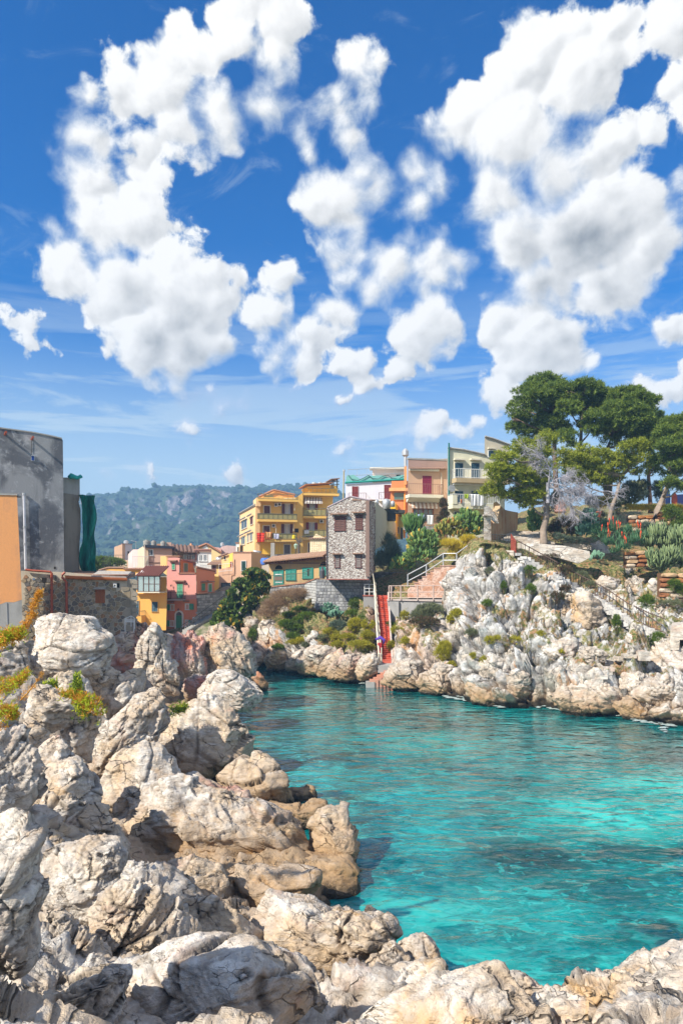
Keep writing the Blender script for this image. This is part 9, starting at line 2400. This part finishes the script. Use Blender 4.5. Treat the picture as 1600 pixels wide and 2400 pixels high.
def build_bushes():
 GB = 'shrubs on the rocky slopes'
 # big fig
 bush('big glossy green fig bush with orange leaves beside the grey wall steps', c12, [(1270,690,170,90),(1400,740,120,90),(1260,640,40,50),(1100,860,150,110),(1300,900,180,140),(1000,1000,140,110),(1180,1080,190,150),(900,1180,150,120),(1050,1250,180,150),(800,1340,140,120),(950,1440,200,120),(720,1470,110,90),(1420,900,100,120),(1100,1440,120,110)], L_FIG, 5600, 'broad', .30, 63.5, 'fig_bush', seed=3, flat=.9, shell=.5)
 bush('low green growth under the right side of the fig bush', c12, [(1480,1080,90,40),(1420,1120,60,40)], L_GRN, 260, size=.16, Y=62.5, seed=4, group=GB)
 bush('round straw coloured dry brush below the tavern retaining wall', c3, [(620,1320,150,60),(520,1400,130,60),(440,1480,90,45),(720,1300,90,50),(780,1290,60,40)], L_DRY, 1500, size=.34, Y=59.5, per=10, width=.022, seed=5, group=GB, radial=1.2)
 bl = [
     ('rich green shrub just below the straw coloured brush', [(430,330,55,25),(350,365,55,18)], L_GRN, 420), ('dark green mat of shrubs left of the prickly pear', [(450,400,70,28),(400,460,60,30),(480,370,60,22)], L_GRN, 620),
     ('round bright green shrub low on the left slope', [(330,430,50,28)], L_GRN, 320), ('deep green tongue of growth above the grey ribbed boulders', [(380,520,45,25)], L_GRN, 260),
     ('dark shrub tucked against the tall retaining wall', [(825,290,50,45)], L_PINED, 420), ('mid green shrub beside the concrete block', [(800,360,50,28),(860,380,20,40)], L_GRN, 380),
     ('round bright yellow green bush left of the red stairs', [(822,440,50,48)], L_YEL, 520), ('yellow bush touching the left rail of the red stairs', [(912,440,42,38)], L_YEL, 420),
     ('pale yellow bush lower beside the red stairs', [(910,515,46,32)], L_YEL, 320), ('blue green mound in the middle of the left slope', [(700,445,60,38)], L_GRY, 420),
     ('golden spreading shrub above the grooved boulders', [(650,490,60,32),(690,530,40,25)], L_YEL, 420), ('thin yellow shrub between grey boulders', [(770,525,50,22)], L_YEL, 260),
     ('yellow tuft above the orange pink boulder', [(700,580,45,25)], L_YEL, 220), ('long yellow green fringe above the orange pink boulder', [(850,575,80,22),(930,600,25,20)], L_YEL, 380),
     ('yellow green fringe over the far cream boulder', [(390,560,60,16),(440,545,40,15)], L_YEL, 260), ('green tuft above the far cream boulder', [(275,595,40,18)], L_GRN, 200),
     ('light green shrub among the small boulders', [(560,430,35,24),(500,470,45,22)], L_OLI, 320), ('olive patch at the lower middle of the slope', [(590,525,40,22),(470,580,30,18)], L_OLI, 240),
     ('narrow dark green growth at the far left gully', [(95,520,28,55)], L_GRN, 240), ('green shrub above the left gully', [(120,470,30,30)], L_OLI, 160),
     ('large grey green domed shrub on the platform edge', [(1345,335,100,48),(1290,370,80,40)], L_OLI, 1300), ('brown twiggy skirt under the grey green domed shrub', [(1310,420,110,38)], L_BRN, 500),
     ('gold tipped shrub at the left of the domed shrub', [(1210,325,40,28),(1170,370,28,28)], L_YEL, 320), ('green creeper right of the top of the red stairs', [(1065,460,38,42)], L_GRN, 300),
     ('yellow spray hanging right of the red stairs', [(1115,475,38,30)], L_YEL, 240), ('small yellow bush by the lower red stairs', [(1072,590,22,38)], L_YEL, 160),
     ('yellow green tuft on the cliff below the domed shrub', [(1170,550,26,22)], L_YEL, 120), ('tall golden shrub in the cleft of the cliff', [(1430,640,50,55),(1450,590,36,36)], L_YEL, 520),
     ('small golden tuft above the rounded white boulder', [(1500,720,22,16)], L_YEL, 80), ('orange yellow growth at the platform end', [(1530,350,34,24),(1500,400,30,30)], L_YEL, 220)]
 for i, (lab, lb, m, n) in enumerate(bl): bush(lab, c6, lb, m, n, size=.17, seed=20 + i, group=GB, per=9)
 cl = [('rounded olive tuft high on the left of the cliff', [(180,795,42,28)], L_OLI, 170), ('yellow tuft beside the olive tuft on the cliff', [(298,842,32,24)], L_YEL, 130), ('small yellow tuft just right of its twin on the cliff', [(346,830,22,16)], L_YEL, 70),
     ('yellow tuft under the middle of the cliff', [(460,840,42,28)], L_YEL, 150), ('tiny yellow tuft at the foot of the conical crag', [(640,797,26,14)], L_YEL, 70), ('hanging yellow bush low on the cliff', [(270,985,38,42)], L_YEL, 200),
     ('small yellow tuft left of the hanging yellow bush', [(190,945,18,16)], L_YEL, 60), ('yellow tuft just above the waterline at the left', [(46,1005,20,14)], L_YEL, 60), ('brown tuft beneath the ruined gate', [(300,385,28,20)], L_OLI, 110),
     ('green tuft under the limewashed block', [(565,378,48,24)], L_GRN, 170), ('trailing green weeds in the upper cliff crack', [(390,495,18,42)], L_GRN, 140), ('dark tuft at the left shoulder of the cliff', [(282,600,32,24)], L_GRN, 130),
     ('green weeds above the rusty streak', [(570,510,32,36)], L_GRN, 140), ('ochre tuft on the right face of the cliff', [(765,922,16,14)], L_YEL, 60), ('yellow shrub at the far left of the white cliff', [(18,900,28,46)], L_YEL, 200),
     ('bright yellow patch where the cliff meets the platform', [(80,672,46,20),(45,700,25,20)], L_YEL, 200), ('green bush behind the lower slope railing', [(1330,590,50,46)], L_GRN, 300), ('dark ivy strip beside the conical crag', [(1130,740,24,70),(1085,650,24,40)], L_GRN, 300),
     ('long grassy bank above the carved steps', [(1330,850,80,34),(1400,820,40,30),(1270,880,34,26)], L_GRN, 520), ('thick green growth below the reddish dry stone wall', [(1500,500,55,40),(1550,540,50,30)], L_GRN, 420),
     ('brown green grass behind the top of the slope railing', [(700,300,60,26),(790,380,50,30)], L_BRN, 300), ('dry grass by the middle of the slope railing', [(900,420,50,30),(960,480,40,26)], L_OLI, 300),
     ('dark weeds around the foot of the conical crag', [(740,560,50,40),(800,500,34,22)], L_BRN, 300), ('pale dry grass under the broken dry stone wall', [(1400,600,70,26),(1500,600,60,26)], L_OLI, 300)]
 for i, (lab, lb, m, n) in enumerate(cl): bush(lab, c7, lb, m, n, size=.13, seed=60 + i, group=GB, per=9)
 # shrubs around the upper stairs
 bush('tall feathery grey green bush against the cream wall', c4, [(470,1000,85,110),(450,1120,70,70),(440,900,45,60),(530,1080,55,90)], L_GRY, 1500, size=.5, width=.035, Y=60.5, seed=90, group=GB, up=.9, per=8, radial=.9)
 bush('brown green creeper hanging beside the tan house balcony', c4, [(965,620,36,70),(975,700,40,60),(950,740,45,40)], L_BRN, 700, size=.20, Y=70, seed=91, group=GB)
 bush('yellow grass glowing behind the upper railing', c4, [(1020,960,90,30),(1180,920,60,26),(1100,1000,70,28),(1060,1040,50,22),(1220,955,50,24)], L_GRS, 1100, size=.32, width=.03, Y=58.5, seed=92, group=GB, up=1.2, name='grass_clump', cat='grass')
 GP = 'prickly pears on the slopes'
 prickly('dense prickly pear thicket below the tan house', c4, [(800,900,100,60),(740,960,90,70),(860,980,90,70),(720,1060,90,60),(820,1060,80,60)], L_CAC, 620, .42, 1, 59, group=GP)
 prickly('low prickly pear mat left of the pink staircase', c4, [(600,1120,80,50),(540,1160,50,30),(660,1150,60,40)], L_CAC, 230, .40, 2, 60, group=GP)
 prickly('tall yellowing prickly pear left of the ruined gate', c4, [(1180,750,110,70),(1250,800,60,70),(1200,840,90,50),(1150,700,40,40)], L_CAC, 420, .44, 3, 60, group=GP)
 prickly('prickly pear with brown pads under the cream house', c4, [(1030,800,90,55),(960,850,70,50),(1080,870,70,50)], leaf_mat('yellowing_cactus', C(.14, .18, .04), C(.40, .36, .08), C(.45, .22, .06), .15, .05), 360, .42, 4, 60, group=GP)
 prickly('blue green prickly pear in the middle of the left slope', c6, [(640,340,60,45),(620,300,30,25),(690,370,50,30),(560,420,40,20)], L_CACB, 200, .34, 5, group=GP)
 prickly('single large paddle cactus standing below the pale parapet', c5, [(928,1410,50,38)], L_CACB, 22, .42, 6, group=GP, parts=True, off=.4)
 prickly('blue green prickly pear bush under the dead tree', c5, [(870,1130,60,70),(840,1210,60,50)], L_CACB, 300, .38, 7, 55, group=GP)
 prickly('shaded paddle cactus behind the leaning pine trunk', c5, [(480,1130,50,55),(470,1200,40,30)], L_CAC, 120, .5, 8, 57, group=GP)
 prickly('sunlit prickly pear thicket on the orange terrace', c5, [(1170,960,80,60),(1230,900,50,50),(1150,1010,60,30)], L_OLI, 360, .42, 9, 60, group=GP)
 # candelabra euphorbia
 rr = random.Random(4)
 def candel(label, f, lobes, Y, n, L, mat, seed, name='candelabra_cactus'):
  rs = np.random.RandomState(seed); rr = random.Random(seed)
  lb = px_lobes(f, lobes, Y, .8); base = min((Vector(c) - Vector((0, 0, r[2])) for c, r in lb), key=lambda v: v.z)
  root = thing(name, base, label, 'cactus', 'candelabra cacti'); P, D = lobe_points(rs, lb, n, .7, .3); mb = MB()
  for p, d in zip(P, D):
   p = Vector(p); u = (Vector(d) * .5 + Vector((rr.gauss(0, .25), rr.gauss(0, .25), 1))).normalized(); l = L * rr.uniform(.6, 1.2)
   mb.tube([p - u * l * .4 + Vector(d) * -.1, p, p + (u + Vector((0, 0, .5))).normalized() * l * .6], [.05, .055, .025], 5)
  mb.build('arms', mat, root, smooth=True)['kind'] = 'stuff'
 candel('upright candelabra cactus hedge under the tan house terrace', c4, [(660,790,45,50),(700,800,50,60),(755,800,40,50)], 63, 320, 1.3, leaf_mat('euphorbia_green', C(.04, .11, .03), C(.13, .24, .05), None, 0, .05), 1)
 eu = leaf_mat('pale_euphorbia', C(.08, .12, .05), C(.24, .30, .13), None, 0, .05)
 candel('pale spreading candelabra cactus right of the red aloes', c5, [(1400,1230,80,60),(1330,1290,60,40),(1450,1300,80,50)], 51, 420, .8, eu, 2)
 candel('lower candelabra cactus clump above the reddish dry wall', c5, [(1400,1440,90,55),(1470,1400,70,60),(1340,1400,50,50)], 48, 420, .7, eu, 3)
 candel('candelabra cactus at the right edge of the garden', c5, [(1540,1260,70,70),(1560,1400,70,70)], 49, 380, .8, eu, 4)
 # aloes
 ra = random.Random(9); G = 'red flowering aloes'
 spots = [(1060,1190,'leftmost red flowering aloe under the curved pine'),(1110,1230,'aloe rosette second from the left with two red spikes'),(1000,1240,'low aloe rosette at the left foot of the group'),(1090,1290,'aloe rosette above the white limestone knob'),(1160,1220,'tall aloe in the middle of the group'),(1190,1290,'aloe rosette right of the white limestone knob'),(1240,1300,'aloe at the right foot of the group'),(1230,1240,'aloe with a leaning red spike at the right'),(1150,1340,'single aloe rosette below the others'),(1080,1350,'small aloe rosette lowest in the group'),(1290,1260,'aloe next to the pale candelabra cactus'),(1030,1300,'aloe hanging over the white limestone knob')]
 for i, (x, y, lab) in enumerate(spots):
  Y = 52.5 - (y - 1180) / 60.0; c = W(*c5(x, y), Y); root = thing('aloe', c, lab, 'aloe', G)
  mb = MB()
  for q in range(4): spikes_cluster(mb, c + Vector((ra.uniform(-.5, .5), ra.uniform(-.3, .3), ra.uniform(-.2, .2))), 18, .7, .05, ra)
  mb.build('leaves', L_ALO, root)
  if i < 9:
   mb = MB()
   for q in range(2):
    b = c + Vector((ra.uniform(-.8, .8), ra.uniform(-.3, .3), .35)); t = b + Vector((ra.uniform(-.12, .12), 0, ra.uniform(.45, .75))); mb.tube([b, b.lerp(t, .55), b.lerp(t, .7), t], [.015, .02, .055, .015], 6)
   mb.build('flower_spikes', L_RED, root)
 gl = [('brown and green undergrowth behind the pale parapet', [(700,1170,110,70),(620,1210,60,50),(780,1210,60,50)], L_BRN, 55.5, 1100, .18), ('low blue green ground plants at the base of the leaning pine', [(680,1265,60,28),(780,1275,60,24),(640,1240,30,20)], L_GRY, 54.5, 380, .16),
      ('dark leafy bush at the right edge above the cactus', [(1500,1110,60,70),(1540,1180,60,70),(1470,1060,40,40)], L_PINED, 55, 900, .22), ('ivy strip hanging on the reddish dry wall', [(1500,1600,45,40),(1560,1640,40,40)], L_GRN, 44.8, 420, .14),
      ('grey green olive shrub against the sky between the pines', [(1190,890,70,50),(1250,940,60,50),(1280,870,40,40)], L_GRY, 62, 800, .2), ('thin grey shrub behind the slender pine', [(1370,900,40,60),(1400,950,40,50)], L_GRY, 63, 360, .2),
      ('dry yellow bush beside the flower pots', [(1000,990,60,30),(960,1010,40,24)], L_GRS, 59, 360, .24), ('mounded dry bush behind the curved pine trunk', [(1090,1040,60,50),(1060,1000,40,30)], L_OLI, 58, 500, .18),
      ('pink flowered cactus clump left of the curved pine', [(900,1010,50,60),(950,1100,60,40)], L_OLI, 57.5, 420, .18), ('green bush behind the dead tree trunk', [(590,1010,50,60),(640,960,40,50)], L_GRY, 58, 420, .2),
      ('spiky aloe mix between the aloes and the candelabra cactus', [(1250,1180,60,40),(1320,1190,40,34)], L_GRY, 53, 420, .24), ('green shrub left of the aloes', [(940,1210,60,50),(1000,1170,40,34)], L_ALO, 54, 520, .22)]
 for i, (lab, lb, m, Y, n, s) in enumerate(gl): bush(lab, c5, lb, m, n, size=s, Y=Y, seed=120 + i, group='garden plants on the terrace', per=9)
 # yellow terrace edge grass
 bush('strip of golden grass along the top of the orange walls', c5, [(1200,1040,60,10),(1300,1042,70,10),(1400,1040,60,10),(1520,1045,70,12)], L_GRS, 900, size=.3, width=.03, Y=59.5, seed=140, name='grass_clump', cat='grass', up=1.2, stem=False)
 # pots
 pm = simple('terracotta_pot', C(.60, .14, .05), .8)
 for i, (x, y, r_, lab) in enumerate(((890, 1070, .32, 'left terracotta flower pot on the garden terrace'), (932, 1072, .38, 'red terracotta flower pot beside the golden bush'))):
  c = W(*c5(x, y), 57); o = MB().tube([c - Vector((0, 0, .4)), c, c + Vector((0, 0, .02)), c + Vector((0, 0, .1))], [r_ * .7, r_, r_ * 1.15, r_ * 1.15], 12).build('flower_pot', pm, origin=c - Vector((0, 0, .4)), smooth=False); tag(o, lab, 'flower pot', 'terracotta pots')
 # boards and fence behind the terrace
 def board(x0, y0, x1, y1, Y, m, label):
  a, b = W(*c14(x0, y0), Y), W(*c14(x1, y1), Y); w = abs(b.x - a.x) / 2; cx_ = (a.x + b.x) / 2; h = a.z - b.z; vs_ = []
  prof = [(0, .0), (.45, .06), (.85, .2), (1, .45), (.92, .7), (.6, .9), (0, 1)]
  pts = [Vector((cx_ + w * q, Y, b.z + h * t)) for q, t in prof] + [Vector((cx_ - w * q, Y, b.z + h * t)) for q, t in prof[-2:0:-1]]
  o = MB().prism(pts, Vector((0, .08, 0))).build('surfboard', m, origin=(cx_, Y, b.z)); tag(o, label, 'surfboard', 'boards behind the terrace'); return o
 bm_ = simple('board_red', C(.62, .10, .05), .5); bb = simple('board_blue', C(.10, .18, .55), .5); bw = simple('board_white', C(.7, .7, .75), .5)
 o = board(1388, 478, 1478, 722, 62, bm_, 'red board leaning against the blue panel'); o2 = board(1300, 440, 1372, 725, 62.2, bb, 'blue board left of the red board'); board(1228, 560, 1296, 725, 62.1, simple('board_pink', C(.6, .3, .28), .5), 'short pinkish board behind the leaning pine')
 f = Fac((1572, 63), (1640, 63)); house('blue_panel', f, [c14(1465, 520), c14(1700, 500), c14(1700, 720), c14(1465, 722)], .15, simple('violet_blue_panel', C(.14, .15, .42), .6), 'violet blue panel at the right edge of the terrace', 'panel', wallname='sheet')
 f = Fac((1380, 63), (1412, 63)); r = thing('garden_fence', W(1395, 1182, 63), 'grey sheet fence behind the flower pots', 'fence')
 for k in range(5): slab('fence_panel', f, *c14(130 + k * 42, 535), *c14(130 + k * 42 + 39, 660), 0, .04, simple('lilac_grey_sheet', C(.45, .42, .45), .7), r)
 f = Fac((1296, 62), (1325, 62)); house('pink_shed', f, [c5(620, 985), c5(660, 965), c5(700, 990), c5(705, 1062), c5(620, 1062)], 2, plaster('rose_render', C(.62, .36, .32), None, .3), 'small rose coloured shed behind the dead tree', 'shed')
 # distant green trees left of the yellow house
 tree('bushy_tree', 'rounded bright green tree right of the green scaffold net', c11, [(180,560,90,60),(280,560,80,60),(150,650,80,80),(250,660,90,80),(360,600,60,40),(420,560,60,40),(520,560,70,35),(580,590,60,35),(340,680,60,60)], 92, [(240,800),(240,700),(240,620)], leaf_mat('bright_tree_leaves', C(.06, .12, .02), C(.22, .30, .05)), 2600, 8, .34, .10, .2, seed=31, jit=1.5)  # bright green leaf tones, varied at random

def weeds():
 wm = leaf_mat('orange_weed', C(.55, .22, .03), C(.75, .42, .05)); wy = leaf_mat('lime_weed', C(.30, .42, .02), C(.62, .62, .03)); st = simple('weed_stem', C(.50, .26, .06), .8)
 rr = random.Random(3); rs = np.random.RandomState(3)
 def sprig(label, pts, Y, n, L, mats, seed, wd=.02, spread=.10):
  rs = np.random.RandomState(seed); P = [W(*c8(x, y), Y) for x, y in pts]
  root = thing('weed', P[0], label, 'weed', 'orange and lime weeds on the left rocks')
  MB().tube(P, .018, 5, .006).build('stem', st, root)
  ns = len(P) - 1; ts = rs.rand(n) * ns; A = np.array([tuple(P[int(t)].lerp(P[int(t) + 1], t - int(t))) for t in ts]) + rs.randn(n, 3) * spread * (.3 + .7 * (1 - ts / ns))[:, None]
  d = rnd_unit(rs, n)
  k = int(n * .5)
  for nm, (a, b), m in (('leaves', (0, k), mats[0]), ('sprays', (k, n), mats[1])):
   V, Fc = tufts(rs, A[a:b], d[a:b], 7, L, wd, .5, .8, .5); np_obj(nm, V, Fc, m, parent=root, smooth=False)
 sprig('tall feathery orange weed arching over the white boulder', [(-10,300),(60,270),(110,240),(165,185),(195,120),(215,60),(235,10)], 11, 260, .055, (wm, wm), 1, .012, .06)
 sprig('thick lime and orange weed at the left edge', [(-20,320),(20,290),(60,265),(100,270),(130,250)], 10.8, 240, .07, (wy, wm), 2, .016, .09)
 sprig('drooping orange weed beside the rounded white stone', [(-20,580),(40,560),(90,545),(130,520),(160,480)], 12, 220, .07, (wy, wm), 3, .014, .09)
 sprig('lime weed low at the left edge', [(-20,730),(20,720),(60,700),(90,740)], 11.5, 200, .07, (wy, wm), 4, .016, .10)
 sprig('thin dry twig crossing above the rounded white stone', [(120,640),(160,600),(200,550),(250,480)], 13, 60, .05, (wm, wm), 5, .008, .04)
 sprig('bright lime weed with reddish stems between two boulders', [(500,720),(470,680),(450,620),(440,560),(445,500)], 19.5, 200, .12, (wy, L_GRN), 6, .03, .14)
 sprig('spreading lime weed right of the rounded white stone', [(560,700),(520,660),(480,640),(430,610),(350,600)], 19.3, 260, .13, (wy, wm), 7, .03, .15)
 sprig('green weed tuft in the gap left of the domed boulder', [(1000,700),(1020,695),(1045,690),(1070,680)], 25, 90, .14, (L_GRN, wy), 8, .035, .12)
 sprig('small lime tuft under the huge white boulder', [(270,560),(290,550),(310,555)], 21, 80, .12, (wy, L_GRN), 9, .03, .12)
build_bushes(); weeds()
# ---------------------------------------------------------------- air
def haze():
 t = bpy.data.materials.new('sea_haze'); t.use_nodes = True; nt = t.node_tree
 for n in list(nt.nodes): nt.nodes.remove(n)
 o = nt.nodes.new('ShaderNodeOutputMaterial'); v = nt.nodes.new('ShaderNodeVolumePrincipled')
 v.inputs['Color'].default_value = (0.34, 0.62, 1.0, 1); v.inputs['Density'].default_value = 0.00074; v.inputs['Anisotropy'].default_value = 0.0
 nt.links.new(v.outputs[0], o.inputs['Volume'])
 ob = MB().box((0, 800, 62), (3600, 1700, 134)).build('haze', t)
 tag(ob, 'pale blue sea air between the cove and the mountain', 'haze', kind='stuff')
haze()
